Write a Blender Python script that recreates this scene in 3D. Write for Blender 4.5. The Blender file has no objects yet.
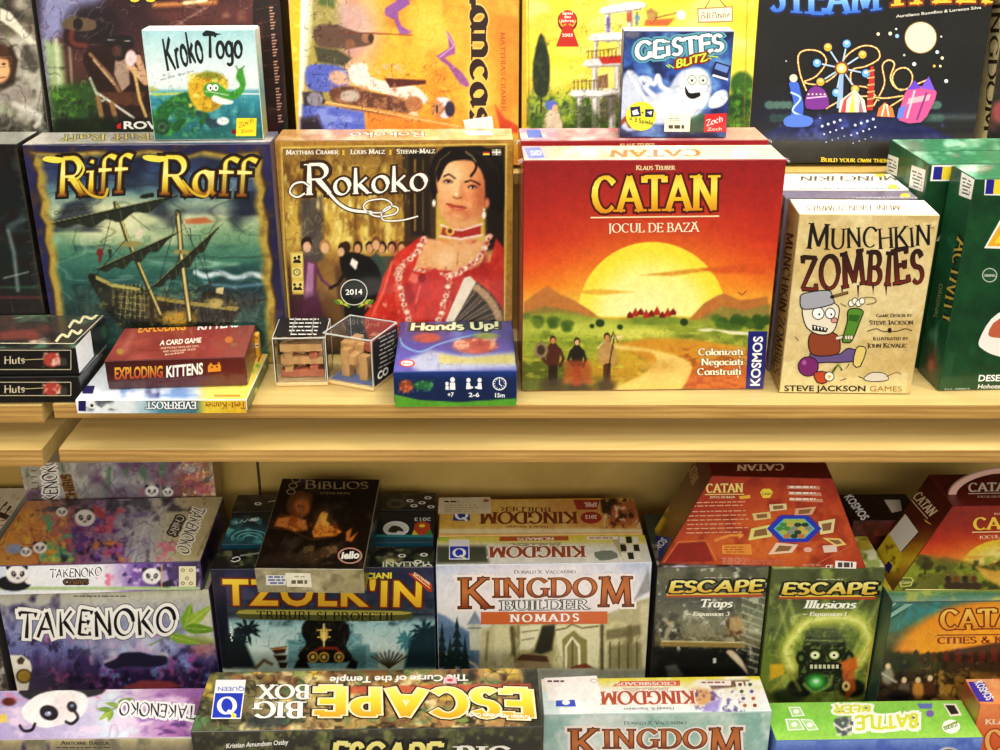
import bpy, math, random
import numpy as np
from mathutils import Vector, Matrix, Euler
from mathutils.geometry import tessellate_polygon

scene = bpy.context.scene
C = scene.collection
random.seed(7)
rng = np.random.default_rng(5)

# ---------------------------------------------------------------- camera
FPX = 1151.0
PITCH, CAMYAW = math.radians(23.7), math.radians(1.245)
CAM = Vector((0.0, -1.27, 0.58))
cam_data = bpy.data.cameras.new('camera')
cam_data.sensor_width = 36.0
cam_data.lens = FPX / 1000 * 36.0
cam_data.clip_start = 0.02
cam = bpy.data.objects.new('camera', cam_data)
C.objects.link(cam)
cam.location = CAM
cam.rotation_euler = (math.pi / 2 - PITCH, 0, -CAMYAW)
scene.camera = cam

# ---------------------------------------------------------------- light
world = bpy.data.worlds.new('world')
scene.world = world
world.use_nodes = True
_nt = world.node_tree
_bg = _nt.nodes['Background']
_tc = _nt.nodes.new('ShaderNodeTexCoord'); _sp = _nt.nodes.new('ShaderNodeSeparateXYZ'); _cr = _nt.nodes.new('ShaderNodeValToRGB')
_mr = _nt.nodes.new('ShaderNodeMapRange'); _mr.inputs['From Min'].default_value = -1.0; _mr.inputs['From Max'].default_value = 1.0
_nt.links.new(_tc.outputs['Generated'], _sp.inputs[0]); _nt.links.new(_sp.outputs['Z'], _mr.inputs['Value'])
_nt.links.new(_mr.outputs[0], _cr.inputs[0]); _nt.links.new(_cr.outputs[0], _bg.inputs[0])
_e = _cr.color_ramp.elements
_e[0].position = 0.42; _e[0].color = (0.16, 0.14, 0.12, 1)
_e[1].position = 0.62; _e[1].color = (0.80, 0.76, 0.68, 1)
_bg.inputs[1].default_value = 0.62

def area(name, loc, target, sx, sy, power, col):
    d = bpy.data.lights.new(name, 'AREA')
    d.shape = 'RECTANGLE'; d.size = sx; d.size_y = sy
    d.energy = power; d.color = col
    o = bpy.data.objects.new(name, d); C.objects.link(o)
    o.location = loc
    o.rotation_euler = (Vector(target) - Vector(loc)).to_track_quat('-Z', 'Y').to_euler()
    return o
area('shelf_strip_light', (0.62, -0.02, 1.15), (0.58, -0.06, 0.0), 1.1, 0.10, 18, (1.0, 0.95, 0.86))
area('shelf_strip_light', (-0.50, -0.02, 1.15), (-0.48, -0.06, 0.0), 1.0, 0.10, 5.5, (1.0, 0.95, 0.86))
area('ceiling_and_fill_light', (0.45, -1.35, 2.1), (0.1, 0.1, -0.2), 1.5, 0.35, 22, (1.0, 0.95, 0.85))
area('ceiling_and_fill_light', (0.2, -4.2, 1.75), (0.0, 0.2, -0.3), 3.0, 0.6, 108, (1.0, 0.94, 0.84))  # low front fill, added to brighten the back panel under the shelf
area('ceiling_and_fill_light', (-1.1, -2.2, 1.9), (-0.1, 0.1, -0.2), 0.9, 0.5, 17, (1.0, 0.96, 0.88))

vs = scene.view_settings
scene.display_settings.display_device = 'sRGB'
vs.view_transform = 'Standard'
vs.look = 'None'
vs.exposure = 0.0
vs.gamma = 1.0
vs.use_curve_mapping = False

# ---------------------------------------------------------------- colour, projection
def hx(c):
    if isinstance(c, str):
        c = c.lstrip('#')
        if len(c) == 3: c = ''.join(a + a for a in c)
        return np.array([int(c[i:i + 2], 16) / 255 for i in (0, 2, 4)])
    return np.array(c, float)

def lin(c):
    c = np.clip(np.asarray(c, float), 0, 1)
    return np.where(c <= 0.04045, c / 12.92, ((c + 0.055) / 1.055) ** 2.4)

_R = cam.rotation_euler.to_matrix()
RT, UP, FW = _R @ Vector((1, 0, 0)), _R @ Vector((0, 1, 0)), _R @ Vector((0, 0, -1))

def ray(x, y):
    return FW + RT * ((x - 500) / FPX) + UP * ((375 - y) / FPX)

def on(x, y, k, v):                      # where the sight line of a photo point meets the plane coord[k] = v
    d = ray(x, y)
    return CAM + d * ((v - CAM[k]) / d[k])

def tag(o, label=None, cat=None, group=None, kind=None):
    if label: o['label'] = label
    if cat: o['category'] = cat
    if group: o['group'] = group
    if kind: o['kind'] = kind
    return o

# ---------------------------------------------------------------- materials
def new_mat(name):
    m = bpy.data.materials.new(name); m.use_nodes = True
    nt = m.node_tree
    return m, nt, nt.nodes['Principled BSDF']

def print_mat(name, rough, coat, wrinkle, scale=60.0, spec=0.3):
    m, nt, b = new_mat(name)
    a = nt.nodes.new('ShaderNodeAttribute'); a.attribute_name = 'Col'
    nt.links.new(a.outputs['Color'], b.inputs['Base Color'])
    b.inputs['Roughness'].default_value = rough
    b.inputs['Specular IOR Level'].default_value = spec
    b.inputs['Coat Weight'].default_value = coat
    b.inputs['Coat Roughness'].default_value = 0.12
    tc = nt.nodes.new('ShaderNodeTexCoord')
    n = nt.nodes.new('ShaderNodeTexNoise'); n.inputs['Scale'].default_value = scale
    n.inputs['Detail'].default_value = 3.0; n.inputs['Distortion'].default_value = 1.2
    mp = nt.nodes.new('ShaderNodeMapping'); mp.inputs['Scale'].default_value = (1, 1, 0.35)
    nt.links.new(tc.outputs['Object'], mp.inputs[0]); nt.links.new(mp.outputs[0], n.inputs['Vector'])
    bp = nt.nodes.new('ShaderNodeBump'); bp.inputs['Strength'].default_value = wrinkle
    bp.inputs['Distance'].default_value = 0.004
    nt.links.new(n.outputs['Fac'], bp.inputs['Height'])
    nt.links.new(bp.outputs[0], b.inputs['Coat Normal'])
    return m

M_MATTE = print_mat('printed_card', 0.55, 0.0, 0.0)
M_GLOSS = print_mat('printed_gloss_card', 0.4, 0.35, 0.12, 30)
M_WRAP = print_mat('shrink_wrapped_print', 0.42, 0.6, 0.42, 42)

_sm = {}
def solid(name, col, rough=0.5, coat=0.0, metal=0.0):
    key = (name, tuple(hx(col)))
    if key in _sm: return _sm[key]
    m, nt, b = new_mat(name)
    tc = nt.nodes.new('ShaderNodeTexCoord')
    n = nt.nodes.new('ShaderNodeTexNoise'); n.inputs['Scale'].default_value = 90
    nt.links.new(tc.outputs['Object'], n.inputs['Vector'])
    mx = nt.nodes.new('ShaderNodeMix'); mx.data_type = 'RGBA'
    c = lin(hx(col))
    mx.inputs['A'].default_value = (*np.clip(c * 0.93, 0, 1), 1)
    mx.inputs['B'].default_value = (*np.clip(c * 1.05, 0, 1), 1)
    nt.links.new(n.outputs['Fac'], mx.inputs['Factor'])
    nt.links.new(mx.outputs['Result'], b.inputs['Base Color'])
    b.inputs['Roughness'].default_value = rough
    b.inputs['Coat Weight'].default_value = coat
    b.inputs['Metallic'].default_value = metal
    _sm[key] = m
    return m

def wood_mat(name, light, dark, scale=(3, 30, 30), rough=0.5, ply=False, knots=False):
    m, nt, b = new_mat(name)
    tc = nt.nodes.new('ShaderNodeTexCoord')
    mp = nt.nodes.new('ShaderNodeMapping'); mp.inputs['Scale'].default_value = scale
    nt.links.new(tc.outputs['Object'], mp.inputs[0])
    n = nt.nodes.new('ShaderNodeTexNoise'); n.inputs['Scale'].default_value = 1.0
    n.inputs['Detail'].default_value = 6; n.inputs['Roughness'].default_value = 0.6
    n.inputs['Distortion'].default_value = 0.6
    nt.links.new(mp.outputs[0], n.inputs['Vector'])
    cr = nt.nodes.new('ShaderNodeValToRGB')
    cr.color_ramp.elements[0].position = 0.3; cr.color_ramp.elements[0].color = (*lin(hx(dark)), 1)
    cr.color_ramp.elements[1].position = 0.7; cr.color_ramp.elements[1].color = (*lin(hx(light)), 1)
    nt.links.new(n.outputs['Fac'], cr.inputs[0])
    out = cr.outputs[0]
    if ply:                                  # veneer layers across the thickness
        sx = nt.nodes.new('ShaderNodeSeparateXYZ'); nt.links.new(tc.outputs['Object'], sx.inputs[0])
        ml = nt.nodes.new('ShaderNodeMath'); ml.operation = 'MULTIPLY'; ml.inputs[1].default_value = 2 * math.pi / 0.0062
        nt.links.new(sx.outputs['Z'], ml.inputs[0])
        si = nt.nodes.new('ShaderNodeMath'); si.operation = 'SINE'; nt.links.new(ml.outputs[0], si.inputs[0])
        mr = nt.nodes.new('ShaderNodeMapRange'); mr.inputs['From Min'].default_value = -0.2
        mr.inputs['From Max'].default_value = 1; mr.inputs['To Max'].default_value = 0.38
        nt.links.new(si.outputs[0], mr.inputs['Value'])
        mx = nt.nodes.new('ShaderNodeMix'); mx.data_type = 'RGBA'; mx.blend_type = 'MULTIPLY'
        nt.links.new(mr.outputs[0], mx.inputs['Factor'])
        nt.links.new(out, mx.inputs['A']); mx.inputs['B'].default_value = (*lin(hx('#b98a4c')), 1)
        out = mx.outputs['Result']
    if knots:
        v = nt.nodes.new('ShaderNodeTexNoise'); v.inputs['Scale'].default_value = 1.0
        m2 = nt.nodes.new('ShaderNodeMapping'); m2.inputs['Scale'].default_value = (26, 10, 160)
        nt.links.new(tc.outputs['Object'], m2.inputs[0]); nt.links.new(m2.outputs[0], v.inputs['Vector'])
        r2 = nt.nodes.new('ShaderNodeMapRange'); r2.inputs['From Min'].default_value = 0.755
        r2.inputs['From Max'].default_value = 0.775
        nt.links.new(v.outputs['Fac'], r2.inputs['Value'])
        m3 = nt.nodes.new('ShaderNodeMix'); m3.data_type = 'RGBA'
        nt.links.new(r2.outputs[0], m3.inputs['Factor']); nt.links.new(out, m3.inputs['A'])
        m3.inputs['B'].default_value = (*lin(hx('#4a2c10')), 1)
        out = m3.outputs['Result']
    nt.links.new(out, b.inputs['Base Color'])
    b.inputs['Roughness'].default_value = rough
    return m

# ---------------------------------------------------------------- mesh helpers
def mesh_obj(name, verts, faces, mat, parent=None, smooth=False):
    me = bpy.data.meshes.new(name)
    me.from_pydata([tuple(v) for v in verts], [], faces)
    me.materials.append(mat)
    if smooth:
        me.polygons.foreach_set('use_smooth', [True] * len(me.polygons))
    me.update()
    o = bpy.data.objects.new(name, me); C.objects.link(o)
    if parent: o.parent = parent
    return o

def bevel_box(x0, x1, y0, y1, z0, z1, b=0.0006):
    """verts and faces of a box with chamfered edges"""
    vs_, fs = [], []
    idx = {}
    for sx in (0, 1):
        for sy in (0, 1):
            for sz in (0, 1):
                c = ((x0, x1)[sx], (y0, y1)[sy], (z0, z1)[sz])
                for ax in range(3):
                    p = [c[i] + (0 if i == ax else (b if (sx, sy, sz)[i] == 0 else -b)) for i in range(3)]
                    idx[(sx, sy, sz, ax)] = len(vs_); vs_.append(p)
    def K(s, ax): return idx[(*s, ax)]
    for ax in range(3):
        for s in (0, 1):
            o1, o2 = [i for i in range(3) if i != ax]
            f = []
            for a, c in ((0, 0), (1, 0), (1, 1), (0, 1)):
                t = [0, 0, 0]; t[ax] = s; t[o1] = a; t[o2] = c
                f.append(K(t, ax))
            fs.append(f)
    for ax in range(3):                      # edge chamfers run along ax
        o1, o2 = [i for i in range(3) if i != ax]
        for a in (0, 1):
            for c in (0, 1):
                t0 = [0, 0, 0]; t0[o1] = a; t0[o2] = c
                t1 = list(t0); t1[ax] = 1
                fs.append([K(t0, o1), K(t1, o1), K(t1, o2), K(t0, o2)])
    for sx in (0, 1):
        for sy in (0, 1):
            for sz in (0, 1):
                fs.append([K((sx, sy, sz), 0), K((sx, sy, sz), 1), K((sx, sy, sz), 2)])
    return vs_, fs

def fix_normals(o):
    import bmesh
    bm = bmesh.new(); bm.from_mesh(o.data)
    bmesh.ops.recalc_face_normals(bm, faces=bm.faces)
    bm.to_mesh(o.data); bm.free()
    return o

class MB:
    """collects shapes into one mesh"""
    def __init__(s): s.v, s.f = [], []
    def add(s, v, f, M=None):
        k = len(s.v)
        s.v += [tuple(M @ Vector(p)) if M else tuple(p) for p in v]
        s.f += [[i + k for i in q] for q in f]
        return s
    def box(s, x0, x1, y0, y1, z0, z1, b=0.0006, M=None):
        return s.add(*bevel_box(x0, x1, y0, y1, z0, z1, b), M)
    def prism(s, poly, y0, y1, M=None):      # polygon in xz, extruded along y
        n = len(poly)
        v = [(x, y0, z) for x, z in poly] + [(x, y1, z) for x, z in poly]
        f = [list(range(n)), list(range(2 * n - 1, n - 1, -1))]
        f += [[i, (i + 1) % n, n + (i + 1) % n, n + i] for i in range(n)]
        return s.add(v, f, M)
    def build(s, name, mat, parent=None):
        return fix_normals(mesh_obj(name, s.v, s.f, mat, parent))

# ---------------------------------------------------------------- lettering
def arc(cx, cy, rx, ry, a0, a1, n=12):
    return [(cx + rx * math.cos(math.radians(a0 + (a1 - a0) * i / n)),
             cy + ry * math.sin(math.radians(a0 + (a1 - a0) * i / n))) for i in range(n + 1)]
G = {}
def g(ch, adv, strokes, serifs=()): G[ch] = (adv, strokes, serifs)
g('A', .86, [[(.06, 0), (.42, 1)], [(.4, 1), (.78, 0)], [(.2, .34), (.64, .34)]], [(.06, 0), (.78, 0)])
g('B', .72, [[(.14, 0), (.14, 1)], [(.14, .99), (.34, .99)] + arc(.34, .755, .2, .235, 90, -90) + [(.14, .52)], [(.3, .52)] + arc(.36, .27, .24, .25, 90, -90) + [(.14, .02)]], [(.1, 0), (.1, 1)])
g('C', .84, [[(.74, .8)] + arc(.45, .5, .35, .49, 50, 315)], [])
g('D', .84, [[(.14, 0), (.14, 1)], [(.14, .98), (.34, .98)] + arc(.36, .5, .38, .48, 90, -90) + [(.14, .02)]], [(.1, 0), (.1, 1)])
g('E', .66, [[(.14, 0), (.14, 1)], [(.14, .98), (.58, .98)], [(.14, .52), (.48, .52)], [(.14, .02), (.6, .02)], [(.58, 1), (.58, .84)], [(.6, 0), (.6, .18)], [(.48, .62), (.48, .42)]], [(.1, 0), (.1, 1)])
g('F', .62, [[(.14, 0), (.14, 1)], [(.14, .98), (.58, .98)], [(.14, .52), (.46, .52)], [(.58, 1), (.58, .82)], [(.46, .62), (.46, .42)]], [(.14, 0), (.1, 1)])
g('G', .86, [[(.74, .8)] + arc(.45, .5, .35, .49, 50, 325), [(.74, .42), (.74, .06)]], [(.72, .42)])
g('H', .88, [[(.15, 0), (.15, 1)], [(.73, 0), (.73, 1)], [(.15, .52), (.73, .52)]], [(.15, 0), (.15, 1), (.73, 0), (.73, 1)])
g('I', .32, [[(.16, 0), (.16, 1)]], [(.16, 0), (.16, 1)])
g('J', .38, [[(.22, 1), (.22, .1)] + arc(.06, .08, .16, .24, 0, -70, 5)], [(.22, 1)])
g('K', .82, [[(.15, 0), (.15, 1)], [(.66, 1), (.17, .46)], [(.3, .6), (.74, 0)]], [(.15, 0), (.15, 1), (.66, 1), (.74, 0)])
g('L', .62, [[(.14, 0), (.14, 1)], [(.14, .02), (.58, .02)], [(.58, 0), (.58, .2)]], [(.14, 1), (.1, 0)])
g('M', 1.04, [[(.14, 0), (.2, 1)], [(.2, 1), (.52, .12)], [(.52, .12), (.84, 1)], [(.84, 1), (.9, 0)]], [(.14, 0), (.18, 1), (.86, 1), (.9, 0)])
g('N', .88, [[(.15, 0), (.15, 1)], [(.15, 1), (.73, .02)], [(.73, 0), (.73, 1)]], [(.15, 0), (.13, 1), (.73, 1)])
g('O', .92, [arc(.46, .5, .38, .49, 0, 360, 24)], [])
g('P', .68, [[(.14, 0), (.14, 1)], [(.14, .98), (.34, .98)] + arc(.36, .72, .22, .26, 90, -90) + [(.14, .46)]], [(.14, 0), (.1, 1)])
g('Q', .92, [arc(.46, .5, .38, .49, 0, 360, 24), [(.5, .2), (.86, -.14)]], [])
g('R', .78, [[(.14, 0), (.14, 1)], [(.14, .98), (.34, .98)] + arc(.36, .74, .22, .24, 90, -90) + [(.14, .5)], [(.36, .5), (.7, 0)]], [(.14, 0), (.1, 1), (.7, 0)])
g('S', .62, [[(.5, .8)] + arc(.31, .745, .19, .235, 40, 260, 9) + arc(.31, .26, .21, .24, 80, -145, 10)], [])
g('T', .76, [[(.38, 0), (.38, 1)], [(.05, .98), (.71, .98)], [(.05, 1), (.05, .82)], [(.71, 1), (.71, .82)]], [(.38, 0)])
g('U', .84, [[(.14, 1), (.14, .35)] + arc(.42, .32, .28, .3, 180, 360) + [(.7, 1)]], [(.14, 1), (.7, 1)])
g('V', .82, [[(.08, 1), (.42, 0)], [(.42, 0), (.74, 1)]], [(.08, 1), (.74, 1)])
g('W', 1.16, [[(.08, 1), (.34, 0)], [(.34, 0), (.58, .9)], [(.58, .9), (.84, 0)], [(.84, 0), (1.08, 1)]], [(.08, 1), (1.08, 1)])
g('X', .8, [[(.08, 1), (.72, 0)], [(.7, 1), (.08, 0)]], [(.08, 1), (.72, 0), (.7, 1), (.08, 0)])
g('Y', .78, [[(.06, 1), (.39, .46)], [(.72, 1), (.39, .46)], [(.39, .48), (.39, 0)]], [(.06, 1), (.72, 1), (.39, 0)])
g('Z', .74, [[(.08, .98), (.66, .98)], [(.64, .98), (.08, .02)], [(.08, .02), (.68, .02)], [(.08, 1), (.08, .82)], [(.68, 0), (.68, .18)]], [])
g('a', .6, [arc(.28, .32, .2, .3, 20, 350, 16), [(.47, .64), (.47, .12), (.56, .02)]], [])
g('b', .62, [[(.13, 1), (.13, .02)], arc(.32, .32, .2, .3, 160, -160, 14)], [])
g('c', .54, [arc(.3, .32, .22, .3, 50, 320, 14)], [])
g('d', .62, [arc(.28, .32, .2, .3, 20, 340, 14), [(.48, 1), (.48, 0)]], [])
g('e', .56, [[(.1, .36), (.5, .36)] + arc(.3, .32, .21, .31, 8, 320, 14)], [])
g('f', .44, [[(.5, .92)] + arc(.34, .82, .15, .16, 60, 180, 6) + [(.19, 0)], [(.05, .62), (.4, .62)]], [(.19, 0)])
g('g', .6, [arc(.28, .34, .2, .28, 20, 340, 14), [(.48, .62), (.48, -.1)] + arc(.28, -.12, .2, .18, 0, -150, 8)], [])
g('h', .64, [[(.13, 0), (.13, 1)], [(.13, .45)] + arc(.33, .42, .17, .2, 150, 0, 7) + [(.5, 0)]], [(.13, 0), (.5, 0)])
g('i', .28, [[(.14, 0), (.14, .62)], [(.13, .82), (.16, .9)]], [(.14, 0), (.1, .62)])
g('j', .28, [[(.16, .62), (.16, -.2), (.02, -.3)], [(.15, .82), (.17, .9)]], [])
g('k', .62, [[(.13, 0), (.13, 1)], [(.48, .62), (.15, .28)], [(.24, .36), (.54, 0)]], [(.13, 0), (.54, 0)])
g('l', .28, [[(.14, 0), (.14, 1)]], [(.14, 0), (.1, 1)])
g('m', .94, [[(.13, 0), (.13, .62)], [(.13, .45)] + arc(.31, .42, .15, .2, 150, 0, 7) + [(.46, 0)], [(.46, .45)] + arc(.64, .42, .15, .2, 150, 0, 7) + [(.79, 0)]], [(.13, 0), (.46, 0), (.79, 0)])
g('n', .64, [[(.13, 0), (.13, .62)], [(.13, .45)] + arc(.33, .42, .17, .2, 150, 0, 7) + [(.5, 0)]], [(.13, 0), (.5, 0), (.09, .62)])
g('o', .6, [arc(.3, .32, .23, .31, 0, 360, 18)], [])
g('p', .62, [[(.13, .64), (.13, -.3)], arc(.32, .32, .2, .3, 160, -160, 14)], [(.13, -.3)])
g('q', .62, [arc(.28, .32, .2, .3, 20, 340, 14), [(.48, .64), (.48, -.3)]], [(.48, -.3)])
g('r', .46, [[(.13, 0), (.13, .62)], [(.13, .42), (.26, .6), (.42, .58)]], [(.13, 0), (.09, .62)])
g('s', .46, [[(.38, .52)] + arc(.23, .48, .14, .15, 40, 260, 7) + arc(.23, .17, .15, .16, 80, -140, 8)], [])
g('t', .42, [[(.18, .86), (.18, .12)] + arc(.3, .14, .12, .13, 180, 290, 4), [(.04, .62), (.38, .62)]], [])
g('u', .64, [[(.12, .62), (.12, .22)] + arc(.3, .2, .18, .19, 180, 350, 8) + [(.5, .62)], [(.5, .4), (.5, 0)]], [])
g('v', .58, [[(.06, .62), (.29, 0)], [(.29, 0), (.52, .62)]], [(.06, .62), (.52, .62)])
g('w', .8, [[(.05, .62), (.23, 0)], [(.23, 0), (.4, .6)], [(.4, .6), (.57, 0)], [(.57, 0), (.75, .62)]], [])
g('x', .56, [[(.06, .62), (.5, 0)], [(.48, .62), (.06, 0)]], [])
g('y', .58, [[(.06, .62), (.3, .02)], [(.53, .62), (.2, -.3)]], [(.06, .62), (.53, .62)])
g('z', .52, [[(.06, .6), (.44, .6), (.06, .02), (.46, .02)]], [])
g('&', .84, [[(.74, .02), (.24, .72)] + arc(.36, .82, .14, .16, 200, 0, 8) + [(.14, .36)] + arc(.34, .24, .24, .24, 160, 300, 8) + [(.76, .5)]], [])
g('-', .5, [[(.08, .4), (.42, .4)]], [])
g("'", .22, [[(.11, 1), (.09, .74)]], [])
g('.', .24, [[(.1, 0), (.13, .07)]], [])
g(',', .24, [[(.14, .06), (.06, -.14)]], [])
g('!', .28, [[(.14, .3), (.15, 1)], [(.13, 0), (.15, .08)]], [])
g(' ', .36, [], [])
g('0', .7, [arc(.35, .5, .27, .49, 0, 360, 20)], [])
g('1', .44, [[(.08, .8), (.24, .98), (.24, 0)]], [(.24, 0)])
g('2', .64, [arc(.3, .72, .22, .26, 160, -20, 8) + [(.08, .02), (.58, .02)]], [])
g('3', .62, [arc(.28, .74, .2, .25, 150, -80, 8), arc(.28, .26, .24, .25, 80, -150, 9)], [])
g('4', .66, [[(.46, 0), (.46, 1), (.06, .3), (.62, .3)]], [])
g('5', .62, [[(.52, .98), (.16, .98), (.13, .56)] + arc(.29, .3, .24, .29, 100, -140, 10)], [])
g('6', .64, [[(.5, .96), (.2, .6)] + arc(.33, .3, .24, .29, 170, -190, 16)], [])
g('7', .6, [[(.06, .98), (.54, .98), (.22, 0)]], [])
g('8', .62, [arc(.31, .75, .19, .24, 0, 360, 14), arc(.31, .26, .24, .26, 0, 360, 14)], [])
g('9', .64, [arc(.31, .7, .24, .29, -10, 350, 16) + [(.5, .5), (.2, .02)]], [])

def ribbon(pts, wfun):
    """polyline -> quad strip; wfun(dx,dy,t) gives the pen width"""
    P = np.array(pts, float)
    n = len(P)
    d = np.zeros_like(P)
    d[1:-1] = P[2:] - P[:-2]; d[0] = P[1] - P[0]; d[-1] = P[-1] - P[-2]
    if n > 6 and np.allclose(P[0], P[-1]): d[0] = d[-1] = P[1] - P[-2]
    L = np.hypot(d[:, 0], d[:, 1]) + 1e-9; d = d / L[:, None]
    v = []
    for i in range(n):
        w = wfun(d[i, 0], d[i, 1], i / (n - 1)) / 2
        nx, ny = -d[i, 1] * w, d[i, 0] * w
        v += [(P[i, 0] + nx, P[i, 1] + ny), (P[i, 0] - nx, P[i, 1] - ny)]
    f = []
    for i in range(n - 1):
        a = 2 * i
        f += [(a, a + 1, a + 3), (a, a + 3, a + 2)]
    return v, f

STY = {  # thick, thin, nib angle, serif half length, taper
    'serif': (.15, .05, 12, .10, 0), 'serifb': (.21, .09, 12, .13, 0), 'serifthin': (.11, .045, 12, .09, 0),
    'brush': (.165, .075, 28, 0, .7), 'brushthin': (.12, .06, 25, 0, .5), 'gothic': (.23, .09, 42, .09, 0),
    'comic': (.22, .18, 0, 0, 0), 'tall': (.2, .16, 10, 0, .3), 'slab': (.2, .15, 0, .16, 0),
}
def stroke_glyph(ch, style, grow):
    thick, thin, ang, ser, taper = STY[style]
    adv, strokes, serifs = G.get(ch, G[' '])
    a = math.radians(ang)
    V, Fs, Zs = [], [], []
    def put(v, f):
        k = len(V); Zs.extend([len(set(Zs))] * len(v)); V.extend(v); Fs.extend([tuple(i + k for i in t) for t in f])
    for st in strokes:
        pts = list(st)
        if len(pts) == 2:                   # subdivide for taper
            (x0, y0), (x1, y1) = pts
            pts = [(x0 + (x1 - x0) * i / 5, y0 + (y1 - y0) * i / 5) for i in range(6)]
        if grow:
            dx0, dy0 = pts[0][0] - pts[1][0], pts[0][1] - pts[1][1]; l = math.hypot(dx0, dy0) + 1e-9
            dx1, dy1 = pts[-1][0] - pts[-2][0], pts[-1][1] - pts[-2][1]; m = math.hypot(dx1, dy1) + 1e-9
            if not (abs(pts[0][0] - pts[-1][0]) < 1e-6 and abs(pts[0][1] - pts[-1][1]) < 1e-6):
                q = grow * .8
                pts = [(pts[0][0] + dx0 / l * q, pts[0][1] + dy0 / l * q)] + pts[1:-1] + [(pts[-1][0] + dx1 / m * q, pts[-1][1] + dy1 / m * q)]
        def wf(dx, dy, t):
            s_ = abs(dy * math.cos(a) - dx * math.sin(a))
            w = thin + (thick - thin) * s_ ** 1.3
            if taper: w *= 1 - taper * max(0, t - .35) / .65
            return w + 2 * grow
        put(*ribbon(pts, wf))
    if ser:
        for x, y in serifs:
            h = thin * .7
            y0 = y if y < .5 else y - h
            if y > .5 and y < .9: y0 = y - h
            x0, x1 = x - ser - thick * .35 - grow, x + ser + thick * .35 + grow
            put([(x0, y0 - grow), (x1, y0 - grow), (x1, y0 + h + grow), (x0, y0 + h + grow)], [(0, 1, 2), (0, 2, 3)])
    return V, Fs, adv, Zs

_sg = {}
def _text_mesh(s, off):
    cu = bpy.data.curves.new('lettering', 'FONT'); cu.body = s; cu.size = 1.0; cu.offset = off
    cu.resolution_u = 3; cu.fill_mode = 'FRONT'
    ob = bpy.data.objects.new('lettering', cu)
    me = ob.to_mesh()
    me.calc_loop_triangles()
    v = [(p.co.x, p.co.y) for p in me.vertices]
    f = [tuple(t.vertices) for t in me.loop_triangles]
    ob.to_mesh_clear(); bpy.data.objects.remove(ob); bpy.data.curves.remove(cu)
    return v, f
def _xs(s):
    v, f = _text_mesh(s, 0)
    return max(p[0] for p in v) - min(p[0] for p in v)
_hh = _xs('HH'); _hv, _ = _text_mesh('H', 0); _cap = max(p[1] for p in _hv)
def sans_glyph(ch, off):
    key = (ch, round(off, 3))
    if key in _sg: return _sg[key]
    if ch == ' ': r = ([], [], .36)
    else:
        adv = (_xs('H' + ch + 'H') - _hh) / _cap
        v, f = _text_mesh(ch, off * _cap)
        r = ([(x / _cap, y / _cap) for x, y in v], f, adv)
    _sg[key] = r
    return r

def layout(s, style, grow=0, bold=0, spacing=0, shear=0, jitter=0, smallcaps=0, seed=1):
    rnd = random.Random(seed)
    V, Fs, x, Z, gi = [], [], 0.0, [], 0
    for ch in s:
        sc = 1.0
        if smallcaps and ch.islower(): ch = ch.upper(); sc = smallcaps
        if style == 'sans': v, f, adv = sans_glyph(ch, grow + bold); zz = [gi % 2 * 2] * len(v)
        else: v, f, adv, zz = stroke_glyph(ch, style, grow / max(sc, .5)); zz = [min(z, 11) + (gi % 2) * 12 for z in zz]
        Z += zz; gi += 1
        r = rnd.uniform(-1, 1) * jitter; dy = rnd.uniform(-1, 1) * jitter * .35; js = 1 + rnd.uniform(-.5, 1) * jitter * .5
        k = len(V); c, sn = math.cos(r), math.sin(r); cx = adv / 2
        for px, py in v:
            px, py = (px - cx) * js, (py - .4) * js
            px, py = px * c - py * sn, px * sn + py * c
            px, py = (px + cx) * sc, (py + .4) * sc + dy
            V.append((x + px + shear * py, py))
        Fs += [tuple(i + k for i in t) for t in f]
        x += adv * sc + spacing
    return V, Fs, max(x - spacing, .01), Z

# ---------------------------------------------------------------- printed panels
def catmull(pts, n=6, closed=True):
    P = [np.array(p, float) for p in pts]; m = len(P); out = []
    rngi = range(m) if closed else range(m - 1)
    for i in rngi:
        if closed: p0, p1, p2, p3 = P[i - 1], P[i], P[(i + 1) % m], P[(i + 2) % m]
        else: p0, p1, p2, p3 = P[max(i - 1, 0)], P[i], P[i + 1], P[min(i + 2, m - 1)]
        for k in range(n):
            t = k / n
            out.append(tuple(.5 * ((2 * p1) + (-p0 + p2) * t + (2 * p0 - 5 * p1 + 4 * p2 - p3) * t * t + (-p0 + 3 * p1 - 3 * p2 + p3) * t ** 3)))
    if not closed: out.append(tuple(P[-1]))
    return out

def noise2(X, Y, scale, seed=0, octaves=3):
    """value noise on arrays"""
    out = np.zeros_like(X); amp = 1.0; tot = 0
    for o in range(octaves):
        r = np.random.default_rng(seed * 17 + o); T = r.random((64, 64))
        fx, fy = X / scale + 13.7 * o, Y / scale + 7.1 * o
        ix, iy = np.floor(fx).astype(int), np.floor(fy).astype(int)
        tx, ty = fx - ix, fy - iy; tx = tx * tx * (3 - 2 * tx); ty = ty * ty * (3 - 2 * ty)
        a = T[ix % 64, iy % 64]; b = T[(ix + 1) % 64, iy % 64]; c = T[ix % 64, (iy + 1) % 64]; d = T[(ix + 1) % 64, (iy + 1) % 64]
        out += amp * ((a * (1 - tx) + b * tx) * (1 - ty) + (c * (1 - tx) + d * tx) * ty)
        tot += amp; amp *= .5; scale = scale / 2
    return out / tot

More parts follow.
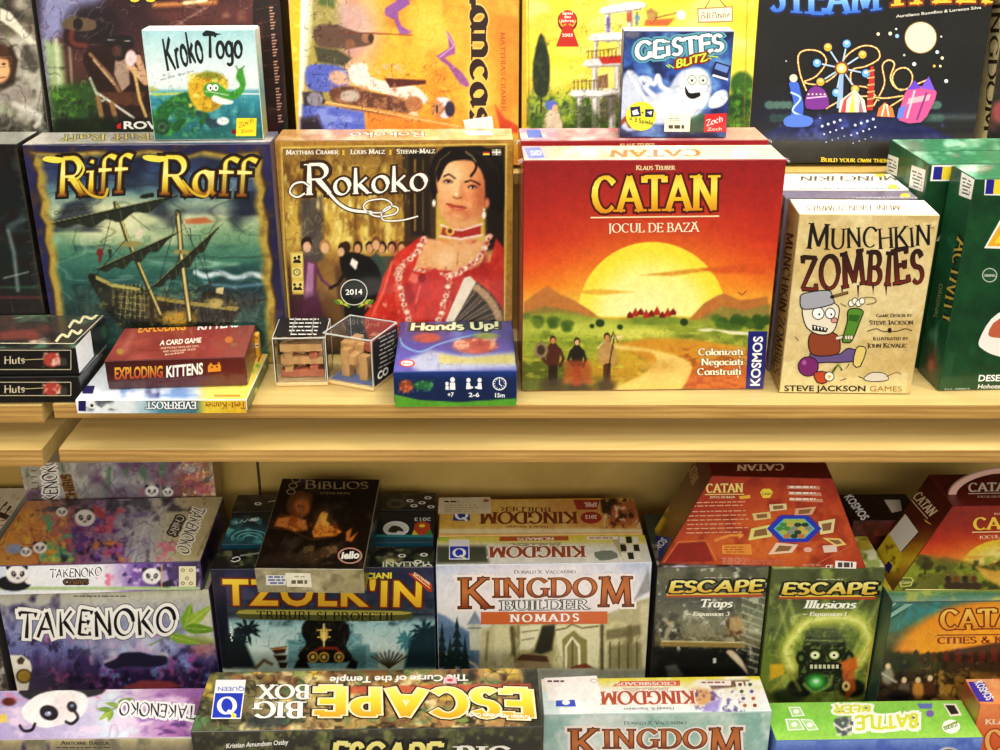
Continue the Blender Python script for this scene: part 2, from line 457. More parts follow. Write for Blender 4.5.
class Panel:
    """a printed face: art is laid down in the photo's own coordinates, carried onto the real face"""
    def __init__(s, name, root, o, u, v, w, h, base, mat=None, step=1.15, inset=0):
        s.name, s.root, s.w, s.h, s.mat = name, root, w, h, mat or M_GLOSS
        s.o, s.u, s.v = Vector(o), Vector(u).normalized(), Vector(v).normalized()
        s.n = s.u.cross(s.v)
        M = root.matrix_basis if root else Matrix.Identity(4)
        R = M.to_3x3()
        s.O, s.U, s.V = M @ s.o, R @ s.u, R @ s.v
        s.N = s.U.cross(s.V)
        c = [s.px(a, b) for a, b in ((0, 0), (w, 0), (w, h), (0, h))]
        d = lambda a, b: math.hypot(a[0] - b[0], a[1] - b[1])
        lw, lh = max(d(c[0], c[1]), d(c[3], c[2])), max(d(c[0], c[3]), d(c[1], c[2]))
        nx, ny = int(min(360, max(3, lw / step))), int(min(360, max(3, lh / step)))
        s.nx, s.ny = nx, ny
        s.gu, s.gv = np.meshgrid(np.linspace(0, w, nx + 1), np.linspace(0, h, ny + 1))
        if inset: s.gu = inset * s.gv / h + s.gu * (1 - 2 * inset / w * s.gv / h)
        s.planes = [(h, -inset, 0), (-h, -inset, w * h), (0, 1, 0), (0, -1, h)]
        s.X, s.Y = s.pxa(s.gu, s.gv)
        s.col = np.empty(s.X.shape + (3,)); s.col[:] = hx(base)
        s.vec = []
        s.grain = 0.5
    def px(s, a, b):
        q = s.O + s.U * a + s.V * b - CAM; d = q.dot(FW)
        return 500 + FPX * q.dot(RT) / d, 375 - FPX * q.dot(UP) / d
    def pxa(s, a, b):
        q = [s.O[i] + s.U[i] * a + s.V[i] * b - CAM[i] for i in range(3)]
        f = lambda A: q[0] * A[0] + q[1] * A[1] + q[2] * A[2]
        d = f(FW)
        return 500 + FPX * f(RT) / d, 375 - FPX * f(UP) / d
    def uv(s, x, y):
        d = ray(x, y); t = (s.O - CAM).dot(s.N) / d.dot(s.N)
        p = CAM + d * t - s.O
        return p.dot(s.U), p.dot(s.V)
    # --- soft paint
    def _mix(s, m, col):
        s.col += (hx(col) - s.col) * m[..., None]; return s
    def mixmask(s, m, col): return s._mix(np.clip(m, 0, 1), col)
    def vgrad(s, *st):
        ys = [a for a, _ in st]; cs = np.array([hx(c) for _, c in st])
        for k in range(3): s.col[..., k] = np.interp(s.Y, ys, cs[:, k])
        return s
    def hgrad(s, *st):
        xs = [a for a, _ in st]; cs = np.array([hx(c) for _, c in st])
        for k in range(3): s.col[..., k] = np.interp(s.X, xs, cs[:, k])
        return s
    def noise(s, scale, col, lo=.45, hi=.75, a=1, seed=1, ax=1, ay=1, box=None, oct=3):
        m = np.clip((noise2(s.X / ax, s.Y / ay, scale, seed, oct) - lo) / (hi - lo), 0, 1) * a
        if box: m = m * s._rect(box)
        return s._mix(m, col)
    def ink(s, scale=9, a=.35, seed=3, box=None, ax=1.0, ay=1.0, w=.022, dark='#14110e', light='#f2ead0'):
        """fine drawn contour strokes of an illustration"""
        n = noise2(s.X / ax, s.Y / ay, scale * 1.7, seed, 2); m = np.clip(1 - np.abs(n - .5) / w, 0, 1) * a
        k = np.clip(1 - np.abs(n - .6) / w, 0, 1) * a * .6
        if box: r = s._rect(box); m = m * r; k = k * r
        s._mix(m, dark); return s._mix(k, light)
    def _rect(s, b, soft=3):
        x0, y0, x1, y1 = b
        f = lambda t: np.clip(t / soft + .5, 0, 1)
        return f(s.X - x0) * f(x1 - s.X) * f(s.Y - y0) * f(y1 - s.Y)
    def rect(s, b, col, soft=1, a=1): return s._mix(s._rect(b, soft) * a, col)
    def _sd(s, pts):
        P = np.array(pts, float); X, Y = s.X, s.Y
        D = np.full(X.shape, 1e9); ins = np.zeros(X.shape, bool)
        for i in range(len(P)):
            ax, ay = P[i]; bx, by = P[(i + 1) % len(P)]
            ex, ey = bx - ax, by - ay; L = ex * ex + ey * ey + 1e-12
            t = np.clip(((X - ax) * ex + (Y - ay) * ey) / L, 0, 1)
            D = np.minimum(D, (X - ax - t * ex) ** 2 + (Y - ay - t * ey) ** 2)
            if abs(ey) > 1e-9:
                cnd = ((ay > Y) != (by > Y)) & (X < ex * (Y - ay) / ey + ax)
                ins ^= cnd
        D = np.sqrt(D)
        return np.where(ins, -D, D)
    def poly(s, pts, col, soft=1.0, a=1, sm=0):
        if sm: pts = catmull(pts, sm)
        return s._mix(np.clip(.5 - s._sd(pts) / max(soft, .01), 0, 1) * a, col)
    def ell(s, cx, cy, rx, ry, col, rot=0, soft=1.0, a=1):
        c, n = math.cos(math.radians(rot)), math.sin(math.radians(rot))
        dx, dy = s.X - cx, s.Y - cy
        r = np.sqrt(((dx * c + dy * n) / rx) ** 2 + ((-dx * n + dy * c) / ry) ** 2)
        return s._mix(np.clip((1 - r) * min(rx, ry) / max(soft, .01) + .5, 0, 1) * a, col)
    def line(s, pts, w, col, soft=1.0, a=1, sm=0):
        if sm: pts = catmull(pts, sm, False)
        P = np.array(pts, float); X, Y = s.X, s.Y; D = np.full(X.shape, 1e9)
        for i in range(len(P) - 1):
            ax, ay = P[i]; ex, ey = P[i + 1] - P[i]; L = ex * ex + ey * ey + 1e-12
            t = np.clip(((X - ax) * ex + (Y - ay) * ey) / L, 0, 1)
            D = np.minimum(D, (X - ax - t * ex) ** 2 + (Y - ay - t * ey) ** 2)
        return s._mix(np.clip((w / 2 - np.sqrt(D)) / max(soft, .01) + .5, 0, 1) * a, col)
    # --- crisp shapes
    def vpoly(s, pts, col, sm=0):
        if sm: pts = catmull(pts, sm)
        q = [s.uv(*p) for p in pts]
        tris = tessellate_polygon([[Vector((a, b, 0)) for a, b in q]])
        s.vec.append((np.array(q), [tuple(t) for t in tris], col)); return s
    def vrect(s, b, col):
        x0, y0, x1, y1 = b
        return s.vpoly([(x0, y0), (x1, y0), (x1, y1), (x0, y1)], col)
    def vell(s, cx, cy, rx, ry, col, rot=0, n=28):
        c, k = math.cos(math.radians(rot)), math.sin(math.radians(rot))
        return s.vpoly([(cx + rx * math.cos(t) * c - ry * math.sin(t) * k, cy + rx * math.cos(t) * k + ry * math.sin(t) * c)
                        for t in [2 * math.pi * i / n for i in range(n)]], col)
    def vline(s, pts, w, col, sm=0):
        if sm: pts = catmull(pts, sm, False)
        q, f = ribbon(pts, lambda *a: w)
        s.vec.append((np.array([s.uv(*p) for p in q]), f, col)); return s
    def text(s, t, p0, p1, h, col, style='sans', out=None, up=None, bend=0, grad=None, **kw):
        """baseline p0 -> p1 in photo points, cap height h (up: photo vector of the capital's height)"""
        if up is None: up = (0, -h)
        a0 = Vector(s.uv(*p0)); b = Vector(s.uv(*p1)) - a0
        mid = ((p0[0] + p1[0]) / 2, (p0[1] + p1[1]) / 2)
        m0 = Vector(s.uv(*mid)); uvec = Vector(s.uv(mid[0] + up[0], mid[1] + up[1])) - m0
        for gr, cc in ([(o_[0], o_[1]) for o_ in (out if isinstance(out, list) else [out])] if out else []) + [(0, col)]:
            V, Fs, W, Z = layout(t, style, grow=gr, **kw)
            if not V: continue
            V = np.array(V); x = V[:, 0] / W; y = V[:, 1] + bend * 4 * x * (1 - x)
            q = np.stack([a0.x + x * b.x + y * uvec.x, a0.y + x * b.y + y * uvec.y], 1)
            if grad and gr == 0:
                s.vec.append((q, Fs, (V[:, 1], grad), Z))
            else: s.vec.append((q, Fs, cc, Z))
        return s
    def lines(s, x0, y0, x1, n, dy, h, col, seed=3, slant=0):
        """rows of tiny unreadable body print"""
        r = random.Random(seed)
        for i in range(n):
            x = x0 + r.uniform(0, 2); y = y0 + i * dy
            end = x1 - r.uniform(0, (x1 - x0) * .18)
            while x < end:
                l = r.uniform(2.5, 8)
                s.vpoly([(x, y + (x - x0) * slant), (min(x + l, end), y + (x + l - x0) * slant), (min(x + l, end), y + h + (x + l - x0) * slant), (x, y + h + (x - x0) * slant)], col)
                x += l + 1.3
        return s
    def build(s, label=None):
        nx, ny = s.nx, s.ny
        off = .00035
        k1 = (noise2(s.X, s.Y, 2.2, 91, 2) - .5) * .22 * s.grain + (noise2(s.X, s.Y, 7, 92, 2) - .5) * .16 * s.grain
        s.col = np.clip(s.col * (1 + k1[..., None]) + k1[..., None] * .05, 0, 1)
        P = [s.o[k] + s.u[k] * s.gu + s.v[k] * s.gv + s.n[k] * off for k in range(3)]
        V = np.stack([p.ravel() for p in P], 1)
        Cc = s.col.reshape(-1, 3)
        i = np.arange(ny)[:, None] * (nx + 1) + np.arange(nx)[None, :]
        Q = np.stack([i, i + 1, i + nx + 2, i + nx + 1], -1).reshape(-1, 4)
        vv, cc, tt = [V], [Cc], []
        base = len(V)
        # backing edge so that the print has thickness
        top_ = off + .00005
        for L, item in enumerate(s.vec):
            q, f, col = item[:3]
            zs = np.array(item[3]) * .000003 if len(item) > 3 else np.zeros(len(q))
            o2 = top_
            top_ += (zs.max() if len(zs) else 0) + .000010
            q = np.asarray(q)
            if isinstance(col, tuple) and isinstance(col[0], np.ndarray):
                ys, gr = col; gs = [a for a, _ in gr]; cs = np.array([hx(c) for _, c in gr])
                pc = np.stack([np.interp(ys, gs, cs[:, k]) for k in range(3)], 1)
            else: pc = np.tile(hx(col), (len(q), 1))
            qs, ps, ts = [], [], []
            inside = np.all([q[:, 0] * A_ + q[:, 1] * B_ + C_ >= 0 for A_, B_, C_ in s.planes], axis=0)
            k0 = len(q); extra = []; extc = []; extz = []
            for t in f:
                ok = inside[list(t)]
                if ok.all(): ts.append(t)
                else:
                    pg = [(q[j][0], q[j][1]) for j in t]
                    for hx_, hy_, hc_ in s.planes:
                        np_ = []
                        for a_, b_ in zip(pg, pg[1:] + pg[:1]):
                            da, db = hx_ * a_[0] + hy_ * a_[1] + hc_, hx_ * b_[0] + hy_ * b_[1] + hc_
                            if da >= 0: np_.append(a_)
                            if (da >= 0) != (db >= 0):
                                tt_ = da / (da - db); np_.append((a_[0] + (b_[0] - a_[0]) * tt_, a_[1] + (b_[1] - a_[1]) * tt_))
                        pg = np_
                        if not pg: break
                    if len(pg) >= 3:
                        k = k0 + len(extra); extra += pg; extc += [pc[t[0]]] * len(pg); extz += [zs[t[0]]] * len(pg)
                        ts += [(k, k + j, k + j + 1) for j in range(1, len(pg) - 1)]
            if extra:
                q = np.vstack([q, np.array(extra)]); pc = np.vstack([pc, np.array(extc)]); zs = np.concatenate([zs, np.array(extz)])
            if not ts: continue
            W = np.stack([s.o[k] + s.u[k] * q[:, 0] + s.v[k] * q[:, 1] + s.n[k] * (o2 + zs) for k in range(3)], 1)
            vv.append(W); cc.append(pc)
            T = np.array(ts)
            # consistent winding
            A = q[T[:, 1]] - q[T[:, 0]]; B = q[T[:, 2]] - q[T[:, 0]]
            cr = A[:, 0] * B[:, 1] - A[:, 1] * B[:, 0]
            fl = cr < 0
            T[fl] = T[fl][:, [0, 2, 1]]
            T = T[np.abs(cr) > 1e-13]
            tt.append(T + base); base += len(q)
        V = np.vstack(vv); Cc = np.vstack(cc)
        Cc = np.clip(Cc - 0.055 * np.sin(2 * np.pi * Cc) - 0.012, 0.012, 1)
        g_ = Cc.mean(1, keepdims=True); Cc = lin(np.clip(g_ + (Cc - g_) * 0.92, 0, 1))
        T = np.vstack(tt) if tt else np.zeros((0, 3), int)
        me = bpy.data.meshes.new(s.name)
        me.vertices.add(len(V)); me.vertices.foreach_set('co', V.astype(np.float32).ravel())
        li = np.concatenate([Q.ravel(), T.ravel()]).astype(np.int32)
        me.loops.add(len(li)); me.loops.foreach_set('vertex_index', li)
        me.polygons.add(len(Q) + len(T))
        st = np.concatenate([np.arange(len(Q)) * 4, len(Q) * 4 + np.arange(len(T)) * 3]).astype(np.int32)
        me.polygons.foreach_set('loop_start', st)
        me.update(calc_edges=True); me.validate()
        at = me.color_attributes.new('Col', 'FLOAT_COLOR', 'POINT')
        at.data.foreach_set('color', np.hstack([Cc, np.ones((len(Cc), 1))]).astype(np.float32).ravel())
        me.materials.append(s.mat)
        o = bpy.data.objects.new(s.name, me); C.objects.link(o)
        o.parent = s.root
        if label: o['label'] = label
        return o

# ---------------------------------------------------------------- boxes
def game_box(name, label, cat, O, W, D, H, yaw=0, lean=0, body='#555555', lid='y', group=None, mat=None, roll=0, bare=False, wrap=0.3):
    """O: front bottom left corner. Root empty at the base centre. lid 'y': lid faces front; 'z': lid on top"""
    R = Euler((-math.radians(lean), math.radians(roll), math.radians(yaw))).to_matrix()
    root = bpy.data.objects.new(name, None); C.objects.link(root)
    root.empty_display_size = .02
    root.rotation_euler = (-math.radians(lean), math.radians(roll), math.radians(yaw))
    root.location = Vector(O) + R @ Vector((W / 2, D / 2, 0))
    root.matrix_basis = Matrix.Translation(root.location) @ R.to_4x4()
    tag(root, label, cat, group)
    bm = mat or solid('box_card', body, 0.45, wrap)
    x0, x1, y0, y1, z0, z1 = -W / 2, W / 2, -D / 2, D / 2, 0, H
    a = .0012
    if bare:
        MB().box(x0, x1, y0, y1, z0, z1).build('box_body', bm, root)
    elif lid == 'y':
        s = y1 - min(.006, D * .12)
        MB().box(x0, x1, y0, s, z0, z1).build('box_lid', bm, root)
        MB().box(x0 + a, x1 - a, s, y1, z0 + a * 0, z1 - a).build('box_base', bm, root)
    else:
        s = z0 + min(.006, H * .22)
        MB().box(x0, x1, y0, y1, s, z1).build('box_lid', bm, root)
        MB().box(x0 + a, x1 - a, y0 + a, y1 - a, z0, s).build('box_base', bm, root)
    root_w[root.name] = (W, D, H)
    return root
root_w = {}
def front(r, base, name='front_cover', mat=None, step=1.15, H0=0):
    W, D, H = root_w[r.name]; e = .0007
    return Panel(name, r, (-W / 2 + e, -D / 2, e + H0), (1, 0, 0), (0, 0, 1), W - 2 * e, H - 2 * e - H0, base, mat, step)
def top(r, base, name='top_panel', mat=None, step=1.15):
    W, D, H = root_w[r.name]; e = .0007
    return Panel(name, r, (-W / 2 + e, -D / 2 + e, H), (1, 0, 0), (0, 1, 0), W - 2 * e, D - 2 * e, base, mat, step)
def left(r, base, name='side_panel', mat=None, step=1.15):
    W, D, H = root_w[r.name]; e = .0007
    return Panel(name, r, (-W / 2, D / 2 - e, e), (0, -1, 0), (0, 0, 1), D - 2 * e, H - 2 * e, base, mat, step)
def right(r, base, name='side_panel', mat=None, step=1.15):
    W, D, H = root_w[r.name]; e = .0007
    return Panel(name, r, (W / 2, -D / 2 + e, e), (0, 1, 0), (0, 0, 1), D - 2 * e, H - 2 * e, base, mat, step)

def trap_case(name, label, O, W, inset, D, H, yaw, body, wrap=.3):
    """a case whose front is a trapezoid, narrower at the top"""
    R = Euler((0, 0, math.radians(yaw))).to_matrix()
    root = bpy.data.objects.new(name, None); C.objects.link(root); root.empty_display_size = .02
    root.rotation_euler = (0, 0, math.radians(yaw)); root.location = Vector(O) + R @ Vector((W / 2, D / 2, 0))
    root.matrix_basis = Matrix.Translation(root.location) @ R.to_4x4()
    tag(root, label, 'board game case')
    MB().prism([(-W / 2, 0), (W / 2, 0), (W / 2 - inset, H), (-W / 2 + inset, H)], -D / 2, D / 2).build('case_body', solid('box_card', body, .45, wrap), root)
    e = .0006
    f = Panel('front_cover', root, (-W / 2 + e, -D / 2, e), (1, 0, 0), (0, 0, 1), W - 2 * e, H - 2 * e, body, M_GLOSS, 1.1, inset)
    t = Panel('top_panel', root, (-W / 2 + inset + e, -D / 2 + e, H), (1, 0, 0), (0, 1, 0), W - 2 * inset - 2 * e, D - 2 * e, body, M_GLOSS)
    sl = math.hypot(inset, H)
    l = Panel('side_panel', root, (-W / 2, D / 2 - e, 0), (0, -1, 0), (inset / sl, 0, H / sl), D - 2 * e, sl - e, body, M_GLOSS)
    return root, f, t, l

def sticker(r, face_panel, pts, name, kind='price', label=None):
    """a small white label lying on a panel"""
    q = [face_panel.uv(*p) for p in pts]
    W = [face_panel.o + face_panel.u * a + face_panel.v * b for a, b in q]
    o = W[0]; u = (W[1] - W[0]); v = (W[3] - W[0]); v = v - u * (v.dot(u) / u.dot(u))
    n = face_panel.n * (.00012 + sum((max(i[3], default=0) * .000003 if len(i) > 3 else 0) + .00001 for i in face_panel.vec))
    p = Panel(name, r, o + n, u, v, u.length, v.length, '#f4f1e6', M_MATTE, 1.0)
    # card body beneath
    vs_ = [W[0], W[0] + u, W[0] + u + v, W[0] + v]
    return p
# ---------------------------------------------------------------- shelving
M_PLY_TOP = wood_mat('birch_plywood_face', '#dcc382', '#c3a45c', (2.2, 26, 26), 0.42)
M_PLY_EDGE = wood_mat('birch_plywood_edge', '#ccA45a', '#a37a3a', (6, 40, 130), 0.5, ply=True, knots=True)
M_PANEL = wood_mat('birch_plywood_back', '#c9aa5c', '#a98840', (5, 8, 3), 0.6)

def shelf_board(x0, x1, y0, y1, ztop, t, label, skew=False):
    r = bpy.data.objects.new('shelf_board', None); C.objects.link(r)
    r.location = ((x0 + x1) / 2, (y0 + y1) / 2, ztop - t)
    r.empty_display_size = .05
    tag(r, label, 'shelf', 'plywood shelf boards')
    cx, cy = r.location.x, r.location.y
    m = MB(); m.box(x0 - cx, x1 - cx, y0 - cy + .0012, y1 - cy, 0.0, t, .0003)
    m.build('board', M_PLY_TOP, r)
    e = MB(); e.box(x0 - cx, x1 - cx, y0 - cy, y0 - cy + .0011, 0.0, t - .0002, .0003)
    e.build('front_edge', M_PLY_EDGE, r)
    if skew:                                 # the boards sit very slightly out of square with the boxes
        a = math.radians(-1.35); r.rotation_euler.z = a
        r.location.x, r.location.y = cx * math.cos(a) - (cy + .032) * math.sin(a), -.032 + cx * math.sin(a) + (cy + .032) * math.cos(a)
    return r
WALLY = .335
shelf_board(-.5035, 1.05, -.0355, .303, 0.0, .018, 'long plywood shelf board carrying the upper row of game boxes', True)
shelf_board(-1.3, -.5165, -.0380, .303, -.001, .022, 'short plywood shelf end at the far left under two stacked black boxes', True)
shelf_board(-.4975, 1.05, -.0550, .303, -.050, .0165, 'long plywood board just below the upper shelf with a shiny front edge', True)
shelf_board(-1.3, -.5175, -.0560, .303, -.0505, .022, 'lower plywood board end at the far left beside the wrapped panda box', True)
shelf_board(-1.3, 1.05, -.004, WALLY, -.575, .018, 'raised back plywood tier under the second row of lower boxes')
shelf_board(-1.3, 1.05, -.22, -.006, -.72, .018, 'bottom plywood shelf under the front row of boxes')
for lab, x0, x1, z0, z1 in (('wall_back', -1.3, -.347, -.74, .75), ('wall_back', -.344, 1.05, -.74, .75)):
    m = MB(); m.box(x0, x1, WALLY + .0005, WALLY + .02, z0, z1, .0008)
    tag(m.build(lab, M_PANEL), kind='structure')
m = MB(); m.box(-.3475, -.3435, WALLY - .001, WALLY + .002, -.55, -.07); 
tag(m.build('trim_1', solid('joint_shadow', '#3f3218', .8)), kind='structure')  # dark strip: panel seam with its vertical shadow put into the colour
m = MB(); m.box(-1.3, 1.05, -3.2, WALLY + .02, -1.52, -1.5)
tag(m.build('floor', solid('floor_vinyl', '#8a8178', .5)), kind='structure')
# step that carries the back row of the upper shelf
st = MB(); st.box(-.75, .9, .21, .225, 0.0, .205); st.box(-.75, .9, .2, WALLY, .205, .22)
o = st.build('display_step', M_PANEL); tag(o, 'plywood display step behind the front boxes, carrying the tall back row', 'display step')

# ---------------------------------------------------------------- boxes: upper shelf, back row
YB = .222
def px_box(pl, prt, k, v):   # left and right photo points of one edge on a plane -> origin, width, yaw
    a, b = on(*pl, k, v), on(*prt, k, v)
    return a, (b - a).length, math.degrees(math.atan2(b.y - a.y, b.x - a.x))
B = {}
def up(name, label, x0, x1, Y, z0, H, D, px_at, **kw):
    """upright box whose front spans photo columns x0..x1 at photo row px_at on plane Y"""
    a, b = on(x0, px_at, 1, Y), on(x1, px_at, 1, Y)
    return game_box(name, label, 'board game box', (a.x, Y, z0), b.x - a.x, D, H, **kw)
N_ = 'board_game_box'
B['grey'] = up(N_, 'grey illustrated box cut off at the upper left corner, swirling pale artwork', -215, 37, .222, .2250, .29, .06, 60, body='#5b554c', lean=3)
B['pirate'] = up(N_, 'tall dark box with a raised-fist adventurer, behind the small pale blue crocodile box', 41, 283, .222, .2250, .295, .07, 60, body='#2a1414', lean=3)
B['orange'] = up(N_, 'orange box turned on its side with knights and sideways blackletter title', 291, 519, .222, .2250, .29, .07, 60, body='#c99a2c', lean=3)
B['yellow'] = up(N_, 'yellow box with white round tower and cypress tree, behind the small ghost box', 522, 756, .222, .2250, .29, .07, 60, body='#a8801c', lean=3)
B['park'] = up(N_, 'black box with night fairground, rollercoaster and full moon', 754.5, 987, .226, .2250, .29, .07, 60, body='#1c1a18', lean=3)
B['spine'] = up(N_, 'dark box at the upper right edge with tilted pale spine lettering', 1001, 1180, .215, .2250, .29, .085, 60, body='#3a3226', lean=3)

# front row
B['dark'] = up(N_, 'dark green-black box standing at the far left behind two stacked black boxes', -200, 18, .097, .001, .282, .07, 150, body='#14181a')
B['ship'] = up(N_, 'box with a stormy sailing ship and curly yellow title on a torn parchment border', 22, 270, .092, .001, .282, .07, 146, body='#2e2a4c')
B['lady'] = up(N_, 'gold framed box showing a lady in a red dress in a ballroom', 274, 513.5, .122, .001, .279, .066, 142, body='#8c6a2c')
B['red2'] = game_box(N_, 'red wrapped box directly behind the big red sunset box, small ghost box on top', 'board game box', (.054, .092, .001), .296, .072, .284, body='#8e1f22', wrap=.6)
B['red'] = game_box(N_, 'large red box with a huge yellow sunset over green fields', 'board game box', (.054, 0, .001), .2945, .073, .282, body='#8e1f22', wrap=.6)
B['zom'] = game_box(N_, 'tan upright card game box with a cartoon figure holding a green bottle', 'card game box', (.3652, -.0106, .001), .157, .058, .2235, yaw=-3, lean=-1.5, body='#c9ae7a')
sub = [('narrow card game box with a grey top, directly behind the tan cartoon box', .0600, .2235, '#6d6674', 0.034),
       ('narrow card game box with a white lettered top, second behind the tan cartoon box', .0985, .2235, '#e9e2cc', .040),
       ('narrow card game box with cream top, rearmost of the row behind the tan cartoon box', .1425, .2225, '#ded3b4', .040)]
for i, (lb, y, h, c, d) in enumerate(sub):
    B['zom%d' % (i + 2)] = game_box(N_.replace('board', 'card'), lb, 'card game box', (.3665 + .003 * i, y - .005, .001), .157, d - .003, h, yaw=-1.5, body=c)
for i, (x, y, lb) in enumerate([(.5590, -.010, 'dark green box nearest the viewer at the right edge of the upper shelf'),
                                (.5330, .060, 'middle one of three dark green boxes, its flag sticker beside the tan box'),
                                (.5330, .128, 'rearmost of three dark green boxes, only its top and spine showing')]):
    B['act%d' % (i + 1)] = game_box(N_, lb, 'board game box', (x, y, .001), .30, .063, .262, yaw=2.0, lean=-1.0, body='#14502f', wrap=.6)

# small boxes on top of others
B['kroko'] = game_box(N_, 'small square pale blue box with a green maned crocodile, standing on the ship box', 'board game box', (-.3820, .108, .2845), .129, .036, .127, yaw=1.5, body='#d9e6e4')
B['ghost'] = game_box(N_, 'small square blue box with a white ghost, standing on the rear red box', 'board game box', (.1735, .105, .2865), .127, .035, .1225, yaw=-2, body='#1f2c5e')

# loose boxes in front
B['stk1'] = game_box(N_, 'black bordered box at the left edge, lower of the stack of two', 'board game box', (-.7090, -.020, .0005), .240, .111, .0335, body='#1a1614', lid='z', wrap=.6)
B['stk2'] = game_box(N_, 'black bordered box with a white sticker, upper of the stack of two', 'board game box', (-.7070, -.017, .0352), .240, .111, .0335, body='#1a1614', lid='z', wrap=.6)
B['ever'] = game_box(N_, 'flat white and yellow box lying under the dark red card box', 'board game box', (-.4655, -.0515, .0005), .198, .138, .0175, yaw=-1.0, body='#e9ecec', lid='z')
B['kit'] = game_box(N_.replace('board', 'card'), 'dark red shrink-wrapped card game box lying on the flat white box', 'card game box', (-.4345, -.0245, .0192), .162, .104, .036, yaw=3.0, body='#571712', lid='z', wrap=.8)
B['tile'] = game_box(N_.replace('board', 'card'), 'tiny orange card box standing on the flat white box behind the dark red box', 'card game box', (-.2900, .0700, .0184), .0175, .012, .030, yaw=0, body='#d9952c')
B['hands'] = game_box(N_, 'blue box with green base lying flat at the shelf edge beside the clear cubes', 'board game box', (-.0975, -.0425, .0005), .144, .1615, .0455, yaw=.3, body='#1d3a78', lid='z')

# ---------------------------------------------------------------- lower shelf
ZB, ZF = -.574, -.719
B['pan_s'] = game_box(N_, 'shrink-wrapped panda box standing upright against the back panel under the shelf', 'board game box', (-.683, .262, -.574), .286, .045, .345, body='#b9a98c', wrap=.8, yaw=0)
B['pan_b'] = up(N_, 'panda box standing upright with large black brush title and a green bamboo leaf', -4, 209, .0725, ZB, .247, .07, 590, body='#6b5c7c')
B['fill'] = game_box(N_, 'plain box hidden behind the standing panda box, under the flat panda box', 'board game box', (-.665, .150, ZB), .29, .07, .247, body='#8a7a6a')
B['pan_f'] = game_box(N_, 'panda box lying flat on top of the standing panda box', 'board game box', (-.6685, .0615, -.3262), .2905, .176, .0465, yaw=1.2, body='#5b4570', lid='z')
B['edge'] = game_box(N_, 'pale box lying at the far left beyond the flat panda box', 'board game box', (-.83, .10, -.3262), .150, .176, .047, body='#cfc6b0', lid='z')
B['fill2'] = game_box(N_, 'plain grey box at the far left edge behind crinkled film', 'board game box', (-.90, .074, ZB), .2255, .15, .247, body='#55504c')
B['tz1'] = game_box(N_, 'standing box with large orange title over palm trees and a stepped temple', 'board game box', (-.3600, .047, ZB), .2995, .050, .2945, body='#22223a')
B['tz2'] = game_box(N_, 'teal topped box standing second behind the orange lettered temple box', 'board game box', (-.3560, .103, ZB), .2930, .084, .2985, body='#123c46')
B['tz3'] = game_box(N_, 'dark topped box standing third behind the orange lettered temple box', 'board game box', (-.3590, .191, ZB), .2960, .050, .2985, body='#20211c')
B['kb1'] = game_box(N_, 'standing box with a pale castle, fir trees and copper lettering', 'board game box', (-.0576, .041, ZB), .2905, .070, .301, body='#c9cdd6')
B['kb2'] = game_box(N_, 'orange topped castle box directly behind the pale castle box', 'board game box', (-.0560, .117, ZB), .2870, .098, .301, body='#c08a4a')
B['esc1'] = game_box(N_, 'narrow grey standing box with a yellow brush title over grey stonework', 'board game box', (.2405, .040, ZB), .1515, .060, .293, body='#3a3a34')
B['esc1b'] = game_box(N_, 'plain dark box hidden behind the narrow grey box', 'board game box', (.2405, .104, ZB), .1515, .080, .293, body='#2f3a30')
B['esc2'] = game_box(N_, 'narrow green standing box with a carved stone idol in green mist', 'board game box', (.3945, .034, ZB), .1535, .092, .293, yaw=0, body='#5e6a30')
B['dk1'] = game_box(N_, 'dark red box standing behind the trapezoid cases, mostly hidden', 'board game box', (.4000, .130, ZB), .230, .057, .2915, body='#4a1414')
B['dk2'] = game_box(N_, 'dark box lying flat between the two trapezoid cases with white sideways letters', 'board game box', (.5245, .1125, -.2808), .100, .074, .026, yaw=0, body='#2a1512', lid='z')
B['shim'] = game_box(N_.replace('board', 'card'), 'thin dark box under the raised far end of the candlelight box', 'card game box', (-.262, .140, -.2755), .10, .036, .0080, body='#1a1a18', lid='z')
B['bib'] = game_box(N_, 'dark box showing a robed reader by candlelight, lying across the temple boxes', 'board game box', (-.2890, -.001, -.2842), .1410, .1990, .0400, yaw=-2.2, lean=-6.6, body='#8d8468', lid='z')
B['ck'] = game_box(N_, 'standing box with an orange sun, riders and a green-blue top, under the trapezoid case', 'board game box', (.5495, -.0015, ZB), .295, .129, .262, body='#2a4a44')
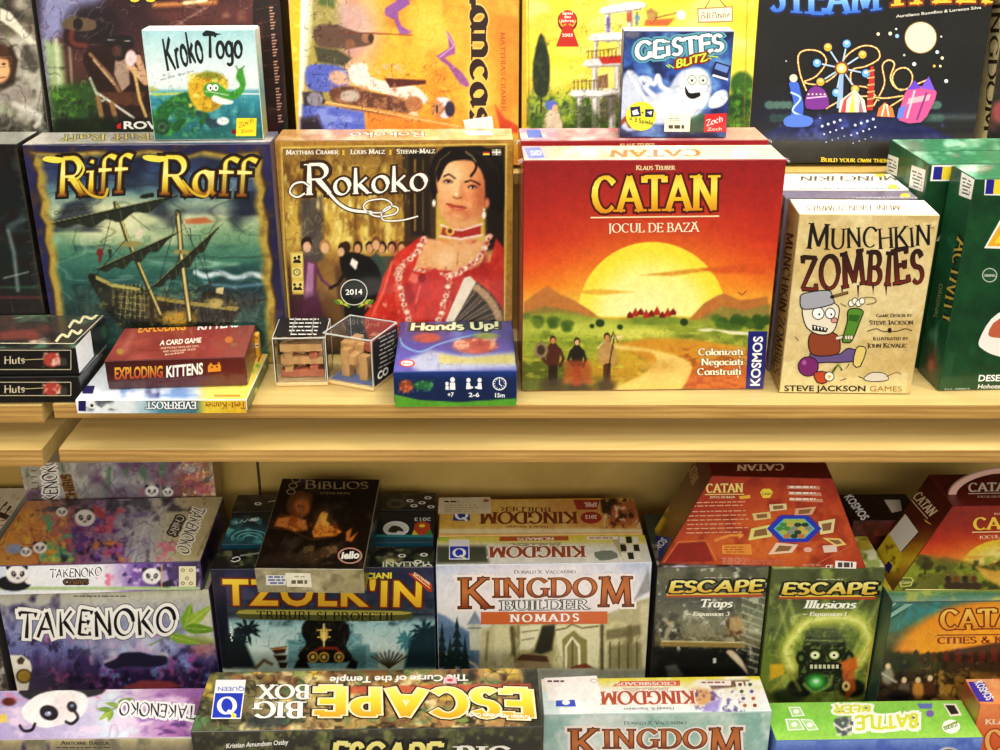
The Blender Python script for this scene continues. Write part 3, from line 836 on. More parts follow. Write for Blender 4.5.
# front row, lowest
B['f_pan'] = up(N_, 'panda box in the bottom row with a large panda head on its top', -45, 192, -.1409, ZF, .319, .093, 737, body='#b7a3b4')
B['f_esc'] = game_box(N_, 'long brown box in the bottom row with a yellow upside-down title', 'board game box', (-.3450, -.1780, ZF), .4190, .111, .359, body='#33302a')
B['f_kb'] = game_box(N_, 'castle box in the bottom row with a white sheet on its yellow top', 'board game box', (.0819, -.0900, ZF), .2959, .072, .302, body='#a9bdb6')
B['f_grn'] = game_box(N_, 'bright green topped box in the bottom row with blue front', 'board game box', (.3815, -.1070, ZF), .2705, .074, .269, body='#4a66b8')
B['f_org'] = game_box(N_, 'orange box with a purple corner label at the bottom right corner', 'board game box', (.6535, -.0800, ZF), .29, .052, .300, body='#d9713c')
for ks_, g_ in ((('act1', 'act2', 'act3'), 'dark green boxes standing in a row at the right'), (('zom', 'zom2', 'zom3', 'zom4'), 'narrow card game boxes one behind another'), (('stk1', 'stk2'), 'black bordered boxes stacked at the left edge'),
                (('red', 'red2'), 'red sunset boxes one behind the other'), (('kb1', 'kb2', 'f_kb'), 'castle boxes'), (('pan_s', 'pan_b', 'pan_f', 'f_pan'), 'panda boxes'), (('esc1', 'esc2'), 'narrow expansion boxes side by side')):
    for k_ in ks_: B[k_]['group'] = g_
CA1 = trap_case('board_game_case', 'red trapezoid case turned to its back, hexagonal island map printed on it', (.2455, .0504, -.2805), .276, .060, .088, .136, -3.8, '#7a2418')
CA2 = trap_case('board_game_case', 'red trapezoid case with a sunset front, pink carrying handle and blank white sticker', (.5586, .0240, -.3115), .290, .0605, .085, .131, 0.0, '#6a1c16')
PN = {}
# ---------------------------------------------------------------- printed art, upper shelf
PN = {}
STY['curly'] = (.15, .055, 32, .045, .35)
STY['rough'] = (.17, .07, 8, .07, .3)
STY['cond'] = (.2, .12, 10, 0, 0)
YEL = [(0, '#8a5a10'), (.25, '#e8c23c'), (.6, '#fbf08a'), (1, '#e0d24a')]
def fig(p, x, y, h, body, skin='#c98f6a', hair='#2b1a12', legs=None, w=.16, lean=0):
    """a small standing figure, feet at (x, y)"""
    t = lambda a, b: (x + a * h + lean * b * h, y - b * h)
    lg = legs or body
    p.poly([t(-w * .55, 0), t(w * .5, 0), t(w * .6, .5), t(-w * .6, .5)], lg, 1)
    p.poly([t(-w * .75, .42), t(w * .75, .42), t(w * .95, .74), t(w * .35, .86), t(-w * .35, .86), t(-w * .95, .74)], body, 1)
    p.line([t(-w * .85, .74), t(-w * 1.3, .55), t(-w * .5, .42)], h * .06, body)
    p.line([t(w * .85, .74), t(w * 1.3, .55), t(w * .9, .4)], h * .06, body)
    cx, cy = t(0, .92)
    p.ell(cx, cy - h * .012, h * .062, h * .078, hair)
    p.ell(cx, cy + h * .012, h * .045, h * .06, skin)
def tree(p, x, y, r, c='#2f4a1c', d='#1d3312', seed=1):
    rn = random.Random(seed)
    for k in range(9):
        a = rn.uniform(0, 6.28); q = rn.uniform(0, .7)
        p.ell(x + r * q * math.cos(a), y + r * .7 * q * math.sin(a), r * .45, r * .38, c if k % 2 else d, soft=1.5)
def leaf(p, x0, y0, x1, y1, w, col, vein=None):
    mx, my = (x0 + x1) / 2, (y0 + y1) / 2; dx, dy = x1 - x0, y1 - y0; L = math.hypot(dx, dy)
    nx, ny = -dy / L * w, dx / L * w
    p.poly([(x0, y0), (mx - dx * .15 + nx, my - dy * .15 + ny), (x1, y1), (mx - dx * .15 - nx, my - dy * .15 - ny)], col, 1, sm=4)
    if vein: p.line([(x0, y0), (x1, y1)], .7, vein, a=.7)

# --- stormy ship box
p = front(B['ship'], '#2b2850', mat=M_WRAP); PN['ship'] = p
p.noise(30, '#46407a', .3, .9, .6, 3)
rag = [(28, 151), (34, 154), (32, 163), (37, 172), (36, 186), (41, 200), (39, 214), (45, 224), (44, 240), (49, 256), (48, 272), (53, 290), (56, 320), (62, 362), (280, 362), (276, 318), (277, 300), (272, 280), (274, 262), (269, 240), (270, 222), (264, 200), (267, 188), (262, 172), (264, 160), (259, 151), (230, 154), (205, 150), (188, 155), (172, 152), (150, 149), (120, 153), (95, 150), (60, 153)]
p.poly(rag, '#4d3414', 3); p.poly([(x + (145 - x) * .014, y + 1) for x, y in rag], '#a8924a', 3); p.noise(8, '#6a5424', .5, .75, .5, 61)
inn = [(x + (150 - x) * .085, y + (240 - y) * .06) for x, y in rag]
m0 = np.clip(.5 - p._sd(inn) / 6, 0, 1)
save = p.col.copy()
p.vgrad((150, '#3a4466'), (172, '#46597c'), (195, '#6c8a86'), (215, '#a9b590'), (232, '#7e9b78'), (255, '#4b7a68'), (280, '#31605a'), (310, '#2c5a50'), (350, '#28504c'))
p.noise(34, '#2c3355', .5, .75, .7, 4, ax=1.6, box=(20, 145, 290, 215)); p.noise(20, '#c4c8a0', .55, .8, .6, 8, ax=2.2, box=(40, 190, 250, 245))
p.ell(110, 222, 42, 22, '#d9d8a6', soft=22, a=.75); p.noise(16, '#20484a', .5, .8, .7, 11, ax=3, box=(40, 245, 290, 370))
p.noise(12, '#8fb79a', .62, .82, .6, 15, ax=3.5, box=(40, 235, 290, 370))
p.line([(196, 272), (206, 276), (220, 273), (236, 278), (252, 274), (268, 279)], 5, '#c9dde0', 3, .9, sm=5); p.ell(240, 290, 36, 9, '#23424c', soft=8, a=.9); p.line([(205, 283), (235, 287), (270, 283)], 3, '#6f97a6', 3, .7)
p.poly([(184, 219), (205, 217), (214, 222), (200, 224), (186, 224)], '#b05a34', 2, .8)
p.ink(13, .3, 5, (20, 145, 290, 370), ax=2.2); p.ink(7, .22, 15, (90, 225, 290, 370), ax=2.4, dark='#12302c'); p.noise(26, '#1c2438', .5, .72, .75, 51, ax=1.6, box=(20, 145, 290, 232)); p.noise(20, '#16302e', .5, .74, .6, 52, ax=2, box=(60, 290, 290, 370))
# hull
p.poly([(88, 277), (96, 274), (112, 283), (140, 287), (158, 296), (196, 300), (204, 292), (222, 294), (240, 306), (233, 322), (210, 330), (140, 336), (112, 318), (98, 296)], '#1e2416', 1.5, sm=4)
p.poly([(96, 275), (112, 283), (140, 288), (140, 291), (112, 287), (96, 279)], '#a09a5c', 1)
p.poly([(156, 296), (196, 302), (240, 307), (236, 311), (196, 306), (156, 300)], '#8f8648', 1)
for k in range(7): p.rect((112 + k * 7, 290 + k * 1.2, 115 + k * 7, 306 + k * 2), '#59552c')
for k in range(6): p.line([(124 + k * 4, 284), (120 + k * 5, 318)], .8, '#b0a870', .8, .7)
for k in range(5): p.line([(118, 290 + k * 6), (148, 293 + k * 6)], .8, '#a8a068', .8, .6)
p.ell(178, 318, 18, 7, '#b9922e', soft=5, a=.9); p.ell(216, 303, 8, 5, '#a89a60', soft=3); p.poly([(216, 288), (224, 287), (223, 294), (216, 293)], '#c8b98a', 1)
p.line([(222, 306), (268, 299)], 2, '#2c2a18')
p.ink(5, .5, 25, (95, 282, 242, 332), dark='#0c0d08', light='#b8ac70'); p.noise(4, '#8a8450', .6, .76, .6, 62, box=(98, 288, 238, 326))
# masts
p.line([(115, 203), (127, 238), (145, 280), (161, 317)], 4.2, '#3c3a1e'); p.line([(116, 203), (128, 238), (146, 280), (161, 315)], 1.7, '#c6b878')
p.line([(178, 212), (181, 250), (186, 290), (190, 322)], 5.5, '#3c3a1e'); p.line([(178, 213), (181, 250), (186, 290), (190, 320)], 2.4, '#d3c283')
p.ell(131, 244, 12, 3, '#8f8858'); p.ell(182, 252, 9, 2.6, '#8f8858'); p.ell(139, 233, 4, 6, '#c9c0a4')
# furled sails
def sail(a, b, drop, seed):
    rn = random.Random(seed); n = 9; low = []
    for k in range(n + 1):
        t = k / n; low.append((a[0] + (b[0] - a[0]) * t, a[1] + (b[1] - a[1]) * t + drop * math.sin(math.pi * t) ** .6 * (1 if k % 2 else .55)))
    p.poly([a, b] + low[::-1], '#2e3526', 1.2, sm=3)
    for k in range(2, n): p.line([(a[0] + (b[0] - a[0]) * k / n, a[1] + (b[1] - a[1]) * k / n + 1), (low[k][0] + 2, low[k][1] - 2)], 1, '#5d6748', 1, .8)
    p.line([a, b], 2, '#171c12'); p.line([(a[0], a[1] - 1), (b[0], b[1] - 1)], .8, '#8d8f62')
sail((50, 224), (176, 196), 14, 1); sail((98, 269), (175, 234), 13, 2); sail((154, 286), (218, 228), 14, 3)
for a, b in (((115, 203), (100, 262)), ((115, 203), (150, 230)), ((178, 212), (160, 280)), ((178, 212), (214, 290)), ((181, 250), (160, 318)), ((127, 238), (96, 275))): p.line([a, b], .7, '#222618', .8, .8)
for k, (a, b) in enumerate([((190, 228), (200, 300)), ((200, 236), (212, 296))]): p.line([a, b], .7, '#222618', .8, .7)
fig(p, 100, 262, 16, '#7a2a26', hair='#111'); fig(p, 110, 258, 11, '#2c3a28', hair='#111')
p.ell(146, 196, 6, 2.4, '#20241a', -10); p.ell(152, 195, 2.4, 2.6, '#20241a')
p.col = save + (p.col - save) * m0[..., None]
p.text('Christoph Cantzler', (54, 215), (93, 208.5), 4, '#2a2a22', bold=.01)
O3 = [(.09, '#1e1a10'), (.03, '#6d3d10')]
p.text('Riff', (57, 196), (128, 192), 38, '#e9cf4a', 'curly', out=O3, grad=YEL, shear=.05)
p.text('Raff', (159, 194), (252, 196), 38, '#e9cf4a', 'curly', out=O3, grad=YEL, shear=.05)
for pts in ([(43, 158), (50, 156), (66, 159), (58, 163), (45, 161)], [(143, 156), (152, 155), (168, 158), (160, 162), (146, 160)]): p.vpoly([(x, y) for x, y in pts], '#eeda52', 3)
p.vline([(60, 160), (76, 158), (84, 168), (78, 178), (68, 180)], 2.2, '#e8cf48', 5)
p.vline([(78, 180), (90, 194), (104, 197), (108, 188)], 2.6, '#caa534', 5); p.vline([(182, 180), (194, 193), (206, 196), (210, 188)], 2.6, '#caa534', 5)
p = top(B['ship'], '#8d8a94', mat=M_WRAP); PN['ship_t'] = p
p.hgrad((30, '#bfb9ae'), (120, '#8e8c84'), (200, '#9aa09a'), (270, '#777487'))
p.noise(14, '#e8e2d4', .5, .8, .7, 5, ax=2); p.line([(32, 145.5), (272, 143)], 1.5, '#34305c')
p.text('Riff Raff', (150, 134), (62, 135), -7, '#c9b765', 'curly', out=(.05, '#3a3440'), up=(0, 6))
p = left(B['ship'], '#3a3026'); PN['ship_s'] = p

# --- lady in red box
p = front(B['lady'], '#a9803a', mat=M_GLOSS); PN['lady'] = p
p.noise(3, '#8a6426', .45, .6, .5, 7); p.noise(40, '#c59a4c', .4, .8, .5, 2)
fr = [(281, 147), (507, 143.5), (505, 330), (505, 372), (293, 376), (284, 250)]
p.poly(fr, '#e8c868', 1.2); p.poly([(x + (395 - x) * .012, y + (255 - y) * .012) for x, y in fr], '#7a5828', 1)
# ballroom
w = np.clip(.5 - p._sd([(x + (395 - x) * .018, y + (255 - y) * .018) for x, y in fr]) / 1.2, 0, 1); save = p.col.copy()
p.vgrad((145, '#8a6c34'), (180, '#a5843c'), (215, '#c3a04a'), (245, '#c9a653'), (270, '#6d4a2c'), (310, '#3f2a20'), (360, '#2b1e18'))
p.noise(7, '#5f4218', .48, .7, .65, 4, ay=2.2, box=(283, 145, 408, 250)); p.noise(5, '#eed48a', .6, .8, .7, 9, ay=3, box=(283, 165, 408, 250))
p.poly([(300, 200), (322, 196), (324, 262), (302, 264)], '#4c4a52', 5, .8)
for x, c in ((346, '#dcbf6c'), (356, '#7c5c28'), (366, '#dcc274'), (378, '#81602a'), (388, '#e6ca7c'), (398, '#9a7636')): p.line([(x, 210), (x, 250)], 5, c, 4, .8)
p.poly([(402, 148), (436, 148), (436, 262), (405, 262)], '#4d3a20', 2); p.poly([(408, 150), (430, 150), (430, 235), (411, 236)], '#2f2417', 2); p.line([(415, 160), (415, 230)], 2, '#8d7036', 1.5); p.line([(423, 160), (423, 230)], 1.4, '#705629', 1.5)
p.poly([(484, 148), (505, 147), (505, 250), (486, 250)], '#2a2013', 4)
for k in range(7): p.ell(318 + k * 8, 205 + (k % 2) * 4, 1.6, 5, '#f0dd94', soft=2, a=.7)
for k in range(8): p.ell(342 + (k * 17) % 62, 216 + (k * 7) % 14, 3, 4, '#8d6a2c', soft=2, a=.7)
p.ink(6, .4, 3, (283, 145, 410, 255), ay=1.6, dark='#4a3210', light='#f4dc90'); p.ink(8, .3, 13, (283, 255, 400, 380), dark='#140c08', light='#b08a5c')
# guests
for x, c, hc in ((412, '#6a5a44', '#30200f'), (402, '#84602f', '#55391c'), (392, '#5d4d3a', '#2c1a10'), (382, '#4c5a4a', '#2c1a10'), (370, '#5a3f2e', '#332015'), (358, '#74502f', '#2a1b10'), (346, '#5f4a30', '#40270f')):
    p.poly([(x - 7, 300), (x - 5, 256), (x + 5, 256), (x + 7, 300)], c, 2); p.ell(x, 247, 4.6, 6, hc); p.ell(x - .4, 248.6, 3.2, 4.6, '#c8936c')
p.poly([(376, 252), (384, 262), (386, 300), (368, 302), (368, 262)], '#45544a', 3); p.ell(376, 243, 5, 7, '#7b4e2a'); p.ell(376, 245, 3.6, 5, '#d2a078')
p.poly([(318, 340), (314, 300), (318, 262), (326, 258), (334, 262), (338, 300), (350, 345)], '#8a6b39', 3); p.ell(325, 246, 5.5, 7, '#a87b4a'); p.ell(325, 248, 4, 5.4, '#d8a67c')
p.poly([(300, 335), (304, 296), (300, 266), (306, 258), (316, 264), (317, 292), (328, 335)], '#6a3d5a', 3); p.poly([(304, 300), (308, 262), (314, 264), (313, 296)], '#a27796', 2); p.ell(306.5, 244, 5.6, 7.4, '#3a2216'); p.ell(307, 247, 4.1, 5.4, '#d8a58a'); p.line([(302, 262), (296, 280), (304, 292)], 3, '#6a3d5a'); p.line([(316, 266), (322, 280), (332, 288)], 3, '#6a3d5a')
p.poly([(340, 256), (352, 252), (370, 258), (380, 272), (384, 300), (378, 318), (364, 312), (358, 290), (344, 276)], '#17130f', 2, sm=3); p.ell(344, 248, 6, 6, '#3b2414'); p.ell(341, 252, 3.5, 4.5, '#caa07a'); p.poly([(352, 258), (358, 262), (356, 270), (350, 264)], '#e5dccb', 1); p.line([(348, 268), (338, 284), (330, 288)], 3, '#1c1712')
p.noise(18, '#2a1712', .4, .7, .6, 21, box=(286, 300, 400, 380)); p.poly([(290, 300), (318, 292), (345, 345), (290, 350)], '#5b3148', 8, .8); p.poly([(320, 290), (345, 300), (356, 350), (330, 350)], '#6e5433', 8, .8)
# the lady
p.poly([(430, 168), (440, 150), (462, 142), (486, 148), (500, 165), (506, 195), (500, 214), (486, 206), (440, 190), (436, 205), (430, 188)], '#1a110b', 2, sm=4)
p.poly([(438, 190), (440, 214), (449, 225), (449, 246), (434, 256), (424, 262), (400, 300), (500, 300), (494, 256), (480, 250), (476, 226), (484, 210), (484, 180)], '#d99a6b', 2)
p.poly([(437, 176), (444, 164), (458, 160), (474, 162), (483, 176), (484, 198), (477, 210), (466, 219), (456, 220), (446, 212), (438, 196)], '#dc9464', 2, sm=5)
p.ell(452, 176, 13, 17, '#f0bc8a', soft=13, a=.9); p.ell(446, 200, 6, 8, '#e8a478', soft=7, a=.6); p.ell(480, 196, 6, 18, '#b4603c', soft=8, a=.75); p.ell(462, 214, 12, 5, '#b8623e', soft=6, a=.6); p.ell(468, 197, 6, 4, '#e0805a', soft=5, a=.6); p.ell(462, 190, 3, 8, '#c0744a', soft=4, a=.6); p.ell(457, 216, 6, 3, '#e8a878', soft=4, a=.7)
p.poly([(438, 182), (437, 164), (446, 152), (462, 146), (484, 148), (500, 160), (505, 188), (500, 206), (490, 206), (486, 192), (485, 176), (478, 166), (470, 160), (454, 161), (446, 166)], '#1c120b', 1.5, sm=4)
p.line([(466, 152), (474, 160), (476, 168), (471, 176)], 2.4, '#1c120b', 1.5, sm=4); p.line([(466, 152), (472, 156), (476, 162)], 1, '#c9b88a', 1.2, .8); p.line([(442, 156), (434, 166), (433, 178), (436, 192)], 3.4, '#24170e', 2, sm=4); p.line([(450, 152), (440, 160), (436, 170)], 1, '#8a7048', 1.4, .8); p.line([(462, 149), (482, 154), (492, 168)], 1, '#4a3420', 1.6, .8, sm=3); p.line([(478, 152), (496, 166), (500, 184)], 1, '#4a3420', 1.6, .7, sm=3)
p.line([(444, 176.4), (449, 174.4), (455, 178.4)], 1.8, '#33190d', 1, sm=3); p.line([(465, 182), (472, 180.6), (480, 184.6)], 1.8, '#33190d', 1, sm=3)
for ex, ey, tl in ((448, 181.6, .1), (472.4, 187, .12)):
    p.ell(ex, ey - .3, 5.2, 2.6, '#8a4a30', soft=2, a=.7); p.ell(ex, ey + .2, 3.4, 1.5, '#e4cfc0', 8); p.ell(ex + .4, ey, 1.7, 1.6, '#35180f'); p.line([(ex - 4, ey + .2), (ex, ey - 1.7), (ex + 4.2, ey + 1)], 1.1, '#1f0e08', .9, sm=3)
p.line([(459, 183), (457, 191), (454.6, 195.6)], 1.4, '#e9b488', 1.4); p.line([(453.4, 197), (457, 198.4), (461.6, 197.4)], 1.3, '#8e4a2e', 1, sm=3); p.ell(456.4, 194.4, 1.6, 1.4, '#f4cda2', soft=1.4)
p.poly([(445.6, 203), (452, 203.6), (456, 205), (460, 205), (467, 207.6), (461, 210.4), (454, 209.6), (449, 207)], '#b85a42', 1.1, sm=3); p.line([(446, 203.4), (455, 206.2), (466.4, 207.8)], .9, '#7a2e22', .8); p.ell(457, 208.6, 3.4, .8, '#dc8c70', soft=1, a=.8)
p.ell(434, 203, 1.6, 3.6, '#f4ead8'); p.ell(484, 215, 1.8, 3.6, '#f4ead8'); p.ell(484, 209.6, 1, 1.4, '#f4ead8'); p.ell(487, 203, 2.6, 5, '#c9805a', soft=2)
p.poly([(443, 226), (460, 229), (481, 224), (481, 234), (461, 238), (441, 235)], '#a8352a', 1); p.line([(441, 225), (452, 229), (462, 230), (482, 224)], 2, '#f0c7b4', 1.2); p.line([(440, 236), (461, 239), (482, 235)], 2, '#f0c7b4', 1.2)
p.ell(450, 231, 4.5, 4.5, '#d9b25a'); p.ell(450, 231, 2.4, 2.4, '#7c3220')
p.poly([(422, 236), (398, 252), (384, 275), (376, 300), (362, 318), (370, 345), (400, 368), (508, 366), (507, 252), (496, 238), (490, 262), (470, 270), (440, 268), (424, 262)], '#c63a2c', 2, sm=0)
p.noise(16, '#8f1f1a', .5, .75, .75, 31, ay=1.8, box=(384, 240, 508, 380)); p.noise(12, '#ef6a4a', .6, .8, .6, 33, ay=2, box=(384, 240, 508, 380))
p.poly([(424, 238), (440, 240), (452, 244), (470, 244), (490, 238), (482, 262), (462, 272), (440, 270), (422, 268), (412, 276)], '#e0a070', 2, sm=0); p.ell(447, 258, 12, 9, '#efbb8c', soft=8, a=.8); p.ell(468, 256, 10, 9, '#e7ab7a', soft=8, a=.8); p.line([(458, 252), (457, 266)], 1.2, '#b8714c', 2, .8)
p.ink(9, .3, 17, (384, 262, 508, 380), ay=1.8, dark='#5c100e', light='#f08a70')
rr = random.Random(5)
def frill(pts, r=3):
    c = catmull(pts, 5, False)
    for k in range(0, len(c), 1):
        p.ell(c[k][0] + rr.uniform(-1, 1), c[k][1] + rr.uniform(-1, 1), r, r * .8, '#e9b8a0' if k % 2 else '#c97f6c', soft=1.2)
        p.ell(c[k][0], c[k][1], r * .4, r * .4, '#a6493c' if k % 3 else '#f6dcc8', soft=1)
frill([(424, 238), (417, 252), (400, 268), (398, 276)], 3.4); frill([(398, 276), (402, 296), (408, 316), (410, 330)], 3); frill([(490, 236), (480, 256), (462, 270), (450, 276)], 3.4); frill([(450, 276), (446, 296), (440, 316), (436, 332)], 3)
frill([(398, 274), (416, 270), (434, 272), (450, 276)], 2.2)
p.poly([(406, 268), (422, 274), (436, 268), (440, 280), (428, 284), (434, 304), (424, 296), (412, 308), (416, 286), (404, 282)], '#b83a34', 1.3, sm=2); p.poly([(412, 272), (420, 276), (416, 284), (408, 280)], '#e0705e', 2); p.ell(422, 278, 4, 4.4, '#8e201e'); p.line([(420, 286), (416, 302)], 1.6, '#e0705e', 1.5)
p.line([(392, 262), (384, 290), (372, 316)], 2, '#ef7e60', 2, .8); p.noise(5, '#f3a68c', .6, .8, .7, 8, box=(364, 300, 400, 345))
# fan
fc = (440, 336)
for k in range(9):
    a0, a1 = math.radians(8 + k * 5.6), math.radians(8 + (k + 1) * 5.6)
    p.poly([fc, (fc[0] + 68 * math.cos(a0), fc[1] - 68 * math.sin(a0) * .95), (fc[0] + 68 * math.cos(a1), fc[1] - 68 * math.sin(a1) * .95)], '#2c2622' if k % 2 else '#574b40', 1)
    p.line([fc, (fc[0] + 66 * math.cos(a1), fc[1] - 63 * math.sin(a1))], .9, '#d9cdb8', .8, .8)
p.poly([(440, 334), (464, 278), (470, 276), (476, 282), (446, 336)], '#ded0ba', 1); 
for k in range(9):
    a = math.radians(12 + k * 5.2); p.ell(fc[0] + 62 * math.cos(a), fc[1] - 60 * math.sin(a), 4.2, 3.6, '#b89a78', soft=2, a=.85)
# left icons
p.poly([(290, 252), (303, 252), (304, 294), (293, 294)], '#d9b65a', 1)
p.col = save + (p.col - save) * w[..., None]
for k in range(3):
    y = 259 + k * 14
    p.vrect((291.5 + k * .3, y - 5.5, 302.5 + k * .3, y + 4.5), '#e6cc78'); 
p.vell(295, 258, 1.4, 1.6, '#3a2a14'); p.vell(299, 257, 1.5, 1.8, '#3a2a14'); p.vpoly([(292.8, 263), (301.5, 263), (299.5, 259), (294, 260)], '#3a2a14')
p.vell(297, 272, 3.6, 3.6, '#3a2a14'); p.vell(297, 272, 2.7, 2.7, '#e6cc78'); p.vline([(297, 270), (297, 272), (298.6, 272)], .7, '#3a2a14')
p.vell(294.6, 284.5, 1.4, 1.5, '#3a2a14'); p.vell(300.4, 284.5, 1.4, 1.5, '#3a2a14'); p.vpoly([(293, 290), (303, 290), (300, 286), (297.6, 288), (295, 286)], '#3a2a14')
p.text('Matthias Cramer', (286, 154.5), (338.5, 154), 4.6, '#f4e9cc', 'serifb', smallcaps=.8)
p.text('I', (342, 155), (345, 155), 5, '#e0b24a', 'serifb'); p.text('Louis Malz', (350.5, 154), (385, 153.6), 4.6, '#f4e9cc', 'serifb', smallcaps=.8); p.text('I', (389, 154.6), (392, 154.6), 5, '#e0b24a', 'serifb')
p.text('Stefan-Malz', (396.5, 153.6), (435, 153), 4.6, '#f4e9cc', 'serifb', smallcaps=.8)
p.vrect((482, 149, 490.5, 155.5), '#1c1712'); p.vrect((483, 151.6, 489.5, 153.4), '#b8332a'); p.vrect((483, 153.2, 489.5, 155), '#e3c54a'); p.vrect((492, 149, 501, 155.2), '#8d8676'); p.vline([(492, 152), (501, 152)], 1.2, '#efe8d8'); p.vline([(496.5, 149), (496.5, 155)], 1.2, '#efe8d8')
p.text('R', (304, 195), (334, 194), 31, '#fbf3df', 'curly', out=[(.1, '#4a3010')]); p.text('okoko', (333, 195), (428, 190), 26, '#fbf3df', 'curly', out=[(.08, '#4a3010')])
for wd, cc in ((4.4, '#4a3010'), (2.4, '#fbf3df')):
    p.vline([(309, 186), (303, 182), (294, 184), (290, 192), (297, 197), (305, 193)], wd * .8, cc, 6)
    p.vline([(330, 194), (340, 204), (352, 210), (372, 212)], wd * 1.2, cc, 6)
    p.vline([(366, 212), (382, 212), (392, 205), (384, 199), (368, 201), (364, 208), (376, 216), (394, 214), (398, 208), (390, 206), (382, 212), (384, 220), (402, 220), (418, 216)], wd * .6, cc, 6)
p.vpoly([(346, 334), (344, 304), (354, 302), (364, 304), (364, 334)], '#1c1c1a'); p.vell(354, 292, 13.5, 13, '#e6e2d0'); p.vell(354, 292, 12.8, 12.3, '#1d2420')
p.text('2014', (345.5, 294.5), (362.5, 294), 5.2, '#fffdf2', bold=.02)
for sx in (-1, 1):
    for k in range(5): p.vell(354 + sx * (7 + k * 2.4), 303 - k * .8 + abs(k - 2), 3.6, 1.7, '#c6b545' if k % 2 else '#5f8a34', rot=-35 * sx)
p = top(B['lady'], '#c9a877', mat=M_WRAP); PN['lady_t'] = p
p.hgrad((278, '#c2935e'), (340, '#b98a66'), (420, '#d7a26a'), (512, '#d8b98a')); p.noise(10, '#f4e2c4', .5, .8, .7, 2, ax=2.4); p.noise(8, '#8a5a2c', .55, .8, .5, 6, ax=2)
p.text('Rokoko', (425, 132), (350, 133), -6, '#f3e6c8', 'curly', up=(0, 5), out=(.05, '#7a5228')); p.vpoly([(463, 131), (490, 131), (494, 135.5), (468, 135.5)], '#f6f0e4')

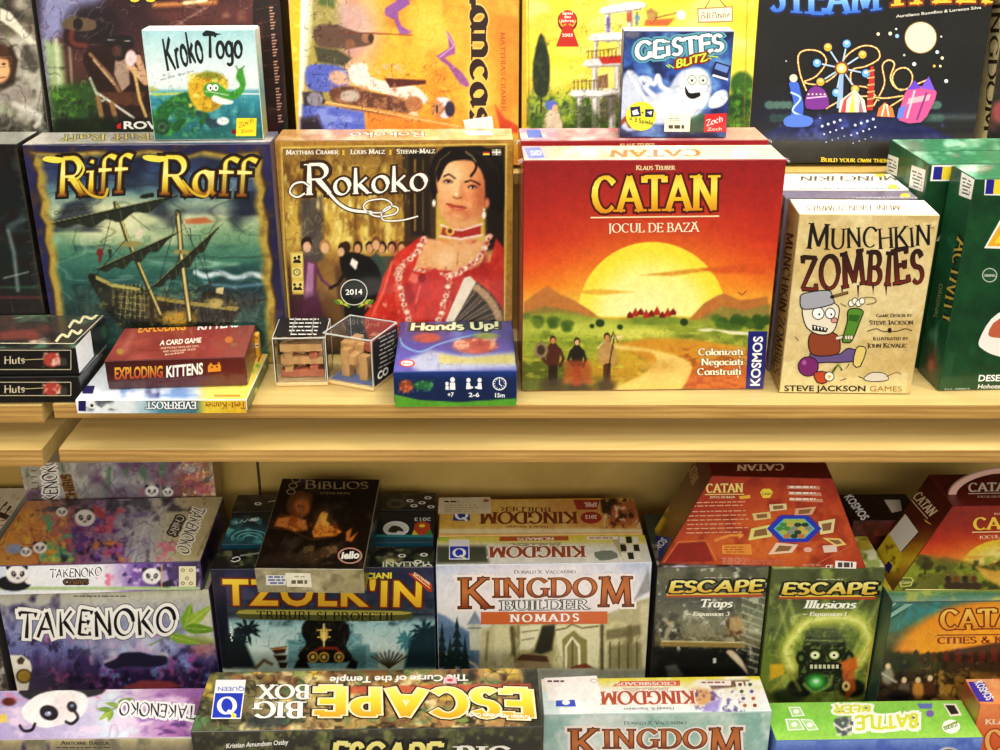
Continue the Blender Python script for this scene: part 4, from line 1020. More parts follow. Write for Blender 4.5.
# --- sunset boxes
def sunset(p, T, sc=1.0, people=True, trees=True):
    """landscape art; T maps the big box's own photo coordinates into this panel's"""
    q = lambda pts: [T(*a) for a in pts]
    Xs, Ys = T.inv(p.X, p.Y)
    st = [(160, '#8f1d22'), (205, '#a3261f'), (240, '#b8301c'), (262, '#d4481a'), (285, '#e8701e'), (305, '#e9a34a'), (315, '#c4b05a'), (322, '#a3a84c'), (345, '#9ba23e'), (370, '#93832c'), (395, '#7d6a20')]
    ys = [a for a, _ in st]; cs = np.array([hx(c) for _, c in st])
    for k in range(3): p.col[..., k] = np.interp(Ys, ys, cs[:, k])
    gl = np.exp(-(((Xs - 655) / 105) ** 2 + ((Ys - 305) / 80) ** 2))
    p.mixmask(gl * .75, '#f7a52a')
    E = lambda cx, cy, rx, ry, col, rot=0, soft=1., a=1.: (p.mixmask(np.clip((1 - np.sqrt(((Xs - cx) / rx) ** 2 + ((Ys - cy) / ry) ** 2)) * min(rx, ry) / soft + .5, 0, 1) * a, col))
    above = np.clip((318 - Ys) / 3, 0, 1)
    r = np.sqrt(((Xs - 652) / 74) ** 2 + ((Ys - 315) / 73) ** 2)
    sunm = np.clip((1 - r) * 60 + .5, 0, 1) * above
    p.mixmask(sunm, '#f6d53a'); p.mixmask(np.clip((1 - r * 1.12) * 3, 0, 1) * above, '#fbec7c'); p.mixmask(np.exp(-(((Xs - 640) / 50) ** 2 + ((Ys - 312) / 30) ** 2)) * above * .7, '#fff5a8')
    P = lambda pts, col, soft=1., a=1, sm=0: p.poly(q(pts), col, soft, a, sm)
    P([(640, 275), (690, 269), (745, 266), (700, 272), (672, 276)], '#cf7a28', 2, .75); P([(560, 292), (600, 289), (635, 292), (600, 295)], '#e09a34', 2, .8); P([(700, 268), (765, 262), (765, 274), (712, 273)], '#c8521e', 3, .6)
    P([(524, 302), (540, 290), (548, 286), (560, 294), (574, 300), (590, 310), (600, 318), (524, 318)], '#b5763c', 2); P([(524, 312), (545, 306), (580, 312), (596, 320), (524, 322)], '#8c7a3c', 3)
    P([(690, 318), (704, 303), (716, 296), (724, 293), (740, 300), (752, 299), (768, 296), (768, 322), (690, 322)], '#b2743a', 2); P([(700, 318), (722, 306), (745, 310), (770, 304), (770, 324), (700, 322)], '#8e8040', 3)
    # fields
    P([(524, 316), (560, 312), (600, 318), (640, 322), (660, 318), (700, 320), (768, 316), (768, 345), (524, 345)], '#8f9a3c', 4)
    E(590, 330, 60, 9, '#b9c052', 0, 8, .9); E(560, 350, 50, 14, '#8d9a34', 0, 10, .9); E(640, 334, 30, 5, '#d4d060', 0, 4, .8); E(540, 375, 40, 18, '#5f6a1e', 0, 12, .9)
    p.mixmask(np.clip((noise2(Xs, Ys * 2, 14, 3) - .5) * 4, 0, 1) * np.clip((Ys - 322) / 8, 0, 1) * .45, '#55651c'); p.mixmask(np.clip((noise2(Xs, Ys * 3, 10, 9) - .58) * 5, 0, 1) * np.clip((Ys - 322) / 8, 0, 1) * .5, '#c9c258')
    p.mixmask(np.clip(1 - np.abs(noise2(Xs, Ys * 2.4, 9, 71) - .5) / .025, 0, 1) * np.clip((Ys - 326) / 8, 0, 1) * .35, '#3a4212')
    P([(616, 343), (650, 338), (700, 340), (764, 352), (764, 392), (700, 392), (672, 376), (640, 356)], '#c98d2e', 5); p.mixmask(np.clip((noise2(Xs, Ys * 3, 7, 19) - .5) * 5, 0, 1) * np.clip((Xs - 660) / 20, 0, 1) * np.clip((Ys - 345) / 8, 0, 1) * .7, '#8c4d1a')
    P([(676, 380), (700, 362), (764, 366), (764, 392), (690, 392)], '#b4502a', 8, .55)
    P([(616, 338), (606, 345), (622, 350), (650, 352), (656, 362), (640, 376), (610, 392), (672, 392), (688, 378), (690, 362), (664, 352), (636, 347), (612, 343), (624, 338), (614, 334)], '#e3ba6c', 3, 1, 3); E(660, 366, 16, 6, '#c89a50', 0, 6, .7)
    for k in range(26):
        x = 716 + (k * 37 % 52); y = 318 + (k * 13 % 9); E(x, y, 5, 4, '#3d5a1c' if k % 2 else '#567226', 0, 2.5, .95)
    for k in range(16):
        x = 526 + (k * 29 % 44); y = 316 + (k * 11 % 10) + (x - 526) * .1; E(x, y, 5, 3, '#4a6420' if k % 2 else '#6a7a2c', 0, 2.5, .9)
    E(706, 330, 7, 1.4, '#ece6c0', 0, 1.5, .9); P([(706, 328), (730, 331), (766, 333), (766, 336), (730, 334)], '#e0dcae', 1.5)
    E(654, 320, 30, 5, '#7a8a34', 0, 3); 
    for k in range(9):
        x = 630 + k * 5.4; y = 318 - (k % 3) * 1.5; P([(x - 3, y), (x - 3, y - 3.5), (x, y - 7 - (k % 2) * 2), (x + 3, y - 3.5), (x + 3, y)], '#a8371c' if k % 2 else '#7c2412', 1)
    for x, y, r_ in ((600, 323, 4.5), (620, 327, 3), (684, 322, 4), (592, 326, 2.5)): E(x, y, r_, r_ * .9, '#33491a', 0, 1.5)
    p.line(q([(598, 348), (606, 340), (622, 336)]), 1.4 * sc, '#f2e6b8', 1, .8); p.line(q([(738, 292), (742, 295), (746, 291)]), .8, '#6a2a14', 1)
    if people:
        E(552, 385, 12, 8, '#3c3410', 0, 5, .8); E(578, 388, 14, 7, '#3c3410', 0, 5, .8); E(606, 386, 10, 6, '#3c3410', 0, 5, .8)
        for x, y, h, b, s_, hr, lg, w in ((553, 386, 50, '#5b2f1c', '#c88a5c', '#3b1d0e', '#33220f', .16), (577, 386, 48, '#2c231a', '#d7a27a', '#1a1008', '#8a3a1c', .14), (607, 385, 52, '#b08a58', '#c98a5c', '#2a180c', '#5a3a1c', .13)):
            fig(p, *T(x, y), h * sc, b, s_, hr, lg, w)
        E(541, 350, 7, 8, '#8a7a5c', 0, 2); E(541, 350, 4, 5, '#4a3a22', 0, 2); P([(566, 360), (590, 360), (592, 384), (562, 384)], '#a4542c', 4, .7); p.line(q([(614, 338), (606, 382)]), 1.2 * sc, '#33220f'); p.line(q([(610, 342), (613, 332), (618, 342)]), .8, '#33220f')
class TM:
    def __init__(s, src, dst):      # affine from 3 point pairs
        A = np.array([[x, y, 1] for x, y in src], float); s.M = np.linalg.solve(A, np.array(dst, float)); s.I = np.linalg.solve(np.array([[x, y, 1] for x, y in dst], float), np.array(src, float))
    def __call__(s, x, y): v = np.array([x, y, 1.]) @ s.M; return float(v[0]), float(v[1])
    def inv(s, X, Y): return X * s.I[0, 0] + Y * s.I[1, 0] + s.I[2, 0], X * s.I[0, 1] + Y * s.I[1, 1] + s.I[2, 1]
p = front(B['red'], '#8f1d22', mat=M_WRAP, step=1.0); PN['red'] = p
sunset(p, TM([(0, 0), (1, 0), (0, 1)], [(0, 0), (1, 0), (0, 1)]))
CG = [(0, '#d98a14'), (.45, '#f6c22e'), (.7, '#fde86a'), (1, '#f3b42a')]
p.text('Klaus Teuber', (636, 170), (675, 169.6), 4.6, '#f0cf9a', 'serifb', smallcaps=.85)
p.text('CATAN', (592, 212), (718, 210), 35, '#f6c22e', 'serifb', out=[(.07, '#5e120e')], grad=CG)
p.vline([(590.5, 217.5), (719, 216)], 1.4, '#f6d3a0')
p.text('JOCUL DE BAZA', (608, 232.5), (699, 231.5), 9, '#f8e2b8', 'serif'); p.vline([(692, 221.8), (694.4, 223.4), (696.8, 221.4)], 1, '#f8e2b8', 4)
for t, x0, x1, y in (('Colonizaţi', 698, 743, 355), ('Negociaţi', 701, 743, 365), ('Construiţi', 697, 741, 374.6)): p.text(t.replace('ţ', 't'), (x0, y), (x1, y - .4), 6.6, '#fdf0c4', 'serifb', out=(.04, '#6e2a10'))
for x, y in ((741.5, 356.5), (741.5, 366.5), (739.5, 376.2)): p.vell(x - 2, y, .6, .9, '#fdf0c4')
p.vpoly([(748.3, 331), (767.2, 331), (763.6, 389.6), (745.5, 389.8)], '#232a7c')
p.text('KOSMOS', (759.2, 386), (762.6, 336), 0, '#ffffff', up=(-9, 0), bold=.035)
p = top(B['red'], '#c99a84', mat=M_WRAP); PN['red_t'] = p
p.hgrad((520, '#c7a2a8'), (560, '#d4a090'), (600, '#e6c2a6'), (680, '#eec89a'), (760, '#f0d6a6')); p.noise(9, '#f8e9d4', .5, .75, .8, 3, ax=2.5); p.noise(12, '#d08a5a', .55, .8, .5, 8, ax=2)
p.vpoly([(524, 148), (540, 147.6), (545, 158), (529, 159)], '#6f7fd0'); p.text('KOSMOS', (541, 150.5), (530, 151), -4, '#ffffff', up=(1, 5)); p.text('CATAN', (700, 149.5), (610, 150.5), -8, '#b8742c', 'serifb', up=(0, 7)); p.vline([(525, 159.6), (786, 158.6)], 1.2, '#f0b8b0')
p = left(B['red'], '#7d2a22', mat=M_WRAP); PN['red_s'] = p
p.vgrad((150, '#a34a4a'), (230, '#8c2a20'), (300, '#9a5a2c'), (390, '#6a4a22'))
p = front(B['red2'], '#9a2226', mat=M_WRAP); PN['red2'] = p
p.text('KLAUS TEUBER', (620, 147.5), (655, 147.3), 4, '#e9c48c', 'serifb')
p = top(B['red2'], '#b98d9c', mat=M_WRAP); PN['red2_t'] = p
p.hgrad((520, '#a98aa4'), (580, '#b8727a'), (700, '#c07a78'), (760, '#c9a088')); p.noise(8, '#e9d6d0', .5, .75, .7, 3, ax=2.5)
p.vpoly([(526, 130), (540, 130), (543, 138), (528, 138)], '#5b6cc0')

# --- tan card box with cartoon
p = front(B['zom'], '#cbb07c', mat=M_MATTE); PN['zom'] = p
p.vgrad((212, '#c9ae7c'), (300, '#d6bd8a'), (395, '#cdb27c')); p.noise(30, '#b3935a', .5, .8, .5, 4); p.noise(14, '#e3cf9e', .55, .8, .5, 12)
p.poly([(798, 216), (806, 210), (890, 211), (930, 224), (946, 214), (945, 206), (795, 206)], '#b79c66', 2, .7); p.poly([(776, 362), (800, 360), (818, 366), (845, 378), (908, 372), (906, 397), (774, 397)], '#dcc890', 2, .8)
p.text('Munchkin', (807, 250), (931, 246), 25, '#1f130a', 'rough', jitter=.12, smallcaps=.82)
p.text('ZOMBIES', (801, 289), (924, 282), 33, '#5c1f0e', 'rough', jitter=.13, spacing=.07, out=[(.035, '#2a1008')], grad=[(0, '#7a2f18'), (.5, '#5a1c0c'), (1, '#3a120a')], seed=4)
for i, x in enumerate((826, 842, 858, 873, 886)): p.vpoly([(x - 1.2, 285), (x + 1.2, 285), (x, 294 + (i % 3) * 3)], '#4c160a')
p.text('TM', (929, 229), (934, 229), 2.4, '#3a2a18')
for t, x0, x1, y, h, st in (('Game Design by', 876, 912, 317, 3.4, 'serifb'), ('Steve Jackson', 869, 913, 324.5, 4.6, 'serifb'), ('Illustrated by', 873, 908, 340, 3.4, 'serifb'), ('John Kovalic', 867, 907, 347.5, 4.6, 'serifb')): p.text(t, (x0, y), (x1, y - .3), h, '#4a2c14', st, smallcaps=.82)
p.vline([(867, 331), (876, 328.5), (883, 331), (896, 331), (905, 328.5), (912, 330.5)], .9, '#3a2412', 5); p.vell(889.5, 330, 2, 2.6, '#3a2412')
p.text('STEVE JACKSON', (784, 390.6), (866, 391), 5.4, '#17110a', bold=.03); p.text('GAMES', (869, 391), (902, 391.2), 5.2, '#9a7c40')
# an invented seated cartoon fellow
K = '#17110c'
def blob(pts, col, sm=5, o=1.1):
    p.vpoly(pts, col, sm); p.vline(catmull(pts, sm) + [catmull(pts, sm)[0]], o, K)
blob([(811, 352), (827, 346), (838, 354), (848, 348), (858, 352), (856, 360), (842, 362), (828, 362), (812, 362)], '#6c5a86')
blob([(856, 348), (862, 346), (866, 350), (860, 366), (853, 364)], '#d9bb72', 2)
blob([(809, 336), (820, 330), (836, 334), (840, 344), (836, 354), (812, 354)], '#8e4c2a'); p.vline([(836, 338), (846, 336), (852, 334)], 4, K); p.vline([(836, 338), (846, 336), (852, 334)], 2.6, '#dccdb0')
blob([(802, 308), (808, 299), (826, 300), (838, 306), (838, 318), (832, 332), (818, 334), (806, 326)], '#e0d4b8')
p.vell(818, 313, 6.4, 6.6, K); p.vell(818, 313, 5.4, 5.6, '#fbf8ee'); p.vell(830, 313, 5.4, 5.8, K); p.vell(830, 313, 4.4, 4.8, '#fbf8ee'); p.vell(819, 314, 1, 1.2, K); p.vell(831, 314, 1, 1.2, K)
p.vell(834, 320, 3.6, 3, K); p.vell(834, 320, 2.8, 2.2, '#cf8d84'); p.vpoly([(812, 324), (828, 328), (826, 332), (812, 330)], K); 
for k in range(4): p.vpoly([(813.4 + k * 3.4, 325.4 + k * .7), (815.8 + k * 3.4, 326 + k * .7), (814.6 + k * 3.4, 329.6 + k * .3)], '#f5f0e0')
blob([(800, 299), (804, 293), (828, 290), (832, 297), (832, 304), (804, 309)], '#9c9ca4', 3); p.vline([(830, 297), (848, 292)], 3, K); p.vline([(834, 296), (847, 292)], 1.6, '#8d6a3a')
blob([(848, 310), (856, 308), (863, 311), (860, 320), (852, 340), (846, 342), (842, 340), (847, 322)], '#5f8a2e', 3); p.vpoly([(849, 314), (860, 315), (857, 322), (848, 320)], '#3c6a1c')
for k in range(4): p.vell(851 + k * 3.6, 303 - (k % 2) * 2.4, 3.2, 3.6, K); p.vell(851 + k * 3.6, 303 - (k % 2) * 2.4, 2.4, 2.8, '#f3ead2')
for k in range(3): p.vell(846 + k * 2.6, 337, 1.9, 2.6, K); p.vell(846 + k * 2.6, 337, 1.3, 2, '#dccdb0')
p.vell(808, 366, 10.6, 10.2, K); p.vell(808, 366, 9.6, 9.2, '#7c2a70'); p.vell(804, 362, 2.2, 2.6, '#a8589c')
blob([(814, 372), (828, 372), (826, 382), (817, 382)], '#b5502c', 2); p.vell(829, 376, 5.2, 5, K); p.vell(829, 376, 4.3, 4.1, '#e7e0c8'); p.vell(829, 376, 1.5, 1.5, '#d6a23c')
p.vline([(836, 366), (832, 372), (838, 364), (842, 370)], 2, '#5f7a2a'); blob([(864, 377), (872, 372), (884, 373), (888, 379), (876, 381), (866, 380)], '#cfc4b4', 4, .8); p.vline([(886, 376), (896, 372), (901, 374)], .9, '#8c6a54', 5); p.vline([(864, 378), (858, 376)], .8, K)
for a, b in (((840, 380), (846, 378)), ((846, 368), (849, 363)), ((798, 340), (795, 336)), ((866, 304), (873, 303)), ((840, 303), (846, 306))): p.vline([a, b], .7, K)
p.vline([(872, 303), (876, 301), (873, 297), (864, 297)], .7, K, 4)
p = top(B['zom'], '#e9dfc4', mat=M_MATTE); PN['zom_t'] = p
p.noise(16, '#cdb684', .45, .8, .5, 3, ax=2); p.text('MUNCHKIN ZOMBIES', (900, 205), (806, 206), -5, '#6a5030', 'rough', up=(0, 5.5))
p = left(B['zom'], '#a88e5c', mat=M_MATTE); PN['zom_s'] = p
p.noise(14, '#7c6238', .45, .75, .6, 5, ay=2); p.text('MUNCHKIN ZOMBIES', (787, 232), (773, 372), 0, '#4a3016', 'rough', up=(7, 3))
for k, c, tx in ((2, '#7a7280', '#c9c3cc'), (3, '#f1ece0', '#5a4c3a'), (4, '#ece4cc', '#6a583c')):
    p = top(B['zom%d' % k], c, mat=M_WRAP); PN['zomt%d' % k] = p
    p.noise(9, '#ffffff' if k > 2 else '#4e465c', .5, .8, .5, k, ax=2.5)
    y = {2: 197, 3: 188, 4: 176}[k]; p.text(('MUNCHKIN APOCALYPSE', 'MUNCHKIN DELUXE', 'MUNCHKIN')[k - 2], (898 - (4 - k) * -2, y), (800, y + .6), -4, tx, 'rough', up=(0, 4.6))
    p.vell((905, 893, 880)[k - 2], y - 1, 5, 2.4, '#d9b545')
    q = left(B['zom%d' % k], '#a59474', mat=M_MATTE); PN['zoms%d' % k] = q; q.noise(8, '#5c4c3c', .4, .7, .6, k)

# --- green boxes at the right
def flag(p, x, y, w, h, sk=0):
    for k, c in enumerate(('#2c2a8c', '#e9c938', '#b8332c')):
        p.vpoly([(x + w * k / 3, y + sk * k / 3), (x + w * (k + 1) / 3, y + sk * (k + 1) / 3), (x + w * (k + 1) / 3 - 1.6, y + h + sk * (k + 1) / 3), (x + w * k / 3 - 1.6, y + h + sk * k / 3)], c)
for k in (1, 2, 3):
    b = B['act%d' % k]
    p = front(b, '#17532f', mat=M_WRAP); PN['actf%d' % k] = p
    p.noise(26, '#0d3a20', .4, .75, .6, k); p.noise(16, '#3f7a50', .62, .85, .35, k + 5, ay=2)
    if k == 1:
        p.vpoly([(985, 178), (1030, 178), (1030, 196), (984, 195)], '#e9e6dc'); flag(p, 986.5, 179.5, 24, 14.5)
        p.vpoly([(984, 248), (1002, 216), (1040, 216), (1040, 250)], '#efe9d8'); p.vpoly([(987, 246), (1003, 219), (1040, 219), (1040, 247)], '#e9a426'); p.vpoly([(994, 243), (1006, 226), (1040, 226), (1040, 244)], '#f3cf3a')
        p.vell(989.5, 275, 7.6, 7.2, '#a9b4a4'); p.vell(989.5, 275, 6.6, 6.2, '#2c5a3c'); p.text('ORIGINAL', (984, 276.5), (995.5, 276.5), 2.4, '#d7dccf', bold=.02)
        p.vpoly([(979, 340), (998, 313), (1040, 306), (1040, 362), (1002, 357), (984, 350)], '#e9e4da', 4); p.poly([(980, 340), (998, 315), (1040, 310), (1040, 360), (984, 350)], '#c9c4ba', 2); p.vpoly([(988, 334), (1000, 318), (1040, 314), (1040, 340), (1000, 338)], '#b5664a', 3)
        p.text('DESENEAZA', (977.5, 381), (1032, 380.5), 6, '#ffffff', bold=.03, shear=.15); p.text('Hohote de ras', (977, 388.4), (1020, 388), 4.2, '#e9efe6', bold=.02, shear=.2); p.text('(c) 2003', (944, 389.8), (970, 389.6), 1.8, '#c9d4c8')
        p.vpoly([(938, 386), (948, 352), (956, 352), (948, 388)], '#2a5a38')
    elif k == 2:
        p.vpoly([(932, 165), (962, 165), (960, 181), (930, 181)], '#e9e6dc'); flag(p, 934, 166.6, 26, 13)
        p.vpoly([(936, 241), (954, 212), (980, 212), (980, 242)], '#efe9d8'); p.vpoly([(939, 239), (955, 215), (980, 215), (980, 240)], '#e0b02a')
    s_ = left(b, '#1b5a3a', mat=M_WRAP); PN['acts%d' % k] = s_
    s_.noise(14, '#3d8060', .5, .8, .5, k, ay=2); s_.noise(8, '#cfe0d4', .68, .85, .35, k + 3, ay=3)
    if k == 1:
        s_.vpoly([(962, 172), (975, 178), (972, 200), (959, 195)], '#eef0e8'); s_.lines(962, 177, 972, 5, 3.6, 1.6, '#4a5a50', slant=.35)
        s_.text('ACTIVITY', (958, 238), (943, 322), 0, '#3a3414', 'rough', up=(11, 4), jitter=.15, out=[(.09, '#1a1c0c')]); s_.text('ACTIVITY', (957, 238), (942, 322), 0, '#c2b05a', 'rough', up=(11, 4), jitter=.15)
        s_.text('ORIGINAL', (940, 283), (934, 318), 0, '#9aa07a', up=(3.4, 1.2)); s_.ell(932, 364, 5, 10, '#8a5a4a', soft=4); s_.ell(931, 365, 2.5, 5, '#d98a7a', soft=2)
        s_.poly([(926, 340), (940, 348), (936, 386), (921, 376)], '#7a5a44', 6, .5)
    elif k == 2:
        s_.vpoly([(912, 165), (926, 170), (923, 192), (909, 187)], '#eef0e8'); s_.lines(912, 170, 923, 5, 3.6, 1.5, '#4a5a50', slant=.35)
    else:
        s_.vpoly([(888, 154), (899, 158), (897, 176), (886, 172)], '#e2e8e0'); s_.lines(888, 158, 897, 4, 3.6, 1.4, '#4a5a50', slant=.35)
    t_ = top(b, '#3f7f5c', mat=M_WRAP); PN['actt%d' % k] = t_
    t_.noise(9, '#9cc4ac', .5, .75, .8, k, ax=2); t_.noise(14, '#d6e0c8', .6, .8, .6, k + 2, ax=2); t_.noise(12, '#c98a8a', .66, .85, .5, k + 9, ax=2)
# ---------------------------------------------------------------- back row on the display step
p = front(B['pirate'], '#2a1614', mat=M_GLOSS); PN['pirate'] = p
p.vgrad((0, '#3a1c22'), (30, '#44242a'), (60, '#5b3a34'), (90, '#4c3428'), (130, '#22301a'))
p.rect((38, -80, 41.5, 140), '#1c1a30', 2)
p.poly([(40, -20), (110, -20), (95, 20), (85, 45), (70, 30), (52, 42), (50, 90), (56, 130), (40, 130)], '#8d90b4', 14, .9)
p.poly([(44, 40), (62, 44), (66, 84), (78, 90), (80, 100), (52, 102)], '#97ad7c', 6, .9); p.line([(56, 40), (60, 90)], 4, '#c3c8a4', 3, .8); p.line([(68, 20), (72, 84)], 2, '#b5b592', 3, .7)
p.poly([(50, 88), (92, 80), (100, 110), (150, 116), (155, 132), (54, 132)], '#34551f', 8); p.noise(8, '#6a9a34', .58, .8, .7, 4, box=(52, 90, 110, 132)); p.noise(9, '#142410', .5, .75, .7, 14, box=(52, 100, 160, 132))
p.poly([(150, 10), (283, -10), (283, 40), (200, 26), (170, 30)], '#6d3f3a', 16, .8); p.line([(155, 5), (215, 2)], 4, '#e8a254', 5, .9); p.line([(185, 3), (206, 0)], 3, '#fff2c0', 2); p.line([(205, 8), (172, 28)], 2.4, '#83625a', 2); p.noise(16, '#a88a6a', .6, .8, .6, 19, box=(180, -10, 290, 40))
p.ell(92, 26, 26, 22, '#24161c', soft=14, a=.9)
p.ink(8, .4, 5, (40, -20, 290, 132)); p.ink(5, .3, 15, (50, 85, 160, 132), dark='#0c1808', light='#a8c878')
# adventurer: raised arm, cap, coat
p.line([(84, 44), (70, 40), (72, 24)], 11, '#3a1a18', 2, sm=4); p.line([(86, 46), (72, 42), (73, 26)], 5, '#6b3a30', 3, sm=4)
p.poly([(63, 22), (72, 17), (94, 20), (95, 29), (82, 31), (64, 28)], '#6a5a44', 1.5, sm=3); p.ell(78, 24, 5, 6, '#2b1a16'); 
p.poly([(88, 50), (112, 44), (136, 50), (146, 70), (148, 120), (104, 122), (98, 92), (84, 64)], '#34150f', 2, sm=3); p.line([(90, 54), (112, 78), (126, 104)], 3.4, '#8a6a50', 1.5); p.line([(94, 60), (114, 84)], 2, '#b79a76', 1.2)
p.poly([(116, 52), (128, 54), (130, 84), (122, 92), (114, 74)], '#9a8474', 2); p.poly([(100, 92), (146, 92), (140, 106), (106, 104)], '#5d3a20', 2); p.line([(96, 92), (108, 100), (134, 118)], 2, '#d8cfc0', 1)
p.poly([(106, 42), (112, 36), (130, 36), (134, 44), (130, 48), (110, 46)], '#1c1a1a', 1.2, sm=3); p.line([(108, 40), (130, 41)], 1.2, '#8d8a84', 1); p.ell(119, 50, 9, 11, '#261612', soft=2); p.ell(117, 51, 5, 6, '#5a3c30', soft=3)
p.line([(138, 58), (146, 82), (130, 66)], 7, '#c49a7c', 2); p.ell(131, 58, 5.5, 8, '#e8cdd0', soft=2, a=.9); p.line([(134, 70), (140, 100), (146, 116)], 3, '#c9a86a', 1.5); p.line([(90, 78), (100, 100), (106, 98)], 2.4, '#9aa48c', 1.2, sm=3); p.line([(98, 98), (102, 118)], 5, '#8f7148', 2); p.line([(112, 104), (116, 120)], 5, '#8f7148', 2)
p.poly([(54, 120), (120, 116), (160, 122), (160, 133), (54, 133)], '#1c2412', 4, .8)
p.ink(5, .35, 25, (84, 44, 152, 124), dark='#100604', light='#a88a6a'); p.text('ROVE', (123, 128.6), (166, 128.6), 7, '#e2ddd0', bold=.05); p.vpoly([(117, 125), (121, 122.5), (121, 128.5), (117, 128.5)], '#c02a2a')
p.text('S', (130, 1.5), (140, 1.5), 12, '#d9c33a', bold=.04); p.text('S', (146, 1.5), (156, 1.5), 12, '#d9c33a', bold=.04)
p.rect((253, -80, 284, 140), '#2c1210', 2); p.noise(10, '#6a3a30', .5, .8, .6, 22, ay=3, box=(254, -20, 284, 140)); [p.vpoly([(269 + k * .24, 4 + k * 3), (274 + k * .24 - (k * 7 % 3), 3.6 + k * 3), (274 + k * .24 - (k * 7 % 3), 5 + k * 3), (269 + k * .24, 5.4 + k * 3)], '#b58a78') for k in range(40) if k % 9]; 
for k in range(8): p.line([(256 + k, 10 + k * 14), (278, 4 + k * 15)], .6, '#a58a80', .8, .5)
p = right(B['pirate'], '#1c0f0d', mat=M_GLOSS); PN['pirate_s'] = p; p.noise(8, '#4a2a22', .5, .8, .5, 2)

p = front(B['grey'], '#6a635a', mat=M_WRAP); PN['grey'] = p
p.vgrad((0, '#4c4238'), (40, '#6a6052'), (90, '#8f8a7e'), (130, '#5b5c52')); p.noise(28, '#b9b3a4', .45, .7, .8, 5); p.noise(16, '#2e2a24', .5, .72, .7, 9); p.noise(10, '#7d8a62', .64, .8, .6, 29)
p.poly([(0, 8), (10, 12), (26, 32), (38, 44), (30, 44), (12, 28), (0, 20)], '#d2ccb4', 2); p.poly([(0, 48), (12, 46), (18, 60), (14, 84), (0, 92)], '#3a2a1c', 3); p.ell(0, 66, 11, 17, '#d8a478', soft=3); p.poly([(-12, 44), (6, 46), (14, 60), (13, 80), (8, 60), (-10, 56)], '#55371c', 3); p.ell(4, 64, 2, 1.2, '#2a1a12'); p.line([(0, 78), (5, 77)], 1.3, '#8c3a34'); p.ell(16, 96, 18, 10, '#8a8078', soft=8, a=.8)
p.line([(14, 104), (40, 116), (36, 126)], 5, '#cfcabb', 3, .8, sm=4); p.line([(34, -20), (42, 60), (46, 120)], 3, '#2a2622', 3)

p.ink(9, .45, 7, dark='#1c1814', light='#e4dcc4')
# orange knights box (art lies on its side)
p = front(B['orange'], '#e8922c', mat=M_GLOSS); PN['orange'] = p
p.hgrad((290, '#d9a8a0'), (330, '#c9a08c'), (380, '#eaa438'), (430, '#f0a02c'), (470, '#ee9a34'), (519, '#ea8226')); p.noise(30, '#f8c25a', .45, .75, .7, 3, ay=1.5); p.noise(22, '#d86f1e', .55, .8, .5, 8); p.ell(350, 30, 30, 36, '#a898b8', soft=26, a=.6)
p.rect((290, -80, 305, 140), '#f0b42a', 2); p.noise(5, '#f9dc6a', .5, .7, .6, 6, box=(288, -60, 304, 140)); p.poly([(302, -80), (314, -80), (312, 40), (304, 80), (301, 135), (298, 135), (300, 60)], '#f4efe2', 1.5)
p.poly([(314, -60), (306, 60), (303, 135), (340, 135), (344, 60), (330, -60)], '#8a8a3c', 10, .7)
# standing group far (lying): dark figures
p.poly([(314, 28), (330, 24), (352, 30), (368, 36), (372, 44), (352, 48), (330, 48), (316, 44)], '#6a5040', 2, sm=3); p.ell(367, 38, 5.5, 5, '#9a7256'); p.ell(371, 38, 3, 4.6, '#4a3222'); p.poly([(314, 46), (338, 50), (352, 58), (344, 66), (318, 62)], '#54503a', 3); p.ell(350, 44, 5, 5, '#8a6448'); p.poly([(318, 4), (324, -20), (338, -20), (334, 8)], '#5a6a34', 4); p.line([(340, 32), (412, 35)], 1.2, '#7a3a1c', 1)
p.poly([(385, 8), (395, 2), (404, -10), (410, 4), (398, 12), (402, 26), (412, 32), (400, 34), (394, 20), (386, 16)], '#8a5a98', 1.5, sm=2); p.poly([(446, 30), (454, 42), (455, 54), (445, 58), (462, 72), (470, 86), (460, 84), (448, 66), (436, 56), (449, 48)], '#8f5a8c', 1.5, sm=2); p.line([(447, 34), (454, 46), (440, 57)], 1.2, '#d8b0d0', 1, .7)
# riders lying on their side: blue horse cloths, pale cloak, armour
p.poly([(306, 68), (320, 64), (344, 68), (348, 84), (330, 92), (308, 88)], '#5a66b4', 2.5, sm=3); p.noise(6, '#8a94d8', .55, .75, .7, 9, box=(306, 66, 348, 90)); p.ell(339, 78, 10, 7, '#c79c86', 20, soft=3)
p.poly([(350, 66), (366, 64), (370, 76), (388, 82), (414, 86), (428, 98), (422, 104), (402, 98), (372, 90), (352, 82)], '#eadccb', 2, sm=3); p.noise(6, '#c3a4a8', .55, .75, .6, 13, box=(350, 64, 428, 104)); p.poly([(384, 78), (426, 80), (426, 84), (390, 88)], '#5c2a1a', 1.5)
p.poly([(330, 90), (352, 86), (372, 92), (400, 98), (412, 110), (398, 118), (366, 112), (338, 106)], '#6a4430', 2, sm=3); p.noise(5, '#a87e5c', .5, .7, .7, 12, box=(330, 84, 412, 118)); p.ell(350, 96, 10, 6, '#b0a092', soft=2); p.ell(414, 104, 9, 8, '#a8744f', soft=2); p.ell(413, 117, 6, 5, '#d8c9c0', soft=2)
p.ell(440, 108, 8, 9, '#bd8660', soft=2); p.poly([(436, 98), (448, 98), (454, 108), (448, 118), (440, 116), (446, 108)], '#cfc8d4', 1.5, sm=2); p.ell(450, 109, 5, 8, '#3a2a44', soft=1.5); p.line([(437, 106), (437, 112)], 2, '#4a2c1c')
